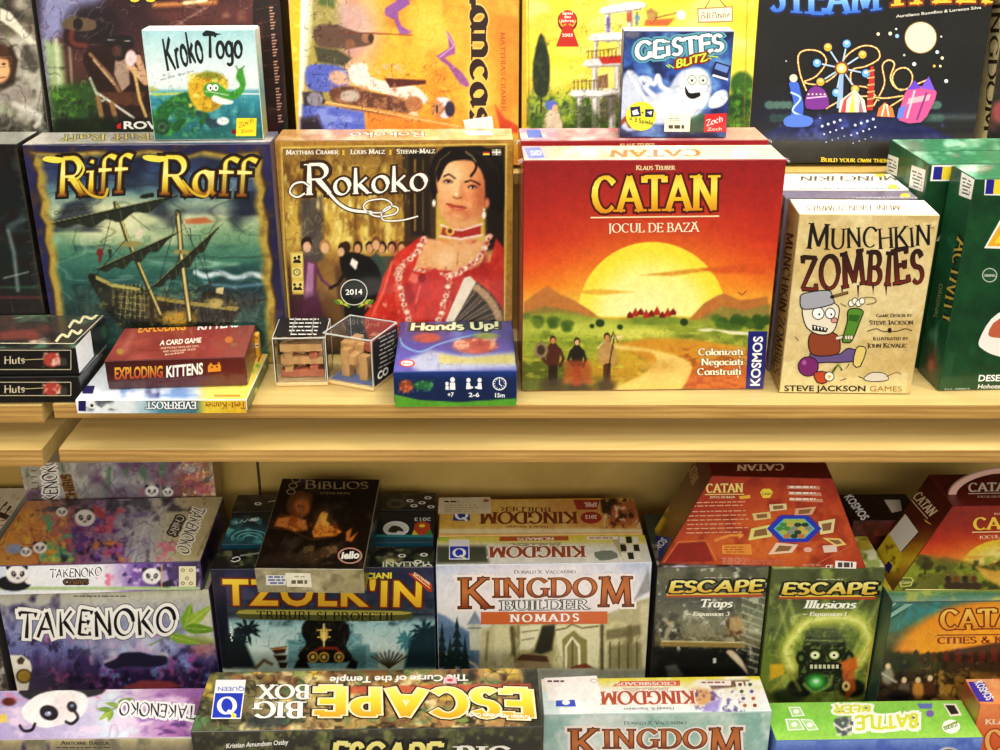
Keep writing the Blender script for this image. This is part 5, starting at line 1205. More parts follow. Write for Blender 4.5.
p.poly([(302, 104), (330, 106), (364, 112), (366, 130), (340, 140), (302, 140)], '#5f6cc0', 3); p.noise(8, '#8f9ae0', .55, .75, .7, 19, ax=2, box=(306, 104, 364, 136)); p.poly([(302, 92), (322, 92), (326, 104), (304, 106)], '#3a3440', 2.5); p.ell(315, 99, 8, 7, '#8a8490', soft=2); p.poly([(300, 118), (318, 116), (326, 136), (300, 138)], '#3c2c3c', 5)
p.poly([(366, 112), (410, 114), (450, 124), (450, 140), (366, 140)], '#d97c2c', 6, .8); p.line([(326, 103), (390, 112), (462, 128)], 3, '#c98a48', 1.2); p.line([(326, 102), (462, 127)], 1, '#f3cf8c', 1, .8)
p.ink(5, .45, 5, (304, 0, 350, 140), dark='#1c1014', light='#e8d8c8'); p.ink(4, .4, 15, (335, 62, 460, 122), dark='#2a140c', light='#f4e8d8'); p.ink(14, .16, 9, (380, -60, 519, 140), dark='#a84c14', light='#fbdc8a')
p.text('Lancaster', (471, -22), (471, 184), 0, '#3a1c10', 'gothic', up=(24, 0), out=[(.05, '#e9b060')])
p.vpoly([(463, 120), (492, 116), (494, 131), (466, 131)], '#f4ecdc')
p.text('MATTHIAS CRAMER', (500, 32), (501, 112), 0, '#b05a2c', 'serif', up=(5, 0)); p.poly([(495, 105), (505, 118), (519, 126), (519, 134), (500, 130)], '#c03a1c', 3, .8)

# yellow tower box
p = front(B['yellow'], '#e9c22a', mat=M_GLOSS); PN['yellow'] = p
p.vgrad((-60, '#f0c832'), (0, '#efce3c'), (40, '#f3d84a'), (60, '#f2cc3a'), (75, '#f4dc5c'), (90, '#c6b83c'), (100, '#8a9a2c'), (125, '#4f6a1e'))
p.noise(22, '#f8ec8a', .5, .75, .7, 4, ax=2, box=(520, -40, 756, 90)); p.noise(18, '#e0a02a', .6, .8, .5, 14, ax=2, box=(520, -40, 756, 90)); p.noise(7, '#2c4a14', .5, .7, .8, 6, box=(526, 96, 756, 135)); p.noise(8, '#b9c84a', .6, .8, .7, 16, box=(526, 86, 756, 130))
p.poly([(540, 34), (546, 44), (550, 66), (548, 92), (541, 97), (534, 90), (533, 64)], '#26361a', 2, sm=4); p.noise(4, '#4a5a24', .5, .7, .6, 3, box=(532, 36, 551, 96)); p.line([(541, 96), (541, 112)], 1.6, '#3a2a14')
p.vell(567.5, 21, 10, 11, '#7a1c14'); p.vell(567.5, 20, 8.6, 9.6, '#c23a28'); p.vpoly([(563, 27), (572, 27), (579, 46.6), (556, 46.6)], '#b8301f'); p.text('Spiel', (562, 14.5), (573, 14.5), 2.8, '#f6e2c8', bold=.03); p.text('des', (564, 18), (571, 18), 2.6, '#f6e2c8', bold=.03); p.text('Jahres', (561, 22), (574, 22), 2.8, '#f6e2c8', bold=.03); p.text('2003', (562, 36.6), (573, 36.6), 3, '#f6e2c8', bold=.03); p.vline([(559, 20), (562, 26), (566, 24)], 1.6, '#d9a13c'); p.vline([(576, 20), (573, 26), (569, 24)], 1.6, '#d9a13c')
def deck(x0, x1, y, th, tilt=0, c='#d9d4cc', d='#8a8680'):
    p.poly([(x0, y), (x0 + 8, y - th * .6), (x1 - 8, y - th * .6 + tilt), (x1, y + tilt), (x1 - 4, y + th + tilt), (x0 + 4, y + th)], c, 1.2, sm=2)
    p.line([(x0 + 4, y + th), (x1 - 4, y + th + tilt)], 1.6, d, 1.2); p.line([(x0 + 6, y + th * .3), (x1 - 6, y + th * .3 + tilt)], 1, '#f4f1ea', 1)
for x, y0, y1, w_ in ((580, 95, 128, 6), (596, 95, 130, 9), (612, 95, 130, 7), (595, 60, 92, 6), (618, 60, 92, 7), (596, 38, 62, 4), (608, 15, 40, 6), (630, 8, 34, 6), (622, 38, 62, 6)):
    p.line([(x, y0), (x, y1)], w_, '#9a948c', 1.2); p.line([(x - w_ * .2, y0), (x - w_ * .2, y1)], w_ * .4, '#dcd8d0', 1.2)
p.line([(608, 18), (608, 34)], 3, '#6a5aa0', 1, .9); p.line([(629, 10), (629, 20)], 5, '#b0503c', 1.5, .9)
deck(571, 640, 92, 5); deck(584, 660, 62, 5, -3, '#d9cfc8'); p.poly([(598, 57), (640, 54), (640, 62), (602, 64)], '#c0382a', 1.5); deck(590, 650, 36, 5, -1); deck(600, 645, 9, 5, -5, '#e6e0dc')
for k in range(8): p.line([(588 + k * 4, 58), (588 + k * 4, 50)], 1, '#5a4a1c', 1); p.line([(574 + k * 4, 90), (574 + k * 4, 80)], 1, '#5a4a1c', 1)
p.line([(586, 52), (618, 48)], 1, '#7a6a2c', 1); p.line([(573, 82), (604, 80)], 1, '#7a6a2c', 1); p.poly([(598, 76), (608, 74), (608, 88), (598, 88)], '#8a6a4c', 1.5); p.poly([(603, 95), (620, 92), (616, 110), (606, 125), (600, 112)], '#6a6458', 3, .8)
fig(p, 637, 26, 14, '#6a8a9a'); p.poly([(646, 10), (652, 8), (658, 12), (656, 22), (648, 24)], '#b08a4a', 1.5); p.line([(655, 18), (680, 12)], 1.4, '#8a5a3c', 1); p.ell(681, 15, 4.6, 4.6, '#f6f2ee'); p.poly([(645, 20), (675, 18), (668, 26), (644, 26)], '#c06a3a', 2)
p.poly([(543, 132), (546, 114), (553, 108), (560, 114), (562, 132)], '#cdb69a', 2, sm=2); p.ell(551, 105, 6, 5, '#5a6ac0', soft=1.5); p.ell(555, 108, 3, 3.5, '#d8a078', soft=1); p.poly([(534, 130), (538, 118), (546, 120), (546, 132)], '#6a7a3a', 3, .7)
p.poly([(575, 104), (592, 108), (604, 122), (594, 132), (576, 128)], '#3c4a24', 5, .7); p.ell(742, 85, 12, 14, '#3f6a24', soft=4); p.ell(737, 106, 14, 12, '#2c5518', soft=4); p.noise(6, '#7aa83c', .55, .75, .7, 26, box=(730, 76, 756, 130))
p.ink(5, .5, 9, (527, 88, 750, 135), dark='#14280c', light='#d8dc7a'); p.ink(5, .4, 19, (570, 0, 660, 130), dark='#2c2620', light='#ffffff')
p.vpoly([(697, 8), (733, 6), (733, 22), (698, 23)], '#a98a5c', 0); p.vpoly([(698.5, 9.5), (731.5, 7.5), (731.5, 20.5), (699, 21.5)], '#ece2b8'); p.text('Bill Payne', (701, 19), (729.5, 17.4), 6.4, '#5a4a2c', 'curly'); p.vline([(705, 8), (711, -2)], 1, '#8a6a2c'); p.vline([(726, 7), (718, -2)], 1, '#8a6a2c')
p.line([(528, -60), (529, 130)], 1, '#8a6a1c', 1, .8); p.line([(749, -60), (744, 128)], 1, '#8a6a1c', 1, .8); p.rect((520, -80, 526.5, 140), '#d9a428', 1.5)
# black theme park box
p = front(B['park'], '#1e1c1a', mat=M_GLOSS, step=1.0); PN['park'] = p
p.vgrad((-60, '#191713'), (80, '#24221f'), (115, '#24263a'), (140, '#3a3832'), (168, '#302c26'))
p.noise(40, '#34302b', .4, .8, .5, 3)
SG = [(0, '#3a6ac0'), (.5, '#8ab4ea'), (1, '#d0e6fa')]
p.text('STEAM', (768, 10), (880, 10), 34, '#7fb0e8', 'serifb', out=[(.06, '#1a2c5a')], grad=SG, bend=-.12); p.text('PARK', (893, 6), (990, 3), 34, '#f0a83a', 'serifb', out=[(.06, '#7a3a10')], bend=.05)
p.text('Aureliano Buonfino & Lorenzo Silva', (896, 17.6), (981, 8.6), 2.8, '#d8d0c0', bold=.01)
p.vell(920.5, 37.5, 16.4, 16.2, '#8a6a3a'); p.vell(920.5, 37.5, 15.4, 15.2, '#efdcaa'); p.ell(920, 37, 15, 15, '#efdcaa')
for x, y, r_, c in ((878, 34, 1.6, '#e8d9a8'), (896, 29, 1, '#ddd'), (890, 33.5, 1.8, '#e8d9a8'), (897, 36, 2, '#8ab0e0'), (904, 55, 1.2, '#bbb'), (914, 64, 2, '#d8d4d0'), (937, 52, 1.8, '#b8d0e8'), (942, 58, 1.6, '#e8d9a8'), (940, 66, 1.3, '#e8d9a8'), (934, 66, 1.4, '#e8a860'), (941, 36.5, 1, '#ddd'), (946, 81, 1.9, '#cfe0e0'), (786, 61, .8, '#bbb')): p.vell(x, y, r_, r_, c)
dome = [(768, 132), (790, 124), (820, 116), (850, 112), (880, 114), (910, 120), (945, 134), (940, 140), (770, 140)]
p.poly(dome, '#2a3060', 3, .95, sm=3); p.noise(9, '#5c6ab0', .55, .8, .6, 5, box=(770, 112, 944, 140)); 
for k in range(26): p.vell(835 + (k * 31 % 60) - 15, 118 + (k * 17 % 26), .6 + (k % 3) * .4, .6 + (k % 3) * .4, '#b8c4e0')
for cx_, cy_, n_ in ((782, 118, 10), (928, 118, 14)):
    for k in range(n_): p.ell(cx_ + (k * 23 % 26) - 13, cy_ + (k * 13 % 26) - 13, 4.6, 4, '#39504c' if k % 2 else '#567068', soft=1.4)
# coasters
for pts in ([(806, 90), (800, 74), (798, 56), (806, 50), (820, 52), (826, 62), (816, 76), (804, 82), (820, 84), (836, 74), (846, 56), (862, 46), (876, 48), (879, 58), (866, 66), (852, 70), (852, 84), (868, 88), (878, 100)],
            [(874, 104), (884, 84), (882, 66), (888, 60), (894, 64), (890, 78), (896, 88), (908, 88), (912, 76), (906, 68), (896, 70), (892, 80), (900, 90), (916, 84), (926, 80)], [(826, 108), (846, 98), (866, 96), (884, 98), (904, 96), (890, 106)]):
    c_ = catmull(pts, 5, False); p.vline(c_, 2.6, '#7a3a1c'); p.vline(c_, 1.2, '#e8c078')
    for a_ in c_[::2]: p.vell(a_[0], a_[1], .8, .8, '#f6dca0')
# wheel
hub = (841, 68)
for k in range(8):
    a_ = math.radians(k * 45 + 12); e_ = (hub[0] + 25 * math.cos(a_), hub[1] + 25 * math.sin(a_)); p.vline([hub, e_], 1.6, '#9fb6d8'); p.vell(e_[0], e_[1], 5, 5, '#1c2c5c'); p.vell(e_[0], e_[1], 4, 4, ('#6aa0e0', '#e0a030')[k % 2]); p.vell(e_[0], e_[1] - 1, 2, 1.6, ('#c0dcf4', '#f6d878')[k % 2])
p.vell(hub[0], hub[1], 7, 7, '#8a4a1c'); p.vell(hub[0], hub[1], 5, 5, '#f0b868'); p.vell(hub[0], hub[1], 2.2, 2.2, '#fff0c8')
p.vpoly([(839, 74), (843, 74), (842, 108), (836, 108)], '#8ca4d0')
# blue twisted tower, purple dome, tent, red tower, castle
p.vpoly([(789, 122), (793, 104), (790, 90), (789, 82), (797, 82), (800, 92), (803, 106), (800, 122)], '#4a6ac8', 4); p.vline([(790, 92), (800, 98), (792, 110), (802, 116)], 2, '#a8c4f0', 4); p.vell(793, 78, 4, 4, '#c9c4a8'); p.vpoly([(784, 118), (796, 114), (812, 118), (808, 126), (786, 126)], '#5a7ad0', 3)
p.vpoly([(806, 108), (806, 94), (814, 86), (824, 90), (828, 100), (826, 108)], '#7a3a8c', 3); p.vline([(806, 98), (826, 96)], 1.4, '#e8a8c8')
for k in range(5): p.vell(808 + k * 4, 94, .9, .9, '#f6e0a0')
p.vpoly([(838, 112), (840, 100), (854, 89), (864, 100), (866, 112)], '#d8d0b8'); 
for k in range(3): p.vpoly([(840 + k * 9, 112), (843 + k * 8, 100), (854, 90), (846 + k * 7, 100), (845 + k * 9, 112)], ('#c05050', '#f0d040', '#a07888')[k])
p.vpoly([(866, 110), (868, 80), (870, 66), (873, 66), (874, 80), (872, 110)], '#b03a2c')
for k in range(6): p.vline([(866.5, 106 - k * 7), (874, 105 - k * 7)], 1.4, '#f0a070')
p.vpoly([(876, 116), (878, 108), (884, 102), (892, 108), (894, 117)], '#e87a4a'); p.vline([(881, 116), (884, 104)], 1.6, '#f6e0c0'); p.vline([(888, 116), (886, 104)], 1.6, '#f6e0c0')
p.vpoly([(898, 120), (902, 100), (908, 88), (926, 86), (936, 92), (930, 108), (920, 122)], '#c85a8c', 2); p.vpoly([(906, 90), (914, 80), (920, 88)], '#6a4ac0'); p.vpoly([(920, 88), (928, 76), (934, 90)], '#7a5ac8'); p.vpoly([(908, 98), (930, 94), (928, 100), (906, 104)], '#f0a0a8'); p.vline([(914, 90), (906, 118)], 2, '#f0b0c0'); p.vline([(926, 92), (916, 120)], 2, '#8a3a7c')
p.vpoly([(898, 108), (906, 104), (902, 118), (896, 118)], '#6a7ad8')
p.text('Build your own theme park', (820.5, 161.4), (908, 162.4), 4.4, '#e9c33c', 'serifb', smallcaps=.8)
p.rect((930, 114, 990, 120), '#8a9890', 5, .35); p.rect((750, 134, 990, 146), '#6a6a62', 8, .35)
p = front(B['spine'], '#2e2a24', mat=M_GLOSS); PN['spine'] = p
p.noise(16, '#6a3a34', .5, .75, .7, 3); p.ell(1002, 112, 10, 12, '#8a4a48', soft=5)
p = left(B['spine'], '#b7a67c', mat=M_GLOSS); PN['spine_s'] = p
p.vgrad((0, '#a8977a'), (140, '#c4b284')); p.text('KINGDOM', (994, -20), (984, 132), 0, '#3a2c18', 'serif', up=(9, 0))

# --- small boxes on top of the row
p = front(B['kroko'], '#a8d0d4', mat=M_GLOSS, step=1.0); PN['kroko'] = p
p.vgrad((28, '#9ccdd4'), (50, '#b8dcdc'), (75, '#dcecea'), (88, '#d4e6e0'), (91, '#6aa8b0'), (100, '#3c8a98'), (120, '#2c6f78'), (138, '#2a6a60')); p.rect((140, 93.2, 270, 94.4), '#e6f2f0', 1); p.noise(9, '#7cc0c0', .55, .8, .5, 3, box=(140, 95, 262, 136)); p.poly([(143, 88), (152, 86), (160, 90), (148, 93), (143, 93)], '#a8b070', 2)
p.poly([(150, 93), (184, 92), (186, 94), (154, 96)], '#a9c26a', 1)
p.poly([(152, 134), (150, 122), (160, 106), (172, 97), (188, 92), (198, 100), (200, 112), (192, 118), (184, 110), (174, 112), (168, 120), (176, 124), (176, 130), (168, 136), (160, 130)], '#2f6a3c', 2, sm=4); p.noise(5, '#58a04a', .5, .75, .7, 6, box=(150, 96, 200, 136)); p.ell(162, 127, 8, 8, '#27502e', soft=2); p.ell(162, 127, 5, 5, '#4a6a50', soft=2); p.ell(162, 127, 2.2, 2.2, '#27422e', soft=1)
p.line([(180, 106), (182, 120), (176, 128)], 8, '#2c6238', 2); p.line([(200, 112), (212, 124), (222, 122)], 8, '#37505a', 2); p.ell(223, 121, 6, 4, '#dce4e0', soft=1.5); p.line([(206, 108), (202, 122)], 6, '#2f6a3c', 2)
p.poly([(190, 78), (200, 73), (212, 72), (224, 76), (228, 84), (226, 92), (222, 104), (210, 112), (196, 108), (190, 98), (188, 88)], '#d9a82c', 2.5, sm=3); p.noise(4, '#8a6a18', .5, .7, .6, 4, ay=2, box=(188, 74, 222, 110)); p.noise(5, '#f6e47a', .58, .75, .7, 24, box=(188, 72, 226, 110)); p.poly([(196, 76), (206, 70), (222, 74), (220, 80), (204, 78)], '#5a7a2c', 3, .6)
p.poly([(204, 86), (214, 82), (222, 86), (230, 92), (240, 86), (236, 78), (238, 70), (242, 68), (244, 74), (246, 84), (242, 94), (232, 100), (218, 98), (206, 96)], '#4f9a3c', 1.4, sm=3); p.poly([(214, 95), (222, 98), (233, 101), (231, 104), (220, 104), (212, 100)], '#eef2e8', 1.2, sm=2)
for x in (210, 215.5): p.vell(x, 87.5, 3, 3.4, '#f6f4e4'); p.vell(x + .6, 88, 1, 1.3, '#20301a')
p.line([(238, 70), (236, 66)], 1.6, '#5f8a4a'); p.line([(242, 69), (244, 66)], 1.6, '#5f8a4a'); p.line([(206, 91), (228, 95)], 1, '#e8f0ec', 1, .7); p.poly([(144, 110), (156, 124), (152, 137), (144, 137)], '#3d7a2c', 4)
p.ell(180, 112, 10, 7, '#31704a', 0, 4, .8)
p.ink(4, .4, 3, (148, 72, 246, 137), dark='#142c1c', light='#cfe8a0')
p.text('Kroko', (167, 72), (204.5, 60), 0, '#1a2c30', 'tall', up=(-6, -31), jitter=.08); p.text('Togo', (205, 58), (243, 58), 0, '#1a2c30', 'tall', up=(-1, -25), jitter=.08)
p.vpoly([(202, 33), (214, 32.5), (222, 34), (214, 36), (203, 36)], '#1a2c30')
p.text('Haim Shafir - Kinga Maria', (160, 81), (194, 71.4), 2.2, '#5a7a7c')
p.vpoly([(236.6, 118), (256.8, 118), (256, 136), (236, 136)], '#f3dc2c'); p.text('Zoch', (238.6, 128), (254, 122), 5, '#c04a1c', 'curly'); p.text('Zoch', (241, 132.6), (253, 132), 3, '#e88a1c', bold=.03); p.vell(234, 131.6, 2.4, 2.8, '#7c2a1c')
p = top(B['kroko'], '#eef0ec', mat=M_MATTE); PN['kroko_t'] = p
p = right(B['kroko'], '#a9c0b8', mat=M_WRAP); PN['kroko_s'] = p; p.vgrad((30, '#c9d4c8'), (90, '#6a9a9a'), (135, '#a8a050'))

p = front(B['ghost'], '#22387c', mat=M_GLOSS, step=1.0); PN['ghost'] = p
p.vgrad((28, '#2a3a66'), (60, '#3c62a4'), (90, '#2e4a94'), (133, '#1c2450')); p.noise(18, '#7aa4d8', .5, .75, .7, 4); p.noise(14, '#141c3c', .55, .8, .7, 14)
p.ell(640, 105, 30, 26, '#7d90c4', soft=18, a=.6)
p.poly([(628, 70), (640, 78), (646, 96), (668, 88), (676, 76), (684, 70), (700, 68), (709, 76), (711, 92), (704, 108), (690, 120), (670, 124), (648, 122), (636, 112), (640, 128), (622, 128), (620, 90)], '#b9c4dc', 3, .92, sm=3); p.ell(694, 88, 14, 18, '#eef2f6', soft=10, a=.8); p.ell(672, 108, 22, 12, '#d4dcea', soft=10, a=.7); p.line([(628, 72), (638, 88), (646, 100)], 2, '#f4f8fc', 2, .8, sm=3)
p.line([(654, 96), (646, 88), (650, 80), (642, 78), (654, 84), (658, 76), (661, 86), (670, 92)], 5, '#c3cde2', 2, sm=3); p.line([(654, 96), (645, 88), (640, 78), (654, 83), (657, 75), (662, 85), (672, 91)], 1, '#ffffff', 1, .8, sm=3); p.poly([(709, 100), (716, 92), (725, 90), (728, 98), (722, 106), (710, 108)], '#cdd6e8', 1.5, sm=3)
p.ink(12, .2, 6, (618, 28, 734, 134), dark='#16244c', light='#e8f2fa')
for x, y in ((692, 80), (703, 80)): p.vell(x, y, 4.6, 5, '#6a8a54'); p.vell(x, y, 3.8, 4.2, '#e9f0da'); p.vell(x, y + .4, 1.2, 1.4, '#1c2418')
p.vpoly([(685, 86), (690, 93), (699, 92), (700, 96), (692, 99), (686, 95)], '#10141c', 3)
for k in range(3): p.vpoly([(687 + k * 4, 88 + k), (690 + k * 4, 89.6 + k * .4), (689 + k * 4, 93)], '#e8ecf0')
p.text('GEiSTES', (635, 60), (724, 50), 17, '#d9f4ea', 'comic', out=[(.16, '#5f9aac'), (.06, '#2a5a6c')], jitter=.1); p.text('BLITZ', (676, 68), (707, 60), 7.5, '#b8e04a', 'comic', out=[(.22, '#8a2418')], jitter=.1)
p.vline([(666, 65), (670, 68), (668, 64), (674, 68)], 1.2, '#a8e04a'); p.vline([(708, 58), (712, 59), (709, 56), (718, 57)], 1.2, '#a8e04a')
p.vpoly([(715, 61), (731, 66), (727, 80), (711, 74)], '#24305c'); p.vpoly([(716.5, 63), (729, 67), (726.6, 73), (714.4, 68.6)], '#6a86c8'); p.vpoly([(713, 74), (728, 78.6), (727.6, 80.4), (712, 76)], '#e8ecf4')
p.vell(641, 116, 15, 14.6, '#f3e43c'); p.vpoly([(630, 107), (640, 106), (641, 116), (631, 117)], '#26305c'); p.vpoly([(645, 109), (654, 109), (653, 117), (645, 117)], '#26305c'); p.vpoly([(632, 111), (637, 109), (639, 114), (633, 115)], '#e8ecf4'); p.vpoly([(647, 112), (652, 111), (651, 115)], '#e8ecf4'); p.text('+', (641, 114), (644, 114), 3, '#26305c', bold=.05); p.text('= 3 Spiele', (629, 120.5), (653, 125), 4.2, '#2a3a1c', bold=.03)
p.vpoly([(705, 114), (726.6, 113), (725.6, 131.6), (703.6, 132)], '#c8242c'); p.text('Zoch', (706, 126), (723, 121), 6, '#ffffff', 'curly'); p.text('Zoch', (707, 130.6), (722, 130), 3, '#f6c0b0', bold=.02)
p.poly([(690, 118), (704, 112), (706, 132), (688, 133)], '#4a6a3c', 3, .7); p.ell(632, 34, 9, 4, '#6a6a7c', soft=3); p.line([(620, 124), (626, 118), (630, 126)], 4, '#8a4a1c', 2)
PN['ghost_stk'] = s_ = sticker(B['ghost'], p, [(664, 131.5), (689.5, 131.5), (691, 114), (664, 114)], 'price_sticker')
s_.col[:] = hx('#ece4c4'); s_.lines(668, 125, 686, 1, 3, 3.6, '#5a5444'); s_.lines(668, 118, 680, 2, 2.4, .8, '#8a8474')
p = top(B['ghost'], '#c9cede', mat=M_MATTE); PN['ghost_t'] = p

# --- loose boxes in front
for k, y0 in ((1, 383), (2, 350)):
    b = B['stk%d' % k]
    p = front(b, '#171412', mat=M_WRAP); PN['stkf%d' % k] = p
    yb, yt = (398, 379.5) if k == 1 else (372, 347.5)
    p.noise(14, '#3c2c22', .5, .8, .6, k); 
    for a_, c_ in (((-20, yt + 2.6), (71, yt + 2.6)), ((-20, yb - 2.6), (71, yb - 2.6)), ((71, yt + 2.6), (71, yb - 2.6))): p.vline([a_, c_], .8, '#b8ac90')
    ym = (yt + yb) / 2; p.text('Huts', (4, ym + 4), (25, ym + 3.4), 7.4, '#d9cba8', 'curly', out=[(.1, '#3c3020')]); p.vline([(24, ym), (44, ym - 1)], .7, '#b8a878'); p.ell(52, ym, 9, 7.4, '#a8483c', soft=2.5); p.noise(3.6, '#e8b8a4', .5, .7, .9, 8, box=(43, ym - 7, 61, ym + 7)); p.ell(64, ym + 2, 3.4, 4.4, '#4a463c', soft=2)
    q = right(b, '#1d1b1c', mat=M_WRAP); PN['stks%d' % k] = q
    q.noise(12, '#5c5f62', .5, .75, .6, k + 3); q.vline([(77, yt - 2), (108, yt - 36)], .8, '#a0988a'); q.ell(104, 332, 4, 7, '#4a6a52', soft=3)
p = top(B['stk2'], '#20231f', mat=M_WRAP); PN['stkt'] = p
p.vgrad((310, '#3a4a40'), (330, '#4a3a34'), (346, '#22241f')); p.noise(14, '#8a4a40', .5, .75, .8, 5, ax=2, box=(0, 312, 60, 344)); p.noise(10, '#6a8a70', .55, .75, .8, 7, ax=2); p.noise(6, '#e0c8b4', .62, .78, .8, 17, ax=3, box=(0, 310, 50, 345)); p.vline([(-20, 343.4), (73.6, 343.8), (106, 313)], .8, '#cfc4a8', 0); p.vline([(-20, 312.6), (106, 313)], .8, '#cfc4a8')
for wd_, cc_ in ((4.6, '#4c4430'), (2.6, '#d8cda0')):
    p.vline([(69, 328), (74, 321), (80, 323), (84, 317), (92, 319), (98, 314)], wd_, cc_, 3); p.vline([(56, 342), (62, 335), (68, 337), (72, 331), (78, 334), (82, 330)], wd_, cc_, 3)
s_ = sticker(B['stk2'], PN['stks2'], [(79, 373), (93.5, 356), (93, 334), (77.5, 344)], 'price_sticker'); PN['stk_stk'] = s_; s_.col[:] = hx('#eef0f2')

p = front(B['ever'], '#e4e8ea', mat=M_GLOSS); PN['everf'] = p
p.hgrad((78, '#eaeef0'), (130, '#dbe6ea'), (160, '#5a8a9a'), (195, '#4a7a86'), (206, '#e8c040'), (250, '#e0a82c')); p.noise(5, '#2c3038', .5, .7, .7, 5, ax=2, box=(84, 398, 118, 411)); p.vrect((78.5, 400, 86, 411), '#2c2466'); p.vell(92, 405.4, 3, 3, '#e8e4d8'); p.vell(92, 405.4, 1.6, 1.6, '#1c2028')
p.text('EVERFROST', (196.5, 401.5), (146, 401.5), -7, '#f4f8fa', 'serifb', up=(0, 7.2), out=[(.1, '#16343c')]); p.text('Test-Kamer', (246, 402), (204, 402), -7, '#8a3a14', 'curly', up=(0, 6.4))
p = top(B['ever'], '#dfe6ec', mat=M_GLOSS); PN['evert'] = p
p.hgrad((80, '#dfe8ee'), (160, '#b8c4dc'), (195, '#a8bccc'), (205, '#ead06a'), (270, '#e6c65a')); p.noise(12, '#3c3c6a', .55, .72, .85, 6, ax=1.4, box=(84, 350, 160, 398)); p.noise(9, '#5a7ab8', .55, .75, .7, 16, ax=2, box=(120, 384, 206, 398)); p.noise(6, '#6aa83c', .58, .75, .9, 9, box=(240, 345, 272, 390)); p.vpoly([(82, 394), (84, 386), (95, 386), (93, 394)], '#2c2466'); p.vline([(250, 352), (262, 350), (258, 362)], 2, '#b8301c', 3); p.vline([(214, 396), (240, 396)], 2, '#c98a2c')
p = right(B['ever'], '#5c6a3c', mat=M_GLOSS); PN['evers'] = p; p.noise(6, '#c8c46a', .5, .7, .7, 3)
p = front(B['kit'], '#5d140f', mat=M_WRAP); PN['kitf'] = p
p.hgrad((106, '#4a0f0b'), (180, '#5f1610'), (246, '#6a241c')); p.noise(24, '#8a4a3c', .62, .85, .5, 6, ax=2)
p.text('EXPLODING', (114.5, 379), (163, 377), 11, '#d98a2c', bold=.05, grad=[(0, '#a8451c'), (1, '#eaa63c')]); p.text('KITTENS', (166, 377), (203, 373.6), 10.6, '#f3ead8', bold=.05)
p.vpoly([(208, 372), (208, 366), (211, 362.5), (213, 365), (217, 364.6), (219, 361.6), (221, 366), (221, 371)], '#e08a2a'); p.vell(212, 367, .8, 1, '#3a1008'); p.vell(217, 366.6, .8, 1, '#3a1008')
p = top(B['kit'], '#7a2a26', mat=M_WRAP); PN['kitt'] = p
p.hgrad((120, '#7a2c28'), (200, '#8c302a'), (250, '#8a4a3c')); p.noise(26, '#b06a5c', .52, .8, .6, 4, ax=2.5); p.line([(124, 352), (134, 330)], 4, '#a8685c', 6, .7)
p.text('EXPLODING', (137.5, 332.6), (186, 330), 6.4, '#e8982c', bold=.05, shear=.15); p.text('KITTENS', (197, 330), (238.5, 327), 6.6, '#f6efe0', bold=.05, shear=.15); p.text('A CARD GAME', (160, 345.6), (201, 342.6), 4.6, '#f0d8c4', bold=.05, shear=.15)
for k in range(3): p.text(('FOR PEOPLE WHO LIKE CATS', 'AND CARDS AND QUICK', 'ROUNDS')[k], (161 + k * 2, 349.6 + k * 3.2), ((199, 196, 184)[k], 347.2 + k * 3.2), 1.8, '#d8a890', bold=.03)
p.vell(229, 340, 4, 3.4, '#b06a2c'); p.vell(234, 345, 4, 2.4, '#8a5a3c'); p.vell(120, 352, 3.6, 3, '#9a7a34')
p = right(B['kit'], '#6a241c', mat=M_WRAP); PN['kits'] = p; p.noise(10, '#b08a80', .5, .8, .6, 3)
p = front(B['tile'], '#e0a036', step=.8); PN['tilef'] = p; PN['tilet'] = top(B['tile'], '#eab048')
p.vline([(254.5, 336), (257, 338.6), (261.5, 333)], 1, '#6a3a10'); p.vrect((254, 343, 263, 347.6), '#f4dca0'); p.vrect((256, 344.6, 261.6, 346), '#8a5a2c')
p = front(B['hands'], '#173466', mat=M_GLOSS); PN['handsf'] = p
p.vgrad((371, '#1f4488'), (380, '#14325f'), (404, '#122c56')); p.poly([(393, 394), (420, 400), (460, 402), (518, 398), (520, 410), (392, 410)], '#5f9a34', 1.2)
p.ell(406, 386, 7, 6.4, '#8a4a34', soft=1.5); p.noise(2.4, '#d07a4a', .5, .7, .8, 3, box=(399, 379, 413, 393)); p.ell(423, 385, 10, 4.6, '#2f6a44', soft=1.5); p.noise(2.4, '#6aa86a', .5, .7, .8, 5, box=(412, 380, 434, 391))
Wt = '#e9f0f4'
p.vell(452.5, 379.6, 2.4, 2.6, Wt); p.vpoly([(449.6, 389.6), (450, 382.4), (455, 382.4), (455.4, 389.6)], Wt); p.vell(447, 383.6, 1.7, 1.9, Wt); p.vpoly([(445.4, 389.6), (445.6, 385.6), (448.6, 385.6), (448.8, 389.6)], Wt)
for sx in (-1, 1): p.vell(474 + sx * 5.6, 380, 2.1, 2.3, Wt); p.vpoly([(474 + sx * 8, 389), (474 + sx * 7.4, 382.6), (474 + sx * 4, 382.6), (474 + sx * 3.4, 386), (474 + sx * 1, 386.4), (474 + sx * 1, 388), (474 + sx * 4.6, 389)], Wt)
p.vell(499.5, 383.6, 7, 6.6, Wt); p.vell(499.5, 383.6, 6, 5.6, '#1a3a6a')
for k in range(12): a_ = math.radians(k * 30); p.vline([(499.5 + 4.4 * math.cos(a_), 383.6 + 4.2 * math.sin(a_)), (499.5 + 5.8 * math.cos(a_), 383.6 + 5.4 * math.sin(a_))], .7, Wt)
p.vline([(499.5, 379.6), (499.5, 384), (502, 386)], .9, Wt)
p.text('+7', (447.4, 396.4), (453.6, 396.4), 4, Wt, bold=.04); p.text('2-6', (468.6, 396.6), (479.4, 396.6), 4, Wt, bold=.04); p.text("15m", (494, 397), (505, 397), 4, Wt, bold=.04)
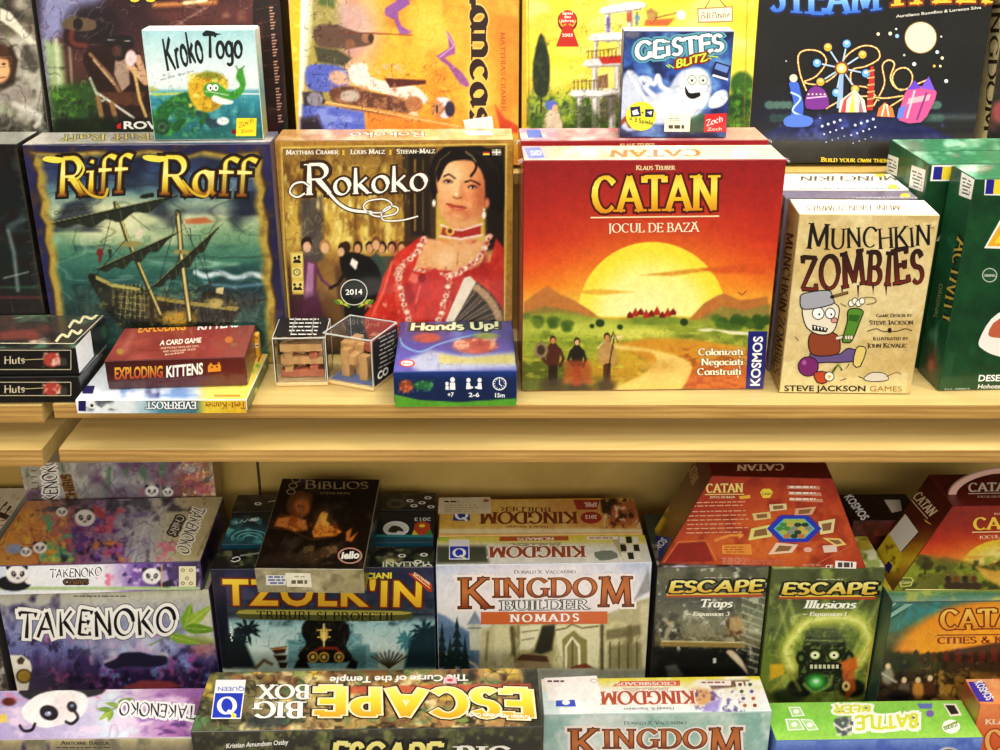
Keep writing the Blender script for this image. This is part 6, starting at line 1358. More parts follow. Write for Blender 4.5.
p = top(B['hands'], '#3a3f8c', mat=M_WRAP); PN['handst'] = p
p.vgrad((320, '#37407c'), (350, '#44529c'), (371, '#5a5fae')); p.noise(16, '#6a6ab8', .5, .75, .6, 3, ax=1.6); p.poly([(402, 362), (430, 350), (460, 356), (516, 352), (517, 368), (420, 372)], '#a8b4c0', 5, .8); p.poly([(438, 354), (470, 358), (514, 354), (516, 364), (440, 364)], '#b8b060', 4, .8); p.ell(475, 346, 22, 8, '#b85a48', soft=3); p.noise(4, '#e8b090', .5, .7, .8, 5, ax=1.6, box=(454, 338, 498, 354)); p.ell(427, 338, 14, 5, '#a85a4c', soft=3); p.line([(400, 338), (404, 346), (420, 352), (440, 344), (470, 336), (490, 334)], 1.4, '#7ab0d8', 1, .9, sm=5); p.ell(486, 336, 12, 3, '#8a9a54', soft=2)
p.ink(7, .18, 5, (394, 335, 518, 372), ax=1.5, dark='#1c1c4c', light='#d8e0f0')
p.text('Hands Up!', (410, 331), (499, 329), 7.4, '#dff0b8', 'comic', out=[(.2, '#1c3a2c')], jitter=.05); p.vell(407, 363.6, 8, 3.8, '#c83a34'); p.vell(407, 363.6, 6, 2.6, '#eee4d8'); p.text('fun', (402.4, 364.6), (411.6, 364.6), 1.9, '#b02a24', bold=.04)
p = left(B['dark'], '#101214'); PN['dark_s'] = p
p = front(B['dark'], '#12181a', mat=M_WRAP); PN['dark'] = p
p.vgrad((150, '#20181a'), (200, '#1a2423'), (260, '#1f2e2b'), (308, '#26241f')); p.noise(20, '#5a6a66', .6, .8, .6, 4); p.noise(12, '#2c1c18', .4, .7, .7, 7); p.line([(8, 230), (14, 252), (18, 290)], 4, '#7a8884', 3, .8); p.line([(9, 226), (22, 220)], 6, '#4c5a5a', 3, .8); p.line([(4, 278), (28, 272)], 1.4, '#9aa49c', 1.5, .8); p.rect((-10, 286, 50, 288.5), '#4a7a5c', 1.5, .5); p.rect((-10, 296, 50, 299), '#8a3a44', 1.5, .5)
for k in range(12): p.line([(16 + k * 1.6, 165 + k * 11), (24 + k * 1.6, 163 + k * 11)], .8, '#8a8270', 1, .5)
p.line([(17, 150), (32, 230), (44, 306)], 5, '#4a4030', 2, .8)
p = top(B['dark'], '#8d8f86', mat=M_WRAP); PN['dark_t'] = p; p.noise(10, '#c9c8bc', .5, .75, .7, 4, ax=2)
p = right(B['dark'], '#3a3228', mat=M_WRAP); PN['dark_r'] = p; p.noise(8, '#6a5c44', .5, .8, .6, 4)
# ---------------------------------------------------------------- printed art, lower shelf
def panda(p, cx, cy, r, up=1, look=0):
    """a plain panda head; up = -1 when the face is printed upside down"""
    for s_ in (-1, 1): p.ell(cx + s_ * r * .82, cy - up * r * .72, r * .34, r * .32, '#231e24')
    p.ell(cx, cy, r * 1.12, r * .92, '#f1ece4', soft=1.3); p.ell(cx, cy + up * r * .5, r * .8, r * .4, '#ddd0cc', soft=r * .4, a=.7)
    for s_ in (-1, 1):
        p.ell(cx + s_ * r * .45 + look, cy - up * r * .02, r * .24, r * .32, '#231e24', rot=s_ * up * 25); p.ell(cx + s_ * r * .42 + look, cy - up * r * .06, r * .07, r * .08, '#f1ece4', soft=.7)
    p.ell(cx + look, cy + up * r * .42, r * .15, r * .1, '#231e24')
PURP = '#5c4a78'
def bamboo(p, x, y, s, fl=1, up=1):
    leaf(p, x, y, x + 4 * s * fl, y - up * 13 * s, 3.2 * s, '#7a9a34', '#c6cf7a'); leaf(p, x, y, x + 15 * s * fl, y - up * 12 * s, 3 * s, '#93ac44', '#d0d68a'); leaf(p, x, y, x + 17 * s * fl, y + up * 1 * s, 2.8 * s, '#6d8e30', '#b8c66a'); leaf(p, x - 8 * s * fl, y + up * 4 * s, x + 8 * s * fl, y + up * 8 * s, 2.6 * s, '#7f9c3c', '#c0cc7c'); p.line([(x, y), (x - 18 * s * fl, y + up * 9 * s)], 1.2, '#7a8a3c')
def taken(p, tl, tr, bl, warm=True):
    """misty purple landscape"""
    p.noise(30, '#7f86b4', .42, .7, .8, 3); p.noise(22, '#2f2448', .5, .72, .8, 7); p.noise(12, '#a8648c', .58, .78, .65, 9); p.noise(9, '#8ea0cc', .62, .8, .6, 19); p.noise(6, '#1f1834', .6, .78, .6, 29)

# leaning wrapped box at the back
p = front(B['pan_s'], '#9a9088', mat=M_WRAP); PN['pan_s'] = p
p.hgrad((30, '#a39c8c'), (70, '#8f8a84'), (120, '#8a8590'), (170, '#7c6a72'), (186, '#8a5a50'), (230, '#a47a52')); p.noise(16, '#6a4a64', .5, .72, .8, 4); p.noise(12, '#b9bcae', .52, .75, .7, 14); p.noise(9, '#5a7a5c', .64, .8, .8, 24, ay=2.5); p.noise(4, '#c98a5c', .52, .7, .8, 34, ax=1.4, box=(184, 455, 232, 500)); p.noise(3, '#f0d8b0', .6, .75, .8, 36, box=(182, 455, 232, 500)); p.noise(10, '#b85a6a', .6, .78, .7, 44, box=(140, 470, 215, 500))
p.ink(8, .4, 5, dark='#2a2030', light='#e8e0d8'); panda(p, 152, 491, 6); panda(p, 168, 492, 4.6)
p.text('TAKENOKO', (60, 515), (55, 457), 0, '#1c1a1c', 'brush', up=(-14, 1), out=[(.14, '#e9e4d4')], jitter=.08); p.text('CHIBIS', (77, 501), (70, 474), 0, '#3a2414', 'brush', up=(-9, .6), out=[(.16, '#8a6a44')]); p.lines(30, 452, 38, 8, 6, 1.2, '#6a5a44')
p = right(B['pan_s'], '#8a7454', mat=M_WRAP); PN['pan_s2'] = p

# standing box
p = front(B['pan_b'], '#6a5f86', mat=M_GLOSS); PN['pan_b'] = p
p.vgrad((588, '#c2bf9a'), (606, '#a7a6a4'), (625, '#8b8fae'), (650, '#6c6f9c'), (670, '#55446e'), (690, '#4a3560'))
p.noise(20, '#2d2650', .5, .7, .9, 3, box=(-10, 586, 60, 640)); p.noise(22, '#3a2c5c', .45, .7, .85, 7, box=(-10, 630, 230, 692)); p.noise(10, '#a85a94', .58, .76, .75, 9, box=(40, 630, 200, 692)); p.noise(9, '#7c9ad0', .58, .78, .8, 19, box=(100, 630, 225, 692)); p.noise(7, '#20183c', .55, .75, .8, 29, box=(-10, 636, 230, 692)); p.noise(16, '#d6d2b8', .55, .8, .6, 30, box=(90, 630, 170, 665))
p.ink(8, .4, 5, (-10, 630, 230, 692), dark='#1a1430', light='#c8b8e0'); p.ink(10, .22, 6, (-10, 586, 230, 632), dark='#3c3854'); p.ell(130, 645, 45, 14, '#c8cce0', soft=14, a=.6); p.poly([(104, 664), (116, 659), (122, 653), (140, 652), (152, 655), (166, 656), (166, 664), (150, 667), (128, 666), (112, 669)], '#282440', 2, sm=3); p.ell(205, 648, 14, 8, '#c08a80', soft=8, a=.7); p.poly([(120, 688), (142, 680), (170, 681), (182, 686), (160, 690)], '#a4505a', 2); p.ell(202, 640, 20, 4, '#8a9a44', soft=4, a=.8)
p.poly([(-6, 655), (22, 655), (30, 661), (32, 668), (28, 690), (10, 692), (-6, 692)], '#e2dcc8', 1.2, sm=0); p.ell(24, 676, 8, 7.5, '#4a3c1c', soft=1); p.ell(24, 676, 6.4, 6, '#9a8030', soft=2); p.poly([(17, 660), (21, 656), (25, 659), (23, 664), (18, 664)], '#4f4426', 1)
p.poly([(212, 600), (203, 612), (186, 632), (178, 640), (196, 636), (214, 640)], '#d3cfa8', 8, .8); bamboo(p, 184, 628, 1.9, 1)
p.text('Antoine Bauza', (78, 592.8), (125, 592), 3.6, '#4a4434', 'serifb', smallcaps=.8); p.lines(73, 595.4, 132, 1, 3, 1.1, '#5a5444')
p.text('TAKENOKO', (19, 638.6), (176, 633), 25, '#1d1a20', 'brush', out=[(.17, '#5a5458'), (.14, '#f4f0e4')], jitter=.12, spacing=.05, bend=.03)
p = top(B['pan_b'], '#b8b394', mat=M_GLOSS); PN['pan_bt'] = p
# flat chibis box
p = top(B['pan_f'], '#8f7a90', mat=M_GLOSS, step=1.0); PN['pan_ft'] = p
p.hgrad((0, '#b8874c'), (40, '#b5784c'), (70, '#97616c'), (95, '#8a6a8c'), (130, '#9a98a4'), (155, '#b6b3a6'), (185, '#b8ac86'), (228, '#a69c74'))
p.noise(12, '#d08a44', .5, .7, .9, 4, box=(0, 510, 60, 555)); p.noise(9, '#e0a84a', .58, .75, .8, 6, box=(0, 508, 66, 556)); p.noise(10, '#c8546a', .52, .7, .8, 9, box=(40, 508, 125, 556)); p.noise(8, '#58a07c', .56, .72, .9, 12, box=(40, 515, 78, 562)); p.noise(8, '#9abf4a', .6, .74, .9, 22, box=(44, 530, 76, 562)); p.noise(9, '#5a3a80', .5, .7, .85, 32, box=(72, 512, 150, 564)); p.noise(7, '#2f1c44', .6, .76, .8, 33, box=(60, 500, 150, 564)); p.noise(7, '#3a3444', .5, .7, .9, 35, ax=2, box=(30, 496, 205, 512)); p.noise(14, '#45404e', .5, .68, .85, 37, box=(125, 496, 205, 522)); p.noise(8, '#e08a4c', .66, .8, .8, 39, box=(90, 540, 140, 564)); p.noise(9, '#9070c8', .55, .75, .8, 41, box=(95, 548, 140, 564)); p.ell(140, 535, 18, 26, '#b4b6bc', soft=16, a=.6); p.line([(170, 505), (150, 520), (138, 545), (132, 564)], 2.5, '#d2d2d8', 3, .6, sm=5)
p.ink(7, .45, 5, (-10, 496, 180, 566), dark='#1c1420', light='#f0e0c8'); panda(p, 85, 518, 9); p.poly([(92, 504), (106, 514), (104, 520), (94, 514)], '#b04a4c', 1.5); panda(p, 62, 512, 5); panda(p, 40, 548, 6); panda(p, 26, 552, 5); p.ell(14, 549, 8, 5, '#8a94b4', soft=3); p.noise(5, '#d8788c', .5, .66, .9, 43, box=(156, 542, 178, 562)); p.ell(166, 545, 3, 3, '#e88a98'); p.ell(164, 555, 3, 3, '#e88a98')
p.text('TAKENOKO', (194, 506), (176, 551), 0, '#1c191a', 'brush', up=(11, 4), out=[(.16, '#efe8cc')], jitter=.08); p.text('CHIBIS', (178, 515), (168, 534), 0, '#efe8cc', 'brush', up=(7, 2.5), out=[(.3, '#40341c')])
p.text('Bauza & Corentin Lebrat', (222, 503), (196, 556), 0, '#7a6e44', 'serif', up=(3, 1)); p.vline([(228, 500), (199, 563)], .6, '#8a8054')
p = front(B['pan_f'], '#d9d8dc', mat=M_GLOSS); PN['pan_ff'] = p
p.hgrad((0, '#c6cfe0'), (30, '#e4e6ea'), (46, '#eceef0'), (105, '#e6e2ea'), (120, '#b8a4d0'), (135, '#7c5ca4'), (165, '#5c4478'), (200, '#3c2c50')); p.noise(6, '#e8708c', .5, .68, .9, 4, box=(94, 566, 114, 586)); p.noise(5, '#e0c8f0', .58, .75, .8, 8, box=(114, 564, 200, 588)); p.noise(5, '#3a2860', .55, .74, .8, 18, box=(118, 564, 200, 588)); p.rect((-10, 586.4, 200, 590), '#aac08a', 1)
p.ell(14, 583, 17, 8, '#241f26', soft=1.2); panda(p, 17, 574, 9.5, look=1); p.ell(30, 581, 5, 3, '#f0ece4', soft=1); panda(p, 152, 576, 8.5); p.ell(166, 583, 8, 4, '#2b1f38', soft=2); p.poly([(160, 572), (166, 570), (169, 580), (161, 583)], '#a89ab8', 2); p.rect((161, 564, 162.5, 588), '#c8a070', 1, .8)
p.text('TAKENOKO', (50, 578), (102, 575.6), 8.6, '#211c1e', 'brush', out=[(.14, '#ffffff')], jitter=.08); p.text('CHIBIS', (64, 584), (88, 584), 4.6, '#8a6a3c', 'brush', out=[(.24, '#3c2c18')])
p.vrect((179, 566, 196, 586.6), '#ddd5a8')
for k, (x, y) in enumerate(((183, 570), (191, 570), (187, 578), (183, 583), (191, 583))): p.vell(x, y, 2, 1.8, '#8a7c48'); p.vell(x, y, 1, .9, '#ddd5a8')
p = right(B['pan_f'], '#4a3560', mat=M_GLOSS); PN['pan_fr'] = p; p.noise(8, '#8a74a8', .5, .75, .8, 4); p.noise(6, '#241a34', .5, .7, .8, 14)
p = top(B['edge'], '#c8bda4', mat=M_WRAP); PN['edget'] = p; p.noise(8, '#8a7060', .6, .8, .5, 3); p.text('E', (8, 522), (19, 507), 0, '#4a2c28', 'serifb', up=(-13, -5), out=(.05, '#d8ccb4')); p.lines(0, 520, 20, 3, 5, 1.3, '#a8604c')
p = front(B['edge'], '#b8ac94'); PN['edgef'] = p
p = front(B['fill2'], '#5a5652', mat=M_WRAP); PN['fill2'] = p; p.noise(7, '#a8a6a4', .5, .72, .9, 4); p.noise(5, '#2a2624', .5, .7, .8, 14)
# bottom panda box
p = top(B['f_pan'], '#bdb0cc', mat=M_GLOSS, step=1.0); PN['f_pant'] = p
p.hgrad((0, '#a89ac8'), (40, '#b0a2cc'), (90, '#c0b8e0'), (110, '#d0dcf0'), (140, '#c8a8cc'), (170, '#a878ac'), (204, '#8a5a8c')); p.noise(10, '#e6c8ea', .5, .72, .8, 4, ax=1.8); p.noise(8, '#8c64a8', .55, .75, .8, 14, ax=2, box=(120, 688, 206, 738)); p.noise(9, '#cfe2f6', .55, .75, .8, 24, ax=1.5, box=(76, 694, 140, 738)); p.noise(5, '#e0708c', .6, .76, .7, 34, ax=2, box=(0, 688, 110, 700)); p.noise(6, '#5c3c74', .62, .78, .8, 44, ax=2.5, box=(140, 700, 206, 738))
p.poly([(20, 690), (64, 688), (104, 688), (96, 696), (60, 700), (30, 700)], '#2a2530', 2, sm=3); p.poly([(24, 706), (40, 694), (66, 690), (84, 694), (88, 704), (80, 718), (62, 724), (44, 728), (28, 722), (22, 714)], '#f3eff0', 1.6, sm=4); p.poly([(55, 698), (74, 696), (78, 708), (66, 722), (52, 724)], '#ead4d4', 4, .7, sm=3)
p.ink(9, .3, 8, (86, 688, 210, 738), ax=1.8, dark='#5c4080', light='#ffffff'); p.ell(49, 713, 9.5, 7.6, '#26202a', 15); p.ell(72, 707, 5, 5.6, '#26202a', -20); p.ell(48, 714, 3.4, 2.4, '#8a90b4', soft=1); p.ell(49, 713, 1, .9, '#fff'); p.ell(72, 706, 1.8, 1.6, '#8a90b4', soft=1); p.line([(20, 726), (24, 731), (32, 730), (35, 724)], 3, '#26202a', sm=4); p.line([(66, 722), (72, 724), (78, 718), (75, 712)], 3, '#26202a', sm=4)
bamboo(p, 112, 710, .9, -1, -1); leaf(p, 118, 703, 134, 699, 3, '#7a9a3c'); p.ell(9, 702, 7, 4, '#6a2c1c', soft=2); p.poly([(-8, 716), (6, 714), (8, 722), (-8, 724)], '#e0c060', 2)
p.text('TAKENOKO', (196, 706), (120, 702), 0, '#2a2430', 'brush', up=(-1, 13), out=[(.18, '#f6f2f6')], jitter=.08)
p = front(B['f_pan'], '#a89a7c', mat=M_GLOSS); PN['f_panf'] = p; p.vgrad((737, '#cfc6a0'), (742, '#a89c7a'), (750, '#8a8070')); p.noise(8, '#4a3f62', .5, .68, .9, 4, box=(0, 742, 50, 756)); p.noise(14, '#6a6a5c', .5, .75, .7, 14); p.text('Antoine Bauza', (61, 744.6), (109, 744.6), 3.8, '#3a3428', 'serifb', smallcaps=.8); p.lines(56, 746.6, 116, 1, 3, 1.2, '#5a5444'); p.vline([(0, 737), (192, 737.6)], 1.2, '#f2ead2')

# temple box with orange title
p = front(B['tz1'], '#262a48', mat=M_GLOSS); PN['tz1'] = p
p.vgrad((568, '#23264a'), (590, '#3a4058'), (615, '#3a4448'), (622, '#8fb0ae'), (650, '#b9ccc2'), (668, '#a8b8a4')); p.noise(20, '#5a5a74', .5, .75, .5, 4, box=(210, 566, 436, 622)); p.noise(8, '#16202c', .5, .75, .5, 8, box=(210, 600, 436, 626))
p.poly([(210, 566), (224, 566), (232, 668), (222, 668)], '#14182c', 2); p.poly([(288, 668), (288, 640), (298, 640), (298, 632), (308, 632), (308, 624), (330, 622), (354, 624), (354, 634), (362, 634), (362, 644), (370, 644), (370, 652), (378, 652), (378, 668)], '#6f9494', 2); p.poly([(352, 668), (352, 646), (366, 646), (366, 668)], '#557a7c', 2)
for k in range(4): p.line([(296 - k * 3, 634 + k * 9), (312, 634 + k * 9)], 1, '#4d7072', 1, .7)
def palm(p, x, y, r, c, n=11, d=0):
    rn = random.Random(int(x)); p.ell(x, y, r * .35, r * .35, c, soft=2)
    for k in range(n):
        a = 2 * math.pi * k / n + rn.uniform(-.2, .2); p.poly([(x, y), (x + r * .6 * math.cos(a) - 2 * math.sin(a), y + r * .6 * math.sin(a) + 2 * math.cos(a)), (x + r * math.cos(a), y + r * math.sin(a) + r * .12), (x + r * .6 * math.cos(a) + 2 * math.sin(a), y + r * .6 * math.sin(a) - 2 * math.cos(a))], c, 1)
p.ink(9, .3, 5, (210, 566, 436, 620), dark='#0c1024', light='#8a94ac'); p.ink(7, .3, 6, (226, 620, 436, 668), dark='#1c3c44', light='#e0efe8'); palm(p, 247, 630, 15, '#16262a'); palm(p, 236, 640, 13, '#1c3034'); p.poly([(226, 640), (244, 640), (256, 668), (226, 668)], '#17272a', 4); palm(p, 407, 640, 12, '#4a7a80'); palm(p, 424, 632, 15, '#1f3a44'); p.poly([(410, 640), (436, 624), (437, 668), (404, 668)], '#1f3c42', 4)
for k in range(9): p.line([(389, 668), (389 + (k - 4) * 4.4, 656 - (4 - abs(k - 4)) * 1.4)], 1.5, '#4a3c22', 1)
p.poly([(303, 624), (314, 616), (332, 618), (346, 622), (350, 634), (346, 646), (352, 656), (346, 662), (310, 662), (298, 656), (306, 644), (302, 634)], '#14140f', 2, sm=3); p.noise(4, '#3a3424', .6, .75, .8, 8, box=(300, 618, 352, 662)); p.ink(4, .6, 9, (298, 616, 354, 664), dark='#050504', light='#7c7450'); p.ell(324, 634, 4, 7, '#c9a455', soft=1); p.ell(324, 630, 2, 2, '#3a2c14'); p.line([(317, 630), (331, 630)], 1.4, '#c9a455'); p.line([(318, 637), (330, 637)], 1.4, '#c9a455'); p.line([(324, 624), (324, 648)], 1.6, '#e3c680')
p.line([(314, 652), (320, 648), (336, 648), (340, 652)], 3, '#7a2c1c', 1.5); 
for x, r_ in ((313, 5.5), (324, 5.2), (339, 5.2)): p.ell(x, 657, r_, r_, '#b8923f', soft=1); p.ell(x, 657, r_ * .66, r_ * .66, '#2a1c10', soft=1); p.ell(x, 657, r_ * .35, r_ * .4, '#d9b868', soft=1)
p.poly([(297, 661), (304, 656), (310, 668), (294, 668)], '#1a1412', 2); p.poly([(352, 658), (358, 662), (356, 669), (346, 668)], '#1a1412', 2); p.poly([(270, 648), (287, 646), (285, 653), (275, 654)], '#4a2c1c', 1.5); p.poly([(273, 655), (287, 655), (286, 660), (278, 661)], '#35241a', 1.5); p.poly([(278, 662), (288, 662), (286, 668), (280, 668)], '#35241a', 1.5); p.line([(272, 649), (286, 648)], 1.2, '#c89a5c'); p.line([(256, 668), (264, 660), (272, 664)], 3, '#6a5a3a', 2)
p.vpoly([(236, 612), (244, 608.5), (300, 609), (400, 610), (412, 614), (408, 619), (380, 621), (300, 620), (246, 619), (238, 616)], '#57572c', 3); p.vpoly([(238, 612.4), (246, 609.6), (300, 610), (400, 611), (409, 613.6), (380, 615), (250, 614)], '#98904c', 2)
OG = [(0, '#c9962c'), (.5, '#f0b02a'), (1, '#e8c23a')]
p.text("TZOLK'IN", (224, 604), (423, 606), 24, '#eeb02c', 'sans', out=[(.08, '#22140c'), (.065, '#7a3414')], bold=.045, grad=OG, spacing=.1)
p.text('TRIBURI SI PROFETII', (257, 618.6), (393, 620.4), 8, '#1e160a', 'serif', spacing=.1); p.text('SIMONE LUCIANI', (317, 579), (392, 578), 5.4, '#e3c93a', bold=.06); p.vell(258, 573.6, 3, 1, '#c8c04a')
p.vpoly([(408, 573), (417, 573), (432, 584), (432, 592), (428, 591)], '#a84420'); p.vline([(413, 574.6), (430, 588)], .8, '#f0c890'); p.text('EXTENSIE', (414, 574.4), (430, 585.4), 2.8, '#f6dcae', bold=.03)
for k in range(6): p.vell(231 + (k % 2), 627 + k * 2.6, .8, 1, '#e8e8e0')
p = top(B['tz1'], '#1c2228', mat=M_WRAP); PN['tz1t'] = p
p.noise(7, '#4a5a3c', .5, .72, .9, 4, ax=2); p.noise(5, '#8a8a64', .62, .76, .8, 14, ax=2); p.text('ITALIANI', (430, 562), (382, 562), 0, '#cfd6b8', 'sans', up=(0, 5), bold=.02)
for x, y in ((424, 555), (418, 562), (428, 566), (402, 556)): p.vell(x, y, 4, 1.8, '#dfe0d4'); p.vell(x, y, 2, .9, '#20242a')
p.vline([(232, 559), (238, 557), (240, 560), (235, 562), (231, 561)], 1, '#d9d9d0', 3); p.vline([(240, 556), (262, 553)], 1.4, '#8a9a8c'); p.ell(390, 561, 10, 4, '#6a6a4c', soft=2); p.ell(390, 561, 5, 2, '#c0b890', soft=1)
p = left(B['tz1'], '#171c30', mat=M_WRAP); PN['tz1s'] = p; p.noise(8, '#3c4460', .55, .75, .7, 4)
p = front(B['tz2'], '#14495a', mat=M_WRAP); PN['tz2f'] = p; p.text('LUCIANI', (373, 551.6), (395, 551.6), 4.6, '#d9c93a', bold=.05)
p = top(B['tz2'], '#1a4a54', mat=M_WRAP); PN['tz2t'] = p
p.vgrad((512, '#14242c'), (524, '#1c343c'), (530, '#1f5f68'), (545, '#1a5864')); p.noise(6, '#3f8f94', .5, .7, .8, 4, ax=1.6, box=(220, 516, 262, 545)); p.noise(5, '#78b8b8', .64, .78, .8, 14, ax=1.6, box=(222, 520, 262, 545))
for r_ in (16, 11, 6): p.vline([(250 + r_ * 1.15 * math.cos(a * .2), 539 + r_ * .55 * math.sin(a * .2)) for a in range(15, 32)], .8, '#7cc0c0')
p.rect((375, 514, 436, 535), '#1c2630', 2); p.vell(396, 529, 13, 7.6, '#e6e6de'); p.vell(396, 529, 11.6, 6.6, '#c9cfc8'); p.vpoly([(388, 532), (392, 526), (400, 527), (404, 532), (398, 531), (396, 533)], '#3a2c24', 2)
p.vpoly([(413, 537), (415, 524), (422, 521), (430, 524), (431, 537)], '#b5502c'); p.vpoly([(411, 537), (414, 530), (420, 537)], '#e0c040'); p.vpoly([(424, 537), (430, 529), (434, 537)], '#4a8a4c'); p.vell(422, 526, 3, 1.6, '#f0d840'); p.vline([(375, 536), (436, 536.6)], 2.4, '#2a8a90'); p.text('2013', (431, 518), (414, 518), 0, '#c9d4cc', up=(0, 3.2), bold=.03); p.text('UWE', (260, 517), (232, 522), 0, '#9ac4c4', 'sans', up=(0, 3)); p.vell(254, 520, 4, 1.6, '#c9d4cc')
p = left(B['tz2'], '#0f3038', mat=M_WRAP); PN['tz2s'] = p
p = top(B['tz3'], '#1b1d1c', mat=M_WRAP); PN['tz3t'] = p
p.noise(6, '#4a4a3a', .5, .72, .9, 4, ax=2); p.ell(396, 504, 10, 5, '#5a5a4a', soft=2); p.ell(396, 504, 5, 2, '#1c1c1a', soft=1)
for x, y in ((428, 498), (422, 503), (431, 507), (258, 504), (410, 501), (414, 506)): p.vell(x, y, 3.6, 1.5, '#dcdcd2'); p.vell(x, y, 1.8, .8, '#20242a')
p.vline([(268, 502), (284, 500)], 1, '#a8a890')
p = front(B['tz3'], '#22252a', mat=M_WRAP); PN['tz3f'] = p

# candlelight box
p = top(B['bib'], '#1d110b', mat=M_WRAP, step=1.0); PN['bibt'] = p
p.vgrad((476, '#22150e'), (500, '#1a0f0a'), (530, '#1c110b'), (565, '#1b130e'))
p.ell(307, 498, 17, 7, '#0d0907', soft=2); p.poly([(286, 508), (290, 496), (300, 491), (312, 494), (312, 502), (308, 514), (296, 520)], '#5d3a1e', 3, sm=3); p.ell(302, 507, 8, 9, '#a8662e', soft=5, a=.85); p.line([(298, 506), (303, 507)], 1, '#2a160a'); p.poly([(278, 518), (290, 516), (306, 520), (308, 530), (296, 532), (272, 530)], '#c9813a', 3, .9); p.noise(5, '#7a3c14', .5, .7, .7, 4, box=(266, 514, 312, 534)); p.poly([(262, 536), (272, 526), (284, 528), (312, 540), (338, 536), (342, 540), (330, 552), (300, 562), (262, 560)], '#120c09', 2); p.line([(272, 528), (290, 530), (312, 540), (336, 536)], 1.2, '#7a4a22', 1.2, .8)
p.poly([(318, 520), (322, 512), (328, 514), (326, 521), (330, 524), (324, 530), (316, 527)], '#e8a24a', 1.6, sm=2); p.poly([(312, 532), (316, 524), (334, 526), (342, 532), (336, 536), (314, 538)], '#d98a34', 2); p.noise(4, '#8a4416', .5, .7, .7, 8, box=(310, 522, 344, 538)); p.ell(324, 520, 10, 10, '#f0b058', soft=12, a=.35); p.poly([(346, 532), (352, 528), (350, 538), (358, 532), (352, 542), (346, 541)], '#c97a34', 2); p.ell(344, 506, 14, 16, '#140c08', soft=6, a=.8); p.poly([(300, 556), (330, 545), (342, 542), (334, 556), (310, 564)], '#54402a', 4, .8); p.noise(4, '#8a7048', .55, .7, .7, 18, ax=1.5, box=(300, 545, 338, 564)); p.poly([(264, 556), (300, 552), (320, 564), (260, 564)], '#3c2c20', 4, .7); p.noise(12, '#6a5a48', .6, .8, .5, 28)
p.ink(5, .35, 6, (262, 490, 345, 565), dark='#0a0604', light='#c98a4c'); p.text('Biblios', (304, 489), (369, 489), 8.6, '#8a7a5c', 'curly', smallcaps=.8); p.text('STEVE FINN', (320, 494.6), (350, 494.6), 2.2, '#7a6a50', bold=.02)
for x, y in ((296, 480), (293, 486), (291, 492)): p.vell(x, y, 4.4, 2.8, '#9a8a68'); p.vell(x, y, 3.6, 2.2, '#21150f')
p.vell(350, 556, 12.4, 8.2, '#b88c7c'); p.vell(350, 556, 10.6, 6.8, '#1a120e'); p.text('iello', (341, 559), (359, 558.4), 6.6, '#f4efe2', 'sans', bold=.07, shear=.15)
p = front(B['bib'], '#8f8768', mat=M_WRAP); PN['bibf'] = p; p.noise(14, '#b5ac8c', .5, .75, .7, 4); p.noise(9, '#6a6248', .5, .75, .7, 14); p.rect((256, 564, 366, 566), '#3a2c20', 1)
p.vrect((266, 575, 286, 585), '#c9c8c2'); p.lines(268, 576, 285, 3, 3, 1.6, '#4a5a8c')
PN['bib_stk'] = s_ = sticker(B['bib'], p, [(287, 586.4), (312, 586.8), (312, 573), (288, 572.6)], 'price_sticker'); s_.col[:] = hx('#dcd5bc'); s_.lines(291, 580, 309, 1, 3, 3.6, '#6a6450'); s_.lines(294, 576, 306, 1, 2, .9, '#8a8470')
p = right(B['bib'], '#14100e', mat=M_WRAP); PN['bibr'] = p; p.noise(6, '#6a6250', .55, .75, .6, 3)

# castle boxes
CO = [(0, '#8a4a2a'), (.5, '#c07848'), (1, '#a86838')]
def queen(p, x0, y0, x1, y1, flip=False, a=0):
    """white badge with a blue square and Q"""
    p.vpoly([(x0, y0), (x1, y0), (x1 + a, y1), (x0 + a, y1)], '#eef0f6'); m = 1
    t = y0 + (y1 - y0) * (.36 if not flip else .0); 
    ya, yb = (y0 + (y1 - y0) * .34, y1 - m)
    p.vpoly([(x0 + m + a * .34, ya), (x1 - m + a * .34, ya), (x1 - m + a, yb), (x0 + m + a, yb)], '#2c48b8')
    if flip: p.text('QUEEN', (x1 - 1.4, y0 + 1 + (y1 - y0) * .16), (x0 + 1.4, y0 + 1 + (y1 - y0) * .16), 0, '#5a6ab8', up=(0, (y1 - y0) * .1), bold=.02)
    p.text('Q', (x0 + (x1 - x0) * .18 + a * .8, y1 - (y1 - y0) * .13), (x1 - (x1 - x0) * .18 + a * .8, y1 - (y1 - y0) * .13), (y1 - y0) * .42, '#f4f6fc', 'serifb'); p.vpoly([(x0 + (x1 - x0) * .66 + a, y1 - m), (x0 + (x1 - x0) * .72 + a, y1 - (y1 - y0) * .2), (x0 + (x1 - x0) * .86 + a, y1 - m)], '#e0d040')
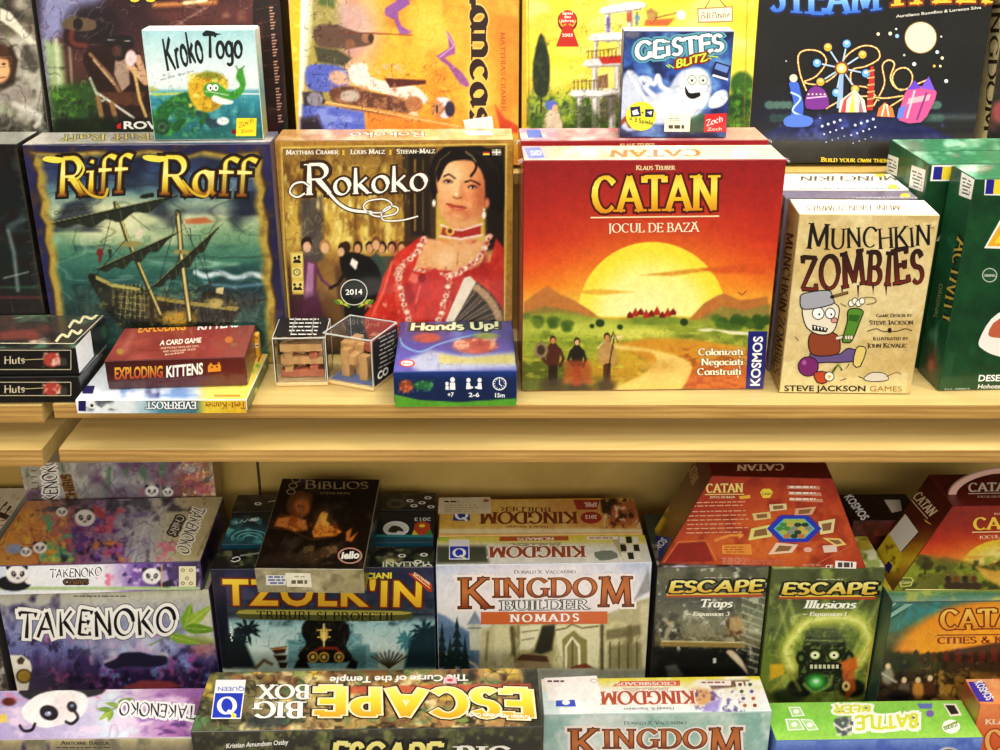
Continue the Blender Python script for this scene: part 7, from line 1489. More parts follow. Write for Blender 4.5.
def kb_front(p, yo, xo, sub, teal=False):
    T = lambda x, y: (x + xo, y + yo)
    p.text('Donald X. Vaccarino', T(514, 573.6), T(576, 573), 3.6, '#6a6458' if not teal else '#4a5a50', 'serif', smallcaps=.82)
    for t, x0, x1, y, h, cc in (('K', 457, 492, 608, 31, 0), ('INGDO', 491, 598, 597, 19.5, 0), ('M', 597, 634, 606, 30, 0)):
        p.text(t, T(x0 + 2, y), T(x1 - 1.5, y - .4), h * .96, '#b06e42', 'serif', out=[(.11, '#f0d8cc'), (.04, '#4a2a18')], grad=CO, spacing=.05)
    if sub:
        p.text('BUILDER', T(501, 610), T(588, 608.6), 9.5, '#e4e2d8', 'serif', out=[(.07, '#4f4a44')]); p.vpoly([T(481, 611.6), T(607.4, 611), T(607.4, 623.4), T(481, 624)], '#c56a3a'); p.text('NOMADS', T(510, 621.6), T(579, 620.8), 7.6, '#f4eee4', 'serifb', spacing=.22)
p = front(B['kb1'], '#b9c2d4', mat=M_GLOSS, step=1.0); PN['kb1'] = p
p.vgrad((562, '#a3aecb'), (585, '#c6cbd6'), (605, '#d4d2d0'), (640, '#c6c4b8'), (668, '#a8a690')); p.noise(30, '#e6e2e2', .45, .75, .8, 3, ax=1.5); p.ell(540, 590, 90, 26, '#ead8d8', soft=26, a=.7)
p.poly([(436, 612), (446, 616), (460, 626), (474, 634), (474, 668), (436, 668)], '#6c8098', 3); p.poly([(436, 628), (452, 626), (480, 640), (480, 668), (436, 668)], '#51677c', 4, .8)
p.ink(16, .14, 5, (434, 560, 656, 625), ax=1.6, dark='#7c88a4', light='#ffffff')
# castle wall
p.poly([(648, 566), (652, 590), (634, 600), (646, 574)], '#8e8c8c', 3); p.poly([(604, 622), (606, 614), (640, 600), (654, 596), (654, 668), (600, 668)], '#a9a27e', 3); p.poly([(492, 624), (604, 622), (604, 668), (480, 668), (484, 640)], '#a49a70', 3); p.noise(10, '#c9c094', .5, .72, .8, 8, ay=2, box=(484, 622, 654, 668)); p.noise(7, '#6c6444', .55, .75, .8, 18, ay=2.2, box=(484, 624, 654, 668))
p.ink(6, .5, 9, (484, 624, 656, 668), ay=1.8, dark='#3c3620', light='#efe8c4'); p.poly([(467, 625), (475, 610), (482, 624)], '#7f8a94', 1.5); p.poly([(469, 624), (480, 624), (481, 650), (470, 650)], '#b4b29c', 1.5); p.line([(468, 628), (481, 628)], 1.4, '#6e7470'); p.poly([(481, 628), (498, 625), (496, 660), (480, 662)], '#b8b088', 2); p.line([(488, 632), (486, 660)], 2.6, '#7c7450', 2, .8)
for a_, b_ in (((499, 626), (499, 662)), ((506, 626), (507, 650))): p.line([a_, b_], 8, '#c9c196', 3, .9)
p.line([(512, 628), (514, 654)], 4, '#5f5a3c', 3); p.poly([(520, 626), (542, 624), (542, 634), (530, 650), (520, 650)], '#d6cfa6', 2); p.line([(522, 632), (538, 630)], 1.4, '#8a8258', 1.2); p.line([(522, 640), (534, 638)], 1.4, '#8a8258', 1.2); p.poly([(542, 626), (556, 624), (552, 650), (540, 655), (534, 652)], '#3a3626', 3)
p.poly([(555, 625), (600, 622), (598, 668), (566, 668), (558, 650)], '#d3cba0', 2); p.poly([(562, 640), (566, 636), (574, 630), (580, 636), (587, 640), (587, 668), (564, 668)], '#8a8254', 1.5); p.poly([(565, 668), (565, 646), (572, 636), (580, 645), (581, 668)], '#ece4ba', 1.2); p.poly([(567, 668), (567, 647), (572.4, 639), (578, 647), (578, 668)], '#90885c', 1.2); p.line([(572.4, 640), (572.4, 668)], 1.2, '#5e5838', 1)
p.line([(556, 630), (566, 628), (572, 624), (582, 628), (598, 626)], 1.6, '#6f6844', 1); p.line([(602, 626), (602, 668)], 3, '#544e34', 2.5); p.poly([(606, 630), (644, 624), (644, 634), (606, 640)], '#6c6648', 3, .8); p.poly([(608, 646), (644, 642), (644, 668), (608, 668)], '#7e7654', 4, .8)
for k in range(4): p.line([(610 + k * 9, 642), (610 + k * 9, 668)], 1.6, '#544e34', 1.5, .8)
p.poly([(640, 604), (654, 600), (654, 668), (642, 668)], '#bdb692', 3, .8)
p.poly([(515, 668), (517, 656), (532, 652), (548, 656), (552, 668)], '#8a7a5c', 1.5); p.poly([(516, 660), (522, 654), (546, 656), (549, 662)], '#5c3c24', 1.3); p.poly([(570, 668), (576, 665), (586, 663), (594, 668)], '#7c4428', 1.5); p.line([(466, 660), (474, 664), (478, 668)], 2, '#c9c094', 1.5); p.line([(446, 654), (452, 660), (456, 668)], 1.6, '#c0b48c', 1.5)
for x, y0, w_ in ((442, 626, 8), (457, 620, 10), (465, 638, 6), (450, 640, 7)):
    for k in range(5): yy = y0 + k * (668 - y0) / 5; q_ = w_ * (k + 1.2) / 5; p.poly([(x, yy - 4), (x + q_, yy + 8), (x - q_, yy + 8)], '#1f3532', 1)
kb_front(p, 0, 0, True)
def kb_top(p, rows, teal=False): pass
p = top(B['kb1'], '#d8cf9c', mat=M_GLOSS); PN['kb1t'] = p
p.vgrad((534, '#e6d03c'), (541, '#e3d06a'), (546, '#dcd8bc'), (562, '#d0cfc4')); p.poly([(436, 546), (486, 546), (489, 563), (436, 564)], '#55584a', 4); p.rect((436, 535, 449, 541), '#9cc04a', 4); p.noise(8, '#f4f0e4', .5, .75, .6, 4, ax=2, box=(490, 545, 650, 564))
p.vpoly([(500, 537), (568, 536.4), (569, 540.6), (499, 541.4)], '#b5622c'); p.text('NOMADS', (554, 537.4), (517, 537.8), 0, '#f0dcc0', 'serifb', up=(0, 3)); p.text('BUILDER', (560, 543), (512, 543.6), 0, '#b4ac90', 'serif', up=(0, 4.4), out=(.05, '#7a7054'))
p.text('KINGDOM', (585, 546.4), (489, 547), 0, '#9a5230', 'serifb', up=(0, 11), out=[(.06, '#f4ecd8')]); queen(p, 449, 540, 469.4, 560)
p.vpoly([(612, 540), (620, 536), (627, 548), (624, 562)], '#b3aa84'); 
for k in range(3):
    for j in range(3): p.vpoly([(619 + k * 6.6 + j * .9, 537 + j * 8), (624.6 + k * 6.6 + j * .9, 537 + j * 8), (625.6 + k * 6.6 + j, 543.6 + j * 8), (620 + k * 6.6 + j, 543.6 + j * 8)], '#3a3a2a' if (k + j) % 2 else '#e8e2c4')
p.vpoly([(594, 553), (612, 551), (618, 558), (600, 561)], '#7c8478', 2); p.vrect((587, 537, 618, 540), '#efe0d0'); p.lines(589, 538, 615, 1, 2, 1.1, '#a85a4a')
p = front(B['kb2'], '#d8b070', mat=M_GLOSS); PN['kb2f'] = p
p = top(B['kb2'], '#c98e4a', mat=M_GLOSS); PN['kb2t'] = p
p.hgrad((438, '#cfa04a'), (520, '#d8aa62'), (560, '#c99255'), (640, '#c48c4e')); p.noise(14, '#e4c078', .5, .75, .7, 4, ax=2); p.rect((436, 497, 660, 500), '#e0a83c', 2); p.rect((436, 529, 660, 534), '#efe0b8', 2, .7)
p.text('BUILDER', (551, 507.6), (500, 507), 0, '#6a4a2c', 'serif', up=(0, 4.4)); p.text('KINGDOM', (577, 512), (480, 512.4), 0, '#7a4224', 'serifb', up=(0, 11.6)); p.text('Donald X. Vaccarino', (548, 526), (506, 526), 0, '#6a4a2c', 'serif', up=(0, 2.6)); p.vpoly([(454, 506), (469, 506), (470, 521), (453, 521)], '#27398c'); p.text('Q', (455, 519.6), (468, 519.6), 9, '#eef0f8', 'serifb')
p.vpoly([(573, 500), (600, 500), (597, 510), (577, 510)], '#9c3a26'); p.vell(591, 518, 10.6, 6, '#9c3a26'); p.text('SPIEL', (597, 503), (584, 503), 0, '#e8c8b0', up=(0, 4), bold=.04); p.text('2012', (597, 515.6), (585, 515.6), 0, '#e8c8b0', up=(0, 3.4), bold=.03)
p.poly([(600, 500), (614, 498), (622, 506), (614, 516), (602, 512)], '#4a3420', 2); p.poly([(612, 506), (634, 500), (640, 516), (630, 526), (608, 526)], '#a8643c', 2); p.noise(4, '#3a2414', .5, .68, .9, 4, box=(602, 498, 645, 528)); p.noise(4, '#e8c8a0', .6, .74, .9, 14, box=(604, 500, 645, 528))
PN['kb2_stk'] = s_ = sticker(B['kb2'], p, [(438, 514.6), (491, 514), (491, 498), (442, 498)], 'price_label'); s_.col[:] = hx('#c9b896'); s_.lines(444, 501, 460, 1, 2, 1.6, '#2c2418'); s_.lines(444, 505, 480, 4, 2.3, .6, '#a08c6c'); s_.vell(486, 501, 3, 1.4, '#a85a4a')

# narrow expansion boxes
def brush_title(p, x0, x1, y, h, d=0):
    p.vpoly([(x0 - 2, y + 2.4), (x1 + 1, y + 2.6 + d), (x1, y + 6 + d), (x0 - 2, y + 4.8)], '#a8502c'); p.vpoly([(x0 - 1.4, y + .8), (x1, y + 1.2 + d), (x1 - .4, y + 3.2 + d), (x0 - 1.4, y + 2.8)], '#d9b84a')
    p.text('ESCAPE', (x0, y), (x1, y + d), h, '#e6cc5a', 'comic', out=[(.13, '#1c160c')], jitter=.05, shear=.12, grad=[(0, '#d0a23c'), (1, '#efe088')])
p = front(B['esc1'], '#4a4a3c', mat=M_WRAP, step=1.0); PN['esc1'] = p
p.vgrad((573, '#6c6c58'), (600, '#5a5c50'), (625, '#7c7c68'), (645, '#6e6448'), (648, '#22201a'), (680, '#1c1b18')); p.noise(16, '#3a3c34', .5, .72, .7, 4); p.noise(8, '#a8a890', .56, .74, .7, 14, box=(656, 612, 770, 648)); p.noise(6, '#d6d4c4', .66, .8, .7, 24)
p.ink(7, .5, 5, (654, 600, 774, 650), dark='#1c1c16', light='#e8e6d4'); p.line([(664, 619), (672, 626), (666, 636)], 4, '#b4ae94', 2, .7); p.line([(672, 622), (666, 632)], 3, '#a49c80', 2, .7); p.ell(700, 630, 14, 7, '#8c8870', soft=3, a=.7); p.ell(736, 626, 9, 10, '#b4946c', soft=4, a=.8); p.noise(4, '#5c4428', .52, .7, .8, 6, box=(724, 614, 746, 642)); p.poly([(660, 641), (745, 642), (745, 648), (660, 646)], '#8f7c4a', 1.5); p.line([(662, 641), (744, 642.4)], 1, '#d8c894', 1)
for k in range(11): p.line([(742, 590 + k * 7.4), (770, 600 + k * 7.4)], 1.5, '#b8b8a0', 1.2, .7); p.line([(744 + k * 2.4, 585), (738 + k * 2.6, 690)], 1, '#8a8a74', 1.2, .55)
p.poly([(656, 650), (748, 652), (745, 692), (656, 692)], '#1a1917', 5, .9); p.poly([(726, 652), (732, 650), (742, 660), (748, 674), (738, 664)], '#c9b494', 2, sm=2); p.poly([(665, 666), (676, 664), (684, 676), (668, 678)], '#6a6a64', 3, .8); p.rect((713, 658, 716, 663), '#d8d4c4', 1); p.line([(655, 575), (652, 690)], 2, '#23231f', 2)
brush_title(p, 668, 762, 592.4, 11, -1.6); p.text('Traps', (699, 607), (731.6, 607), 8, '#f0eed8', 'serifb', shear=.25); p.text('Expansion 3', (692.6, 615.6), (729, 615.6), 4, '#e4e2c8', 'serifb', shear=.2); p.vline([(686, 614), (691, 614)], .7, '#d8d6bc'); p.lines(704, 577, 734, 1, 2, .7, '#b0b098')
p = top(B['esc1'], '#7a746c', mat=M_WRAP); PN['esc1t'] = p; p.noise(6, '#d8ccd0', .5, .7, .9, 4, ax=2); p.noise(5, '#3a342c', .5, .7, .9, 14, ax=2); p.ell(680, 568, 8, 2.4, '#c8c0e0', soft=1)
p = left(B['esc1'], '#2c2c26', mat=M_WRAP); PN['esc1s'] = p
p = front(B['esc2'], '#6d7a3c', mat=M_WRAP, step=1.0); PN['esc2'] = p
p.vgrad((573, '#5e6440'), (600, '#5a6038'), (640, '#6e7c3a'), (704, '#7c8a3a')); p.noise(18, '#464c2c', .5, .72, .7, 4); p.noise(14, '#98a85a', .55, .78, .7, 14)
for a_, b_, w_ in (((868, 592), (832, 640), 3), ((880, 600), (850, 660), 4), ((786, 588), (800, 640), 4), ((780, 606), (794, 660), 3), ((790, 600), (774, 640), 2)): p.line([a_, b_], w_, '#a0a868', 3, .6)
mist = [(792, 668), (786, 650), (796, 634), (808, 622), (826, 618), (848, 618), (864, 626), (869, 642), (862, 658), (848, 672)]
p.line(mist, 16, '#a9b04a', 10, .65, sm=5); p.line(mist, 9, '#d0d266', 6, .7, sm=5); p.line(mist, 3, '#ecec9c', 3, .6, sm=5); p.noise(6, '#e0e08a', .6, .78, .5, 44, box=(784, 614, 872, 680))
p.poly([(802, 652), (806, 636), (818, 630), (834, 630), (844, 638), (846, 654), (848, 676), (838, 690), (808, 690), (798, 676)], '#2c3420', 2, sm=3); p.ell(824, 633, 20, 5, '#4e5a34', soft=2); p.line([(806, 640), (842, 641)], 2, '#8a9460', 1.5, .8); p.noise(4, '#7c8a50', .55, .7, .7, 8, box=(800, 630, 848, 690))
p.ink(5, .5, 5, (796, 626, 852, 696), dark='#0c120a', light='#a8b478'); p.ink(8, .35, 7, (766, 600, 888, 704), dark='#2c3418', light='#e4e8a0')
for x in (815, 834): p.vell(x, 655, 7, 6, '#16200e'); p.vell(x, 655, 5.4, 4.6, '#8c9a52'); p.vell(x, 655, 4, 3.3, '#f0f2c4'); p.vell(x, 655, 1.4, 1.2, '#1a2412')
p.vpoly([(808, 663), (842, 664), (840, 670), (810, 669)], '#141c0c'); 
for k in range(7): p.vrect((810 + k * 4.3, 664.4, 812.8 + k * 4.3, 668.4), '#c9cca0')
for s_ in (-1, 1): p.ell(825 + s_ * 24, 658, 5, 7, '#222a18', soft=2); p.ell(825 + s_ * 24, 658, 2.4, 3, '#6a7644', soft=1.5); p.ell(826 + s_ * 26, 688, 13, 9, '#1e2416', soft=3)
p.ell(816, 682, 11, 9, '#3c7a34', soft=4); p.ell(816, 682, 6, 5, '#6ad06a', soft=4); p.ell(816, 681, 2.6, 2, '#d8ffd0', soft=2); p.line([(804, 684), (814, 692), (828, 686), (832, 676)], 3, '#a8c860', 3, .7, sm=4)
p.poly([(770, 664), (784, 664), (784, 674), (770, 680)], '#cfa42a', 2); p.poly([(840, 662), (856, 656), (858, 668), (844, 676)], '#c8702c', 3); p.poly([(842, 674), (854, 668), (856, 690), (846, 700)], '#b8602c', 3, .8); p.ell(846, 686, 4, 5, '#d8b870', soft=1); p.ell(846, 686, 1.6, 2, '#3a2410', soft=1); p.line([(858, 664), (872, 640), (866, 690)], 2, '#c8a84a', 1.5, .8); p.ell(788, 696, 16, 8, '#3c4426', soft=4, a=.8); p.line([(772, 690), (790, 672), (800, 690)], 3, '#b0a84a', 3, .6)
brush_title(p, 781, 875, 594, 11, -.6); p.text('Illusions', (803.4, 608), (855, 608), 8, '#f4f4dc', 'serifb', shear=.25); p.text('Expansion I', (809, 615.6), (846, 615.6), 4, '#e6e6c8', 'serifb', shear=.2); p.vline([(802.6, 614), (807, 614)], .7, '#d8d6bc'); p.lines(816, 578.6, 846, 1, 2, .7, '#c0c098')
p = top(B['esc2'], '#c8b83a', mat=M_WRAP); PN['esc2t'] = p; p.vgrad((535, '#c8a42c'), (548, '#b8a83c'), (560, '#98a85a'), (573, '#b8c48c')); p.noise(6, '#e8ecc0', .52, .7, .9, 4, ax=1.6); p.noise(6, '#4a6a2c', .52, .7, .8, 14, ax=1.6)
p = right(B['esc2'], '#48502c', mat=M_WRAP); PN['esc2s'] = p
p = top(B['dk2'], '#24130f', mat=M_GLOSS); PN['dk2t'] = p
p.text('KOSMOS', (844, 497), (862, 521), 0, '#f2f0ea', up=(7.4, -3.4), bold=.04); p.noise(6, '#6a2c1c', .55, .72, .8, 4, box=(862, 496, 890, 524)); p.vpoly([(884, 500), (900, 500), (902, 511), (892, 513)], '#c9bfb0')
p = front(B['dk2'], '#4a1a14', mat=M_GLOSS); PN['dk2f'] = p; p.noise(6, '#7a2c1c', .5, .7, .7, 5)
p = top(B['dk1'], '#5a1a14'); PN['dk1t'] = p
# riders box
p = front(B['ck'], '#3c5a54', mat=M_WRAP); PN['ck'] = p
p.vgrad((600, '#4a7470'), (620, '#5a7460'), (640, '#6a6444'), (655, '#3c3424'), (680, '#4a3c28'), (705, '#3c3020')); p.noise(12, '#3f8a90', .5, .7, .8, 4, box=(875, 598, 940, 635)); 
p.ell(1000, 668, 108, 68, '#e08a24', soft=8); p.ell(1004, 660, 84, 50, '#ee9c2c', soft=20, a=.8); p.poly([(870, 652), (905, 655), (940, 652), (1010, 640), (1010, 706), (866, 706)], '#4a3a24', 3)
rr = random.Random(8)
for k in range(22): x = 880 + k * 6; h_ = rr.uniform(2, 8) + max(0, (x - 920)) * .06; p.poly([(x - 3, 662), (x - 3, 660 - h_), (x, 657 - h_), (x + 3, 660 - h_), (x + 3, 662)], '#6a2c1c' if k % 2 else '#3c2a1c', 1.2)
p.poly([(930, 690), (940, 676), (970, 672), (1010, 676), (1010, 706), (926, 706)], '#a8843a', 6, .9); p.poly([(868, 652), (912, 652), (912, 668), (868, 676)], '#231f16', 5, .8); p.noise(8, '#2c2416', .5, .72, .8, 14, box=(866, 655, 1010, 706)); p.noise(6, '#c9a050', .62, .76, .6, 15, box=(920, 668, 1010, 706))
p.ink(6, .5, 6, (866, 655, 1010, 706), dark='#140f08', light='#d8b878'); p.ink(9, .3, 7, (875, 598, 945, 640), dark='#1c4a4c', light='#b8e0d8')
for x, y, c_ in ((904, 690, '#6c6250'), (918, 690, '#b8843c'), (930, 688, '#5c3c24'), (888, 676, '#8a8470')): p.ell(x, y, 6, 9, c_, soft=3); p.ell(x, y - 10, 2.6, 3, '#d8b890', soft=1)
p.ell(900, 696, 12, 6, '#2a2016', soft=4); p.line([(880, 672), (896, 682)], 1.6, '#b8b4a4', 1); p.line([(938, 664), (936, 690)], 1.2, '#2a1c10', 1)
p.text('CATAN', (940, 629), (1035, 627), 19, '#e8a044', 'serifb', out=[(.07, '#7a2c10')], grad=[(0, '#d8882c'), (1, '#f0b860')]); p.vline([(937, 635), (1030, 634)], 1.2, '#8a4a1c'); p.text('CITIES & KNIGHTS', (937, 643.6), (1052, 642), 6.6, '#8a3f16', 'serifb')
p.vpoly([(880, 612), (912, 602), (900, 614), (880, 626)], '#2f6a5c'); p.text('LES', (883, 612.6), (896, 603), 4.4, '#c8dcd0', bold=.02); [p.vline([(884 + k, 621 - k * 1.6), (912 - k * 2, 603.6)], .6, '#9cc0b0') for k in range(4)]
p = top(B['ck'], '#3c7468', mat=M_WRAP); PN['ckt'] = p; p.vgrad((588, '#b8a83c'), (594, '#5a8a70'), (600, '#7ca090')); p.noise(7, '#c8c864', .55, .75, .7, 5, ax=2)

# long bottom box
p = top(B['f_esc'], '#6c6a52', mat=M_WRAP, step=1.0); PN['f_esct'] = p
p.hgrad((192, '#5c6248'), (230, '#6a6850'), (300, '#9c8a60'), (350, '#a08858'), (420, '#9a7c50'), (500, '#b09060'), (545, '#4a4c40')); p.noise(16, '#d9b84a', .56, .7, .85, 4, ax=1.4, box=(200, 668, 545, 700)); p.noise(14, '#6a4a34', .5, .7, .75, 14, ax=1.4); p.noise(10, '#5f8058', .56, .74, .75, 24, ax=1.5); p.noise(9, '#e8d4a0', .6, .76, .7, 34, ax=1.5); p.noise(7, '#2c2a22', .58, .75, .7, 44, ax=1.6)
rr = random.Random(3)
for k in range(26):
    x, y = rr.uniform(205, 540), rr.uniform(670, 728); a_ = rr.uniform(0, 3); r_ = rr.uniform(4, 9); c_ = rr.choice(['#8a9a5c', '#c9a054', '#7a6a4c', '#a87a54', '#3c3c30', '#d8b45c'])
    p.poly([(x + r_ * math.cos(a_ + q), y + r_ * .5 * math.sin(a_ + q)) for q in (0, 1.3, 2.6, 4.2, 5.2)], c_, 1.2, .8); p.line([(x + r_ * math.cos(a_ + q), y + r_ * .5 * math.sin(a_ + q)) for q in (0, 1.3, 2.6)], .8, '#2c261c', 1, .6)
p.ink(7, .5, 6, ax=1.6, dark='#1c1810', light='#f4e4b8'); p.poly([(524, 670), (538, 670), (543, 728), (528, 728)], '#3f4238', 4, .9); p.poly([(250, 716), (290, 714), (286, 728), (244, 728)], '#3a4248', 5, .7)
p.vpoly([(323, 686), (530, 690), (533, 716), (321, 722)], '#d8604a') if False else p.poly([(322, 687), (530, 684), (532, 690), (323, 694)], '#c8604a', 2, .8)
queen(p, 216, 680, 246, 719, True, -5)
p.text('BOX', (310, 685), (259, 685), 0, '#f2ece0', 'serifb', up=(-1, 14), out=(.03, '#4a4434')); p.text('BIG', (304, 702), (254, 702), 0, '#f2ece0', 'serifb', up=(-1, 16), out=(.03, '#4a4434'))
EG = [(0, '#f6e480'), (.5, '#f2cc3a'), (1, '#d89a2c')]
p.text('ESCAPE', (532, 690), (318, 688), 0, '#f0cc3c', 'comic', up=(1, 27), out=[(.09, '#2a1a0c'), (.05, '#f6d8a8')], grad=EG, jitter=.05, spacing=.08)
p.text('The Curse of the Temple', (468, 675), (330, 677.6), 0, '#f4f0e4', up=(1, 6), bold=.04, shear=.15); p.text('Kristian Amundsen Ostby', (530, 716), (466, 713), 0, '#f0ece0', up=(0, 4.4), bold=.03)
p.vpoly([(444, 678), (456, 677.4), (457, 684), (443, 684)], '#e8b0b8'); p.vell(450, 680.6, 3, 1.4, '#c84a5c')
p = front(B['f_esc'], '#33322a', mat=M_WRAP); PN['f_escf'] = p
p.vgrad((729, '#4c4a3c'), (740, '#3c3c32'), (750, '#3a3a30')); p.noise(10, '#6a7048', .55, .72, .8, 4); p.noise(9, '#8a8a5c', .62, .75, .7, 14); p.text('Kristian Amundsen Ostby', (226, 748), (288, 744), 4.4, '#f0ece0', bold=.03, shear=.1); brush_title(p, 330, 440, 768, 25); p.text('BIG', (456, 762), (512, 762), 16, '#e8e0d0', 'serifb', smallcaps=.8)
# bottom castle box
p = top(B['f_kb'], '#e6d6b8', mat=M_GLOSS); PN['f_kbt'] = p
p.vgrad((677, '#e8d030'), (684, '#e8dc8a'), (692, '#eee8e0'), (713, '#d8ecec')); p.hgrad if False else None; p.noise(9, '#ffffff', .5, .72, .7, 4, ax=2); p.poly([(540, 692), (556, 690), (560, 714), (540, 714)], '#cfe8e6', 3); p.ell(700, 697, 14, 9, '#c8884a', soft=5, a=.8); p.noise(4, '#5a4488', .55, .7, .8, 5, box=(695, 690, 745, 713)); p.poly([(706, 704), (722, 698), (718, 712), (702, 712)], '#8a78c8', 3, .8); p.poly([(706, 681), (750, 680), (746, 686), (712, 690)], '#4a2c2c', 2, .7)
p.vpoly([(620, 681.4), (680, 680.6), (680, 686), (612, 686.6)], '#d86a50'); p.text('CROSSROADS', (676, 682), (616, 682.6), 0, '#fae8dc', 'serifb', up=(0, 3.2)); p.text('BUILDER', (668, 688), (624, 688.6), 0, '#e0ccb8', 'serif', up=(0, 4.6), out=(.06, '#b08a74')); p.text('KINGDOM', (694, 691), (600, 692), 0, '#b05a3c', 'serifb', up=(1, 13), out=[(.06, '#f8ece0')]); p.text('Donald X. Vaccarino', (674, 707.6), (624, 708.4), 0, '#8a7466', 'serif', up=(0, 2.6))
p.vrect((698, 681, 731, 686), '#f4e4da'); p.lines(701, 682, 728, 1, 2, 1.6, '#8a5a4a')
for k in range(2):
    for j in range(4): p.vpoly([(735 + k * 10 + j * 1.6, 682 + j * 7), (743 + k * 10 + j * 1.6, 682 + j * 7), (744.6 + k * 10 + j * 1.6, 688 + j * 7), (736.6 + k * 10 + j * 1.6, 688 + j * 7)], '#e8e4d0'); p.vell(740 + k * 10 + j * 1.6, 685 + j * 7, 2, 1.8, ('#8a3a3c', '#4a6a3c', '#6a5a9c', '#a86a3c')[(k + j) % 4])
p.vpoly([(556, 698), (574, 698), (576, 707), (556, 707)], '#3c5ac8'); p.vell(566, 703, 4, 2.6, '#eef0f8')
PN['f_kb_stk'] = s_ = sticker(B['f_kb'], p, [(548, 701.6), (602, 699), (599, 676.9), (545, 678.6)], 'price_label'); s_.col[:] = hx('#fbf4f0'); s_.lines(547, 680.5, 566, 1, 2, 1.8, '#6a2c3c'); s_.vell(594, 681, 4, 2, '#c8a8a0'); s_.vell(594, 681, 3, 1.3, '#fbf4f0')
p = front(B['f_kb'], '#a8c4bc', mat=M_GLOSS); PN['f_kbf'] = p
p.hgrad((543, '#b4ccc6'), (590, '#c6d2cc'), (640, '#b4c4bc'), (680, '#9ab8ac'), (720, '#c0d0c4'), (772, '#8ab0a4')); p.noise(22, '#7ca49a', .5, .75, .6, 4); p.noise(16, '#dfe6de', .55, .78, .7, 14)
kb_front(p, 151, 110, False, True)
# green box and orange corner box
p = top(B['f_grn'], '#7fc04a', mat=M_GLOSS); PN['f_grnt'] = p
p.vgrad((702, '#8cc85a'), (720, '#84c654'), (738, '#96d05c')); p.noise(20, '#a4d86c', .5, .75, .5, 4)
for pts in ([(788, 707), (800, 707), (805, 716), (792, 717)], [(785, 719), (799, 719), (805, 730), (788, 731)], [(800, 719), (812, 720), (819, 730), (808, 731)]):
    p.vpoly(pts, '#f0f8e4'); c_ = (sum(a for a, _ in pts) / 4, sum(b for _, b in pts) / 4); p.vpoly([(c_[0] + (a - c_[0]) * .8, c_[1] + (b - c_[1]) * .8) for a, b in pts], '#a8d88c'); p.vell(c_[0], c_[1], 3, 2.4, '#f0f8e4')
p.text('BEER', (871, 706), (834, 705), 0, '#d8e04a', 'comic', up=(-1, 8), out=[(.24, '#f4f8e0')], jitter=.1); p.text('BATTLE', (918, 714), (856, 717), 0, '#d0dc48', 'comic', up=(0, 13), out=[(.22, '#f4f8e0')], jitter=.1)
p.poly([(834, 720), (846, 717), (858, 722), (852, 730), (846, 736), (838, 734)], '#5c6468', 1.2, sm=2); p.noise(3, '#d8d8c8', .5, .68, .8, 8, box=(834, 718, 858, 736)); p.line([(834, 724), (842, 730), (850, 727)], 1.4, '#f0ece0', 1); p.vpoly([(917, 704), (932, 704), (932, 709), (920, 709)], '#6a7ab4'); p.vell(930, 714, 4, 3.4, '#7c6aa8'); p.vpoly([(943, 704), (956, 704), (962, 716), (950, 717)], '#e8e0c8'); p.vpoly([(945, 705.6), (954, 705.6), (959, 714), (951, 715)], '#3a3428'); p.vell(951, 727, 9, 7, '#f2f6ea'); p.vline([(943, 728), (957, 722)], 1.4, '#8aa83c'); p.text('BEEZ', (944, 731), (958, 726), 3.4, '#6a8a3c', bold=.04)
p = front(B['f_grn'], '#6f86cc', mat=M_GLOSS); PN['f_grnf'] = p
p.vgrad((739, '#7c94d4'), (750, '#5c74bc')); p.noise(10, '#4a62b0', .5, .75, .6, 4); p.ell(948, 756, 12, 9, '#d8d0c4', soft=1.5); p.ell(948, 757, 10, 8, '#4a3c34', soft=1.5)
p = top(B['f_org'], '#e0885c', mat=M_GLOSS); PN['f_orgt'] = p; p.vgrad((680, '#e8a074'), (704, '#e8905c')); p.vpoly([(968, 682), (984, 682), (994, 702), (978, 702)], '#4a3aa8'); p.text('KOSMOS', (974, 683), (987, 701), 0, '#e8e8f4', up=(7, -3), bold=.04); p.noise(10, '#d86a44', .5, .75, .5, 4)
p = front(B['f_org'], '#e07a48', mat=M_GLOSS); PN['f_orgf'] = p; p.vgrad((704, '#e88a5c'), (740, '#d8683c'), (755, '#d0602c')); p.text('CATAN', (985, 752), (1075, 752), 22, '#f0a868', 'serifb', out=(.06, '#a84424')); p.text('KLAUS TEUBER', (985, 724), (1060, 724), 5, '#f4d0a8', 'serifb')
p = left(B['f_org'], '#8a4a34', mat=M_GLOSS); PN['f_orgs'] = p; p.vgrad((690, '#a05a44'), (715, '#b8a04a'), (745, '#6a5a34'))
# trapezoid cases
r_, p, t_, l_ = CA1; PN['ca1f'], PN['ca1t'], PN['ca1l'] = p, t_, l_
p.hgrad((655, '#8c2f1c'), (700, '#9c3a20'), (760, '#a8441f'), (830, '#a03c20'), (870, '#8c2c1c')); p.ell(770, 545, 95, 26, '#e08a34', soft=30, a=.55); p.ell(800, 520, 60, 30, '#d8702c', soft=24, a=.5); p.noise(14, '#7a2014', .5, .75, .5, 4)
p.poly([(676, 543), (706, 541), (714, 561), (662, 563)], '#8c2a18', 1.5); p.line([(664, 562), (678, 542), (706, 540.6), (716, 560)], 1.2, '#d98a4c', 1, .8)
p.text('CATAN', (706, 492.6), (743, 492), 8.8, '#f0cf7a', 'serifb'); p.vline([(705, 494.4), (744, 494)], .8, '#f0cf7a'); p.text('JOCUL DE BAZA', (710, 498), (735, 498), 2.2, '#f0d8a0', bold=.02); p.vpoly([(739, 496), (750, 494.6), (750.6, 498), (740, 499)], '#e8a83c')
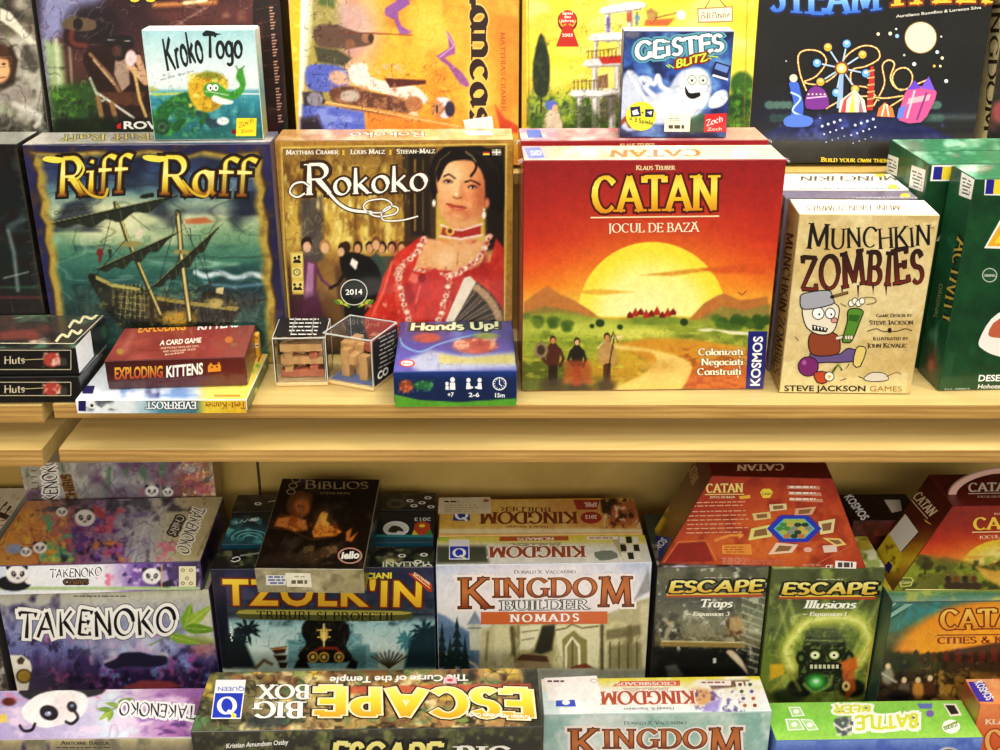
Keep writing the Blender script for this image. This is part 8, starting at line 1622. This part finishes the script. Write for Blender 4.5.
p.vpoly([(760, 492), (763, 488.6), (770, 488.6), (773, 492), (770, 497.4), (763, 498)], '#efc94a'); p.text('Catan', (761.6, 495), (771.4, 494.4), 2.8, '#7a3a1c', bold=.02)
p.lines(690, 502, 752, 2, 3.4, 1.1, '#d89a74', slant=-.02); p.lines(686, 511, 752, 6, 4.2, 1.1, '#d8987a', slant=-.02)
for k in range(3):
    p.vpoly([(787 + k * 1, 485 + k * 6), (819 + k * 1.5, 485.6 + k * 6.4), (820 + k * 1.5, 489 + k * 6.4), (787 + k, 488.4 + k * 6)], '#c88a74'); p.lines(789, 485.6 + k * 6, 818, 1, 2, 1.8, '#f0d8c4')
for pts, c_ in (([(769, 504), (786, 503), (787, 509), (770, 511)], '#d8c090'), ([(752, 513), (770, 511), (771, 518), (754, 520)], '#d8b878'), ([(795, 508), (816, 506), (812, 514), (794, 516)], '#d89a7c'), ([(751, 528), (770, 524), (772, 536), (748, 540)], '#d8c878'), ([(818, 521), (835, 518), (833, 532), (820, 534)], '#e0c890'), ([(776, 542), (798, 544), (792, 552), (768, 554)], '#e8b8a0'), ([(822, 537), (840, 538), (846, 544), (836, 546)], '#e0b870')): p.vpoly(pts, c_); cc_ = (sum(a for a, _ in pts) / 4, sum(b for _, b in pts) / 4); p.vpoly([(cc_[0] + (a - cc_[0]) * .6, cc_[1] + (b - cc_[1]) * .55) for a, b in pts], '#8a6a44')
def hexa(cx, cy, rx, ry): return [(cx + rx * math.cos(math.radians(a)), cy + ry * math.sin(math.radians(a))) for a in (0, 60, 120, 180, 240, 300)]
p.vpoly(hexa(794, 528, 27.4, 15.6), '#3440b0'); p.vpoly(hexa(794, 528, 20.6, 11.4), '#5ab0b8')
rr = random.Random(2)
for q in range(-2, 3):
    for s2 in range(-2, 3):
        if abs(q + s2) <= 2: p.vpoly(hexa(794 + (s2 + q / 2) * 7.2, 528 + q * 3.7, 4.1, 2.5), rr.choice(['#a8b04a', '#c8a84a', '#5a8a3c', '#b8783c', '#8a8a78', '#3c4a24']))
p.ell(803, 513, 6, 3, '#1c1a1c', soft=1.4); p.vell(807.6, 549, 4.4, 2.6, '#e0a090'); p.vpoly([(822, 545), (836, 544), (837, 551), (824, 552)], '#d8b8a8')
p.line([(716, 540), (730, 535), (742, 535.4)], 2.6, '#e8924c', 1.4, .9); p.poly([(738, 532), (744, 535), (739, 539)], '#e8924c', 1); p.vpoly([(721.6, 544), (751, 543.4), (752, 554), (722, 553)], '#e08a3c'); p.lines(724, 546, 748, 3, 2.4, .8, '#8a3a18')
p.lines(721, 557, 750, 4, 1.8, .8, '#d8907c'); p.lines(745, 559, 790, 3, 1.8, .7, '#c87a64'); p.lines(802, 563, 822, 2, 1.6, .6, '#d8987c'); p.text('CE', (825, 567.6), (832.6, 567.6), 3.6, '#f0e4d8', bold=.03); p.vpoly([(835, 559.6), (856, 561), (855.6, 569.4), (834.4, 568)], '#f0e4dc'); p.lines(837, 561.4, 854, 1, 2, 5, '#5a4a44'); p.vline([(818, 562), (850, 545)], .8, '#d86a4c')
t_.vgrad((450, '#54170f'), (476, '#6a1f14')); t_.text('CATAN', (784, 464.4), (737, 465), 0, '#e0b090', 'serifb', up=(0, 6)); t_.vline([(706, 475.8), (821, 479.4)], 1, '#c87a5c')
l_.vgrad((465, '#6a2c1c'), (500, '#6f4a24'), (520, '#8a6a2c'), (560, '#5a3c1c')); l_.poly([(648, 552), (640, 530), (655, 508), (664, 500), (668, 512), (660, 532), (656, 548)], '#d8b42c', 4, .95, sm=3); l_.noise(6, '#6a5a1c', .5, .7, .7, 6, box=(636, 500, 668, 560)); l_.text('CATAN', (690, 474), (697, 490), 0, '#d8a878', 'serif', up=(6, -9)) if False else l_.text('CATAN', (688, 468), (692, 486), 0, '#d8a878', 'serif', up=(7, -8))
l_.vpoly([(641, 560), (655, 535), (672, 538), (658, 563)], '#2a3884'); l_.text('KOSMOS', (650, 560), (668, 541), 0, '#f0f0f8', up=(-5, -4), bold=.04)
r_, p, t_, l_ = CA2; PN['ca2f'], PN['ca2t'], PN['ca2l'] = p, t_, l_
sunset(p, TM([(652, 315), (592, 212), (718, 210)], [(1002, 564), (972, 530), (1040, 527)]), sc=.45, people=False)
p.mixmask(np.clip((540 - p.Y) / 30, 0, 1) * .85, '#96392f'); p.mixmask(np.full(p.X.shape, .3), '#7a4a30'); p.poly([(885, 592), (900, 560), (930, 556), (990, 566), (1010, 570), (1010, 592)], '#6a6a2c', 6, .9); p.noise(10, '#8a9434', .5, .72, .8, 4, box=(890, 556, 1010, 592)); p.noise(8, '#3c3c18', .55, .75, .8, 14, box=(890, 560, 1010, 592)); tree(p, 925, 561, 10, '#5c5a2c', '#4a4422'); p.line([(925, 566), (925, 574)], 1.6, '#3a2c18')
for x, c_ in ((948, '#4a2c1c'), (956, '#7a4a2c'), (965, '#3c2c1c'), (974, '#6a3c24')): fig(p, x, 588, 15, c_); p.ell(x + 2, 586, 6, 4, '#4a3420', soft=2)
p.poly([(975, 566), (985, 578), (1000, 586), (1010, 580), (1010, 572), (990, 570)], '#d8a04a', 3, .8); p.vpoly([(898, 580), (901, 577), (911, 577), (914, 580), (911, 586), (901, 587)], '#b8b45c'); p.vpoly([(899.6, 580.2), (902, 578), (910.4, 578), (912.4, 580.4), (910, 585), (902, 586)], '#6a7234'); p.text('Catan', (901, 583.6), (911.6, 583), 2.6, '#d8d48c', bold=.02); p.vline([(905, 589.4), (1000, 590)], .9, '#e8e090')
p.text('CATAN', (973, 529.6), (1042, 528), 12, '#f0b84c', 'serifb', out=(.05, '#7a2414')); p.vline([(972, 532), (1042, 530.6)], .9, '#f0c890'); p.text('JOCUL DE BAZA', (979, 538.4), (1030, 537), 3, '#e8c8a0', 'serif'); p.text('KLAUS TEUBER', (994, 514.6), (1020, 514), 2, '#e8c8a0', 'serif')
t_.vgrad((475, '#5c1510'), (507, '#6e1c16')); t_.text('CATAN', (968, 492), (1016, 491), 8.6, '#e8d0b8', 'serifb'); t_.vline([(968, 494), (1016, 493)], .7, '#e8d0b8'); t_.text('JOCUL DE BAZA', (977, 498), (1010, 498), 2, '#d8b8a0', 'serif'); t_.vline([(949, 507.4), (1030, 507.4)], 1, '#b86a5c')
l_.vgrad((477, '#54150f'), (520, '#5c1a12'), (540, '#8a5a1c'), (560, '#c8a82c'), (587, '#6a4a1c')); l_.poly([(870, 540), (880, 530), (892, 534), (902, 552), (894, 572), (884, 560)], '#e0c02c', 4, .95, sm=3); l_.noise(6, '#6a5a1c', .55, .7, .8, 6, box=(868, 545, 900, 590))
l_.text('CATAN', (912.6, 497), (930, 517), 0, '#e8c49c', 'serifb', up=(8, -6)); l_.vline([(911, 499.4), (928, 519)], .8, '#e8c49c'); l_.vpoly([(924, 519), (930, 523), (932, 525.4), (926, 522)], '#e8b04c'); l_.vpoly([(884, 567), (889, 561), (893, 566), (889, 574)], '#3a2c6a')
q_ = [(889.5, 534), (901, 552), (918.6, 532), (905.6, 514)]
l_.vpoly([(x + .8, y + .6) for x, y in q_], '#3a1410'); l_.vpoly(q_, '#e6dcc8', 0); PN['ca2l'] = l_
# ---------------------------------------------------------------- clear cubes with wooden puzzles
M_ACR, nt_, b_ = new_mat('clear_acrylic')
b_.inputs['Transmission Weight'].default_value = 1.0; b_.inputs['Roughness'].default_value = 0.02
b_.inputs['IOR'].default_value = 1.12; b_.inputs['Base Color'].default_value = (.97, .98, .97, 1); b_.inputs['Coat Weight'].default_value = .3
M_PUZ = wood_mat('puzzle_wood', '#d8ac72', '#b98850', (60, 60, 14), .5)
M_PUZR = wood_mat('reddish_puzzle_wood', '#c0684a', '#9c4c34', (60, 60, 14), .5)
M_BASE = wood_mat('pale_base_wood', '#ecd3a0', '#d9b87c', (40, 12, 12), .5)
def puzzle_cube(label, x, y, yaw, S, burr):
    R = Euler((0, 0, math.radians(yaw)))
    r = bpy.data.objects.new('puzzle_cube', None); C.objects.link(r); r.empty_display_size = .02
    r.location = (x, y, .0006); r.rotation_euler = R; r.matrix_basis = Matrix.Translation(r.location) @ R.to_matrix().to_4x4()
    tag(r, label, 'puzzle', 'wooden puzzles in clear cubes')
    h = S / 2; t = .0016
    MB().box(-h, h, -h, h, 0, .005, .0008).build('wooden_base', M_BASE, r)
    for k, (x0, x1, y0, y1) in enumerate(((-h, h, -h, -h + t), (-h, h, h - t, h), (-h, -h + t, -h + t + .0002, h - t - .0002), (h - t, h, -h + t + .0002, h - t - .0002))):
        MB().box(x0, x1, y0, y1, .0052, S - t - .0002, .0002).build('acrylic_wall', M_ACR, r)
    MB().box(-h, h, -h, h, S - t, S, .0002).build('acrylic_lid', M_ACR, r)
    ed = MB(); e = .00055
    for a in (-h, h):
        for b in (-h, h):
            ed.box(a - e, a + e, b - e, b + e, .0052, S + .0003, .0001)
        ed.box(-h, h, a - e, a + e, S - .0008, S + .0008, .0001); ed.box(a - e, a + e, -h, h, S - .0008, S + .0008, .0001)
    ed.build('polished_edges', solid('edge_white', '#c9cbc6', .25), r)
    u = S * .19
    if burr == 'weave':
        z0 = .0055
        for i in range(3):          # woven square rods, two layers of three each way
            p_ = (i - 1) * u * 1.25
            for j, yy in ((0, -u * .95), (1, u * .95)):
                pass
        n = 0
        for i, zc in enumerate((z0 + u * .5, z0 + u * 1.9, z0 + u * 3.3)):
            for j, yc in enumerate((-u * 1.1, u * 1.1)):
                MB().box(-u * 2.15, u * 2.15, yc - u * .42, yc + u * .42, zc - u * .42, zc + u * .42, .0005).build('puzzle_rod', M_PUZR if (i + j) == 0 else M_PUZ, r)
        for i, xc in enumerate((-u * 1.25, u * 1.25)):
            for j, zc in enumerate((z0 + u * 1.2, z0 + u * 2.6)):
                MB().box(xc - u * .42, xc + u * .42, -u * 2.1, u * 2.1, zc - u * .27, zc + u * .27, .0005).build('puzzle_rod', M_PUZR if i == 1 else M_PUZ, r)
        for i, xc in enumerate((-u * .15, )):
            MB().box(xc - u * .42, xc + u * .42, -u * .6, u * .6, z0, z0 + u * 3.9, .0005).build('puzzle_rod', M_PUZ, r)
    else:
        z0 = .0055
        for a, b, z1, m_ in ((-1.1, -.9, 2.9, M_PUZ), (1.0, -1.1, 2.5, M_PUZ), (-1.0, 1.1, 3.4, M_PUZ), (1.1, 1.0, 3.9, M_PUZR), (0, 0, 3.2, M_PUZ)):
            MB().box(a * u - u * .48, a * u + u * .48, b * u - u * .48, b * u + u * .48, z0, z0 + z1 * u, .0006).build('puzzle_rod', m_, r)
        MB().box(-u * .45, u * .45, -u * 2.1, -u * .55, z0 + u * 1.7, z0 + u * 2.6, .0006).build('puzzle_rod', M_PUZ, r)
        MB().box(u * .55, u * 2.1, -u * .45, u * .45, z0 + u * 2.6, z0 + u * 3.5, .0006).build('puzzle_rod', M_PUZR, r)
        MB().box(-u * 2.1, -u * .55, -u * .4, u * .45, z0 + u * 2.3, z0 + u * 3.2, .0006).build('puzzle_rod', M_PUZ, r)
    return r
c1 = puzzle_cube('clear cube holding a woven wooden stick puzzle, black printed card on its lid', -.2150, .0530, 1.0, .0630, 'weave')
card = Panel('printed_card', c1, (-.030, -.030, .0655), (1, 0, 0), (0, 1, 0), .060, .060, '#1c1a1c', M_MATTE, 1.0)
card.lines(289, 319, 322, 5, 3.8, 1.1, '#c9c6c0'); card.vline([(296, 318), (291, 334)], 1.2, '#8a8782'); card.vline([(314, 318), (312, 334)], 1.2, '#8a8782'); PN['card'] = card
c2 = puzzle_cube('clear cube turned corner-on, block burr puzzle inside and dark printed side', -.1425, .0470, -24.0, .0660, 'burr')
h_ = .0660 / 2
side = Panel('printed_card', c2, (h_ + .0012, -h_ + .0015, .006), (0, 1, 0), (0, 0, 1), .063, .058, '#2a2826', M_MATTE, 1.0)
side.lines(378, 334, 396, 9, 4.2, 1.1, '#a8a49a', slant=-.5); side.text('CO', (377, 380), (388, 373), 7, '#f0ece0', bold=.06); PN['side'] = side
MB().box(-.029, .029, -.029, .029, .0051, .0054, .00005).build('blue_card', solid('blue_card', '#5f7cc0', .5), c2)

# carrying handle of the sunset case
root = CA2[0]
v, f = [], []
n = 22; Rr = .0790; t = .0035; wd = .010
for k in range(n + 1):
    a = math.pi * k / n
    for rr_ in (1.0, .87):
        for yy in (-wd / 2, wd / 2):
            v.append((Rr * rr_ * math.cos(a) , yy * .35 - .012, .131 + .0005 + .040 * math.sin(a) * (1 if rr_ == 1 else .82)))
for k in range(n):
    b = 4 * k
    for a_, c_ in ((0, 1), (1, 3), (3, 2), (2, 0)): f.append([b + a_, b + c_, b + 4 + c_, b + 4 + a_])
f += [[0, 1, 3, 2], [4 * n + i for i in (0, 2, 3, 1)]]
hd = fix_normals(mesh_obj('carry_handle', v, f, solid('handle_card', '#c9a090', .5), root)); hd['label'] = 'pinkish arched carrying handle'
# crumpled film ears at the corners of the big wrapped boxes
M_FILM, nt_, b_ = new_mat('shrink_film')
b_.inputs['Transmission Weight'].default_value = .9; b_.inputs['Roughness'].default_value = .15; b_.inputs['IOR'].default_value = 1.25; b_.inputs['Base Color'].default_value = (.95, .93, .93, 1)
for key in ('red', 'red2'):
    W_, D_, H_ = root_w[B[key].name]
    for s_ in (-1, 1):
        vv, ff = [], []
        rn = random.Random(3 + s_)
        for k in range(6):
            a = k / 5 * 1.5
            vv += [(s_ * (W_ / 2 + .0002), -D_ / 2 + .002 + k * .003, H_ - .001), (s_ * (W_ / 2 + .004 + rn.uniform(0, .003)), -D_ / 2 + .001 + k * .003 + rn.uniform(-.001, .001), H_ - .004 + rn.uniform(-.002, .002))]
        for k in range(5): ff.append([2 * k, 2 * k + 1, 2 * k + 3, 2 * k + 2])
        o = mesh_obj('film_corner', vv, ff, M_FILM, B[key]); md = o.modifiers.new('thickness', 'SOLIDIFY'); md.thickness = .0003
for _k, _p in PN.items(): _p.build()
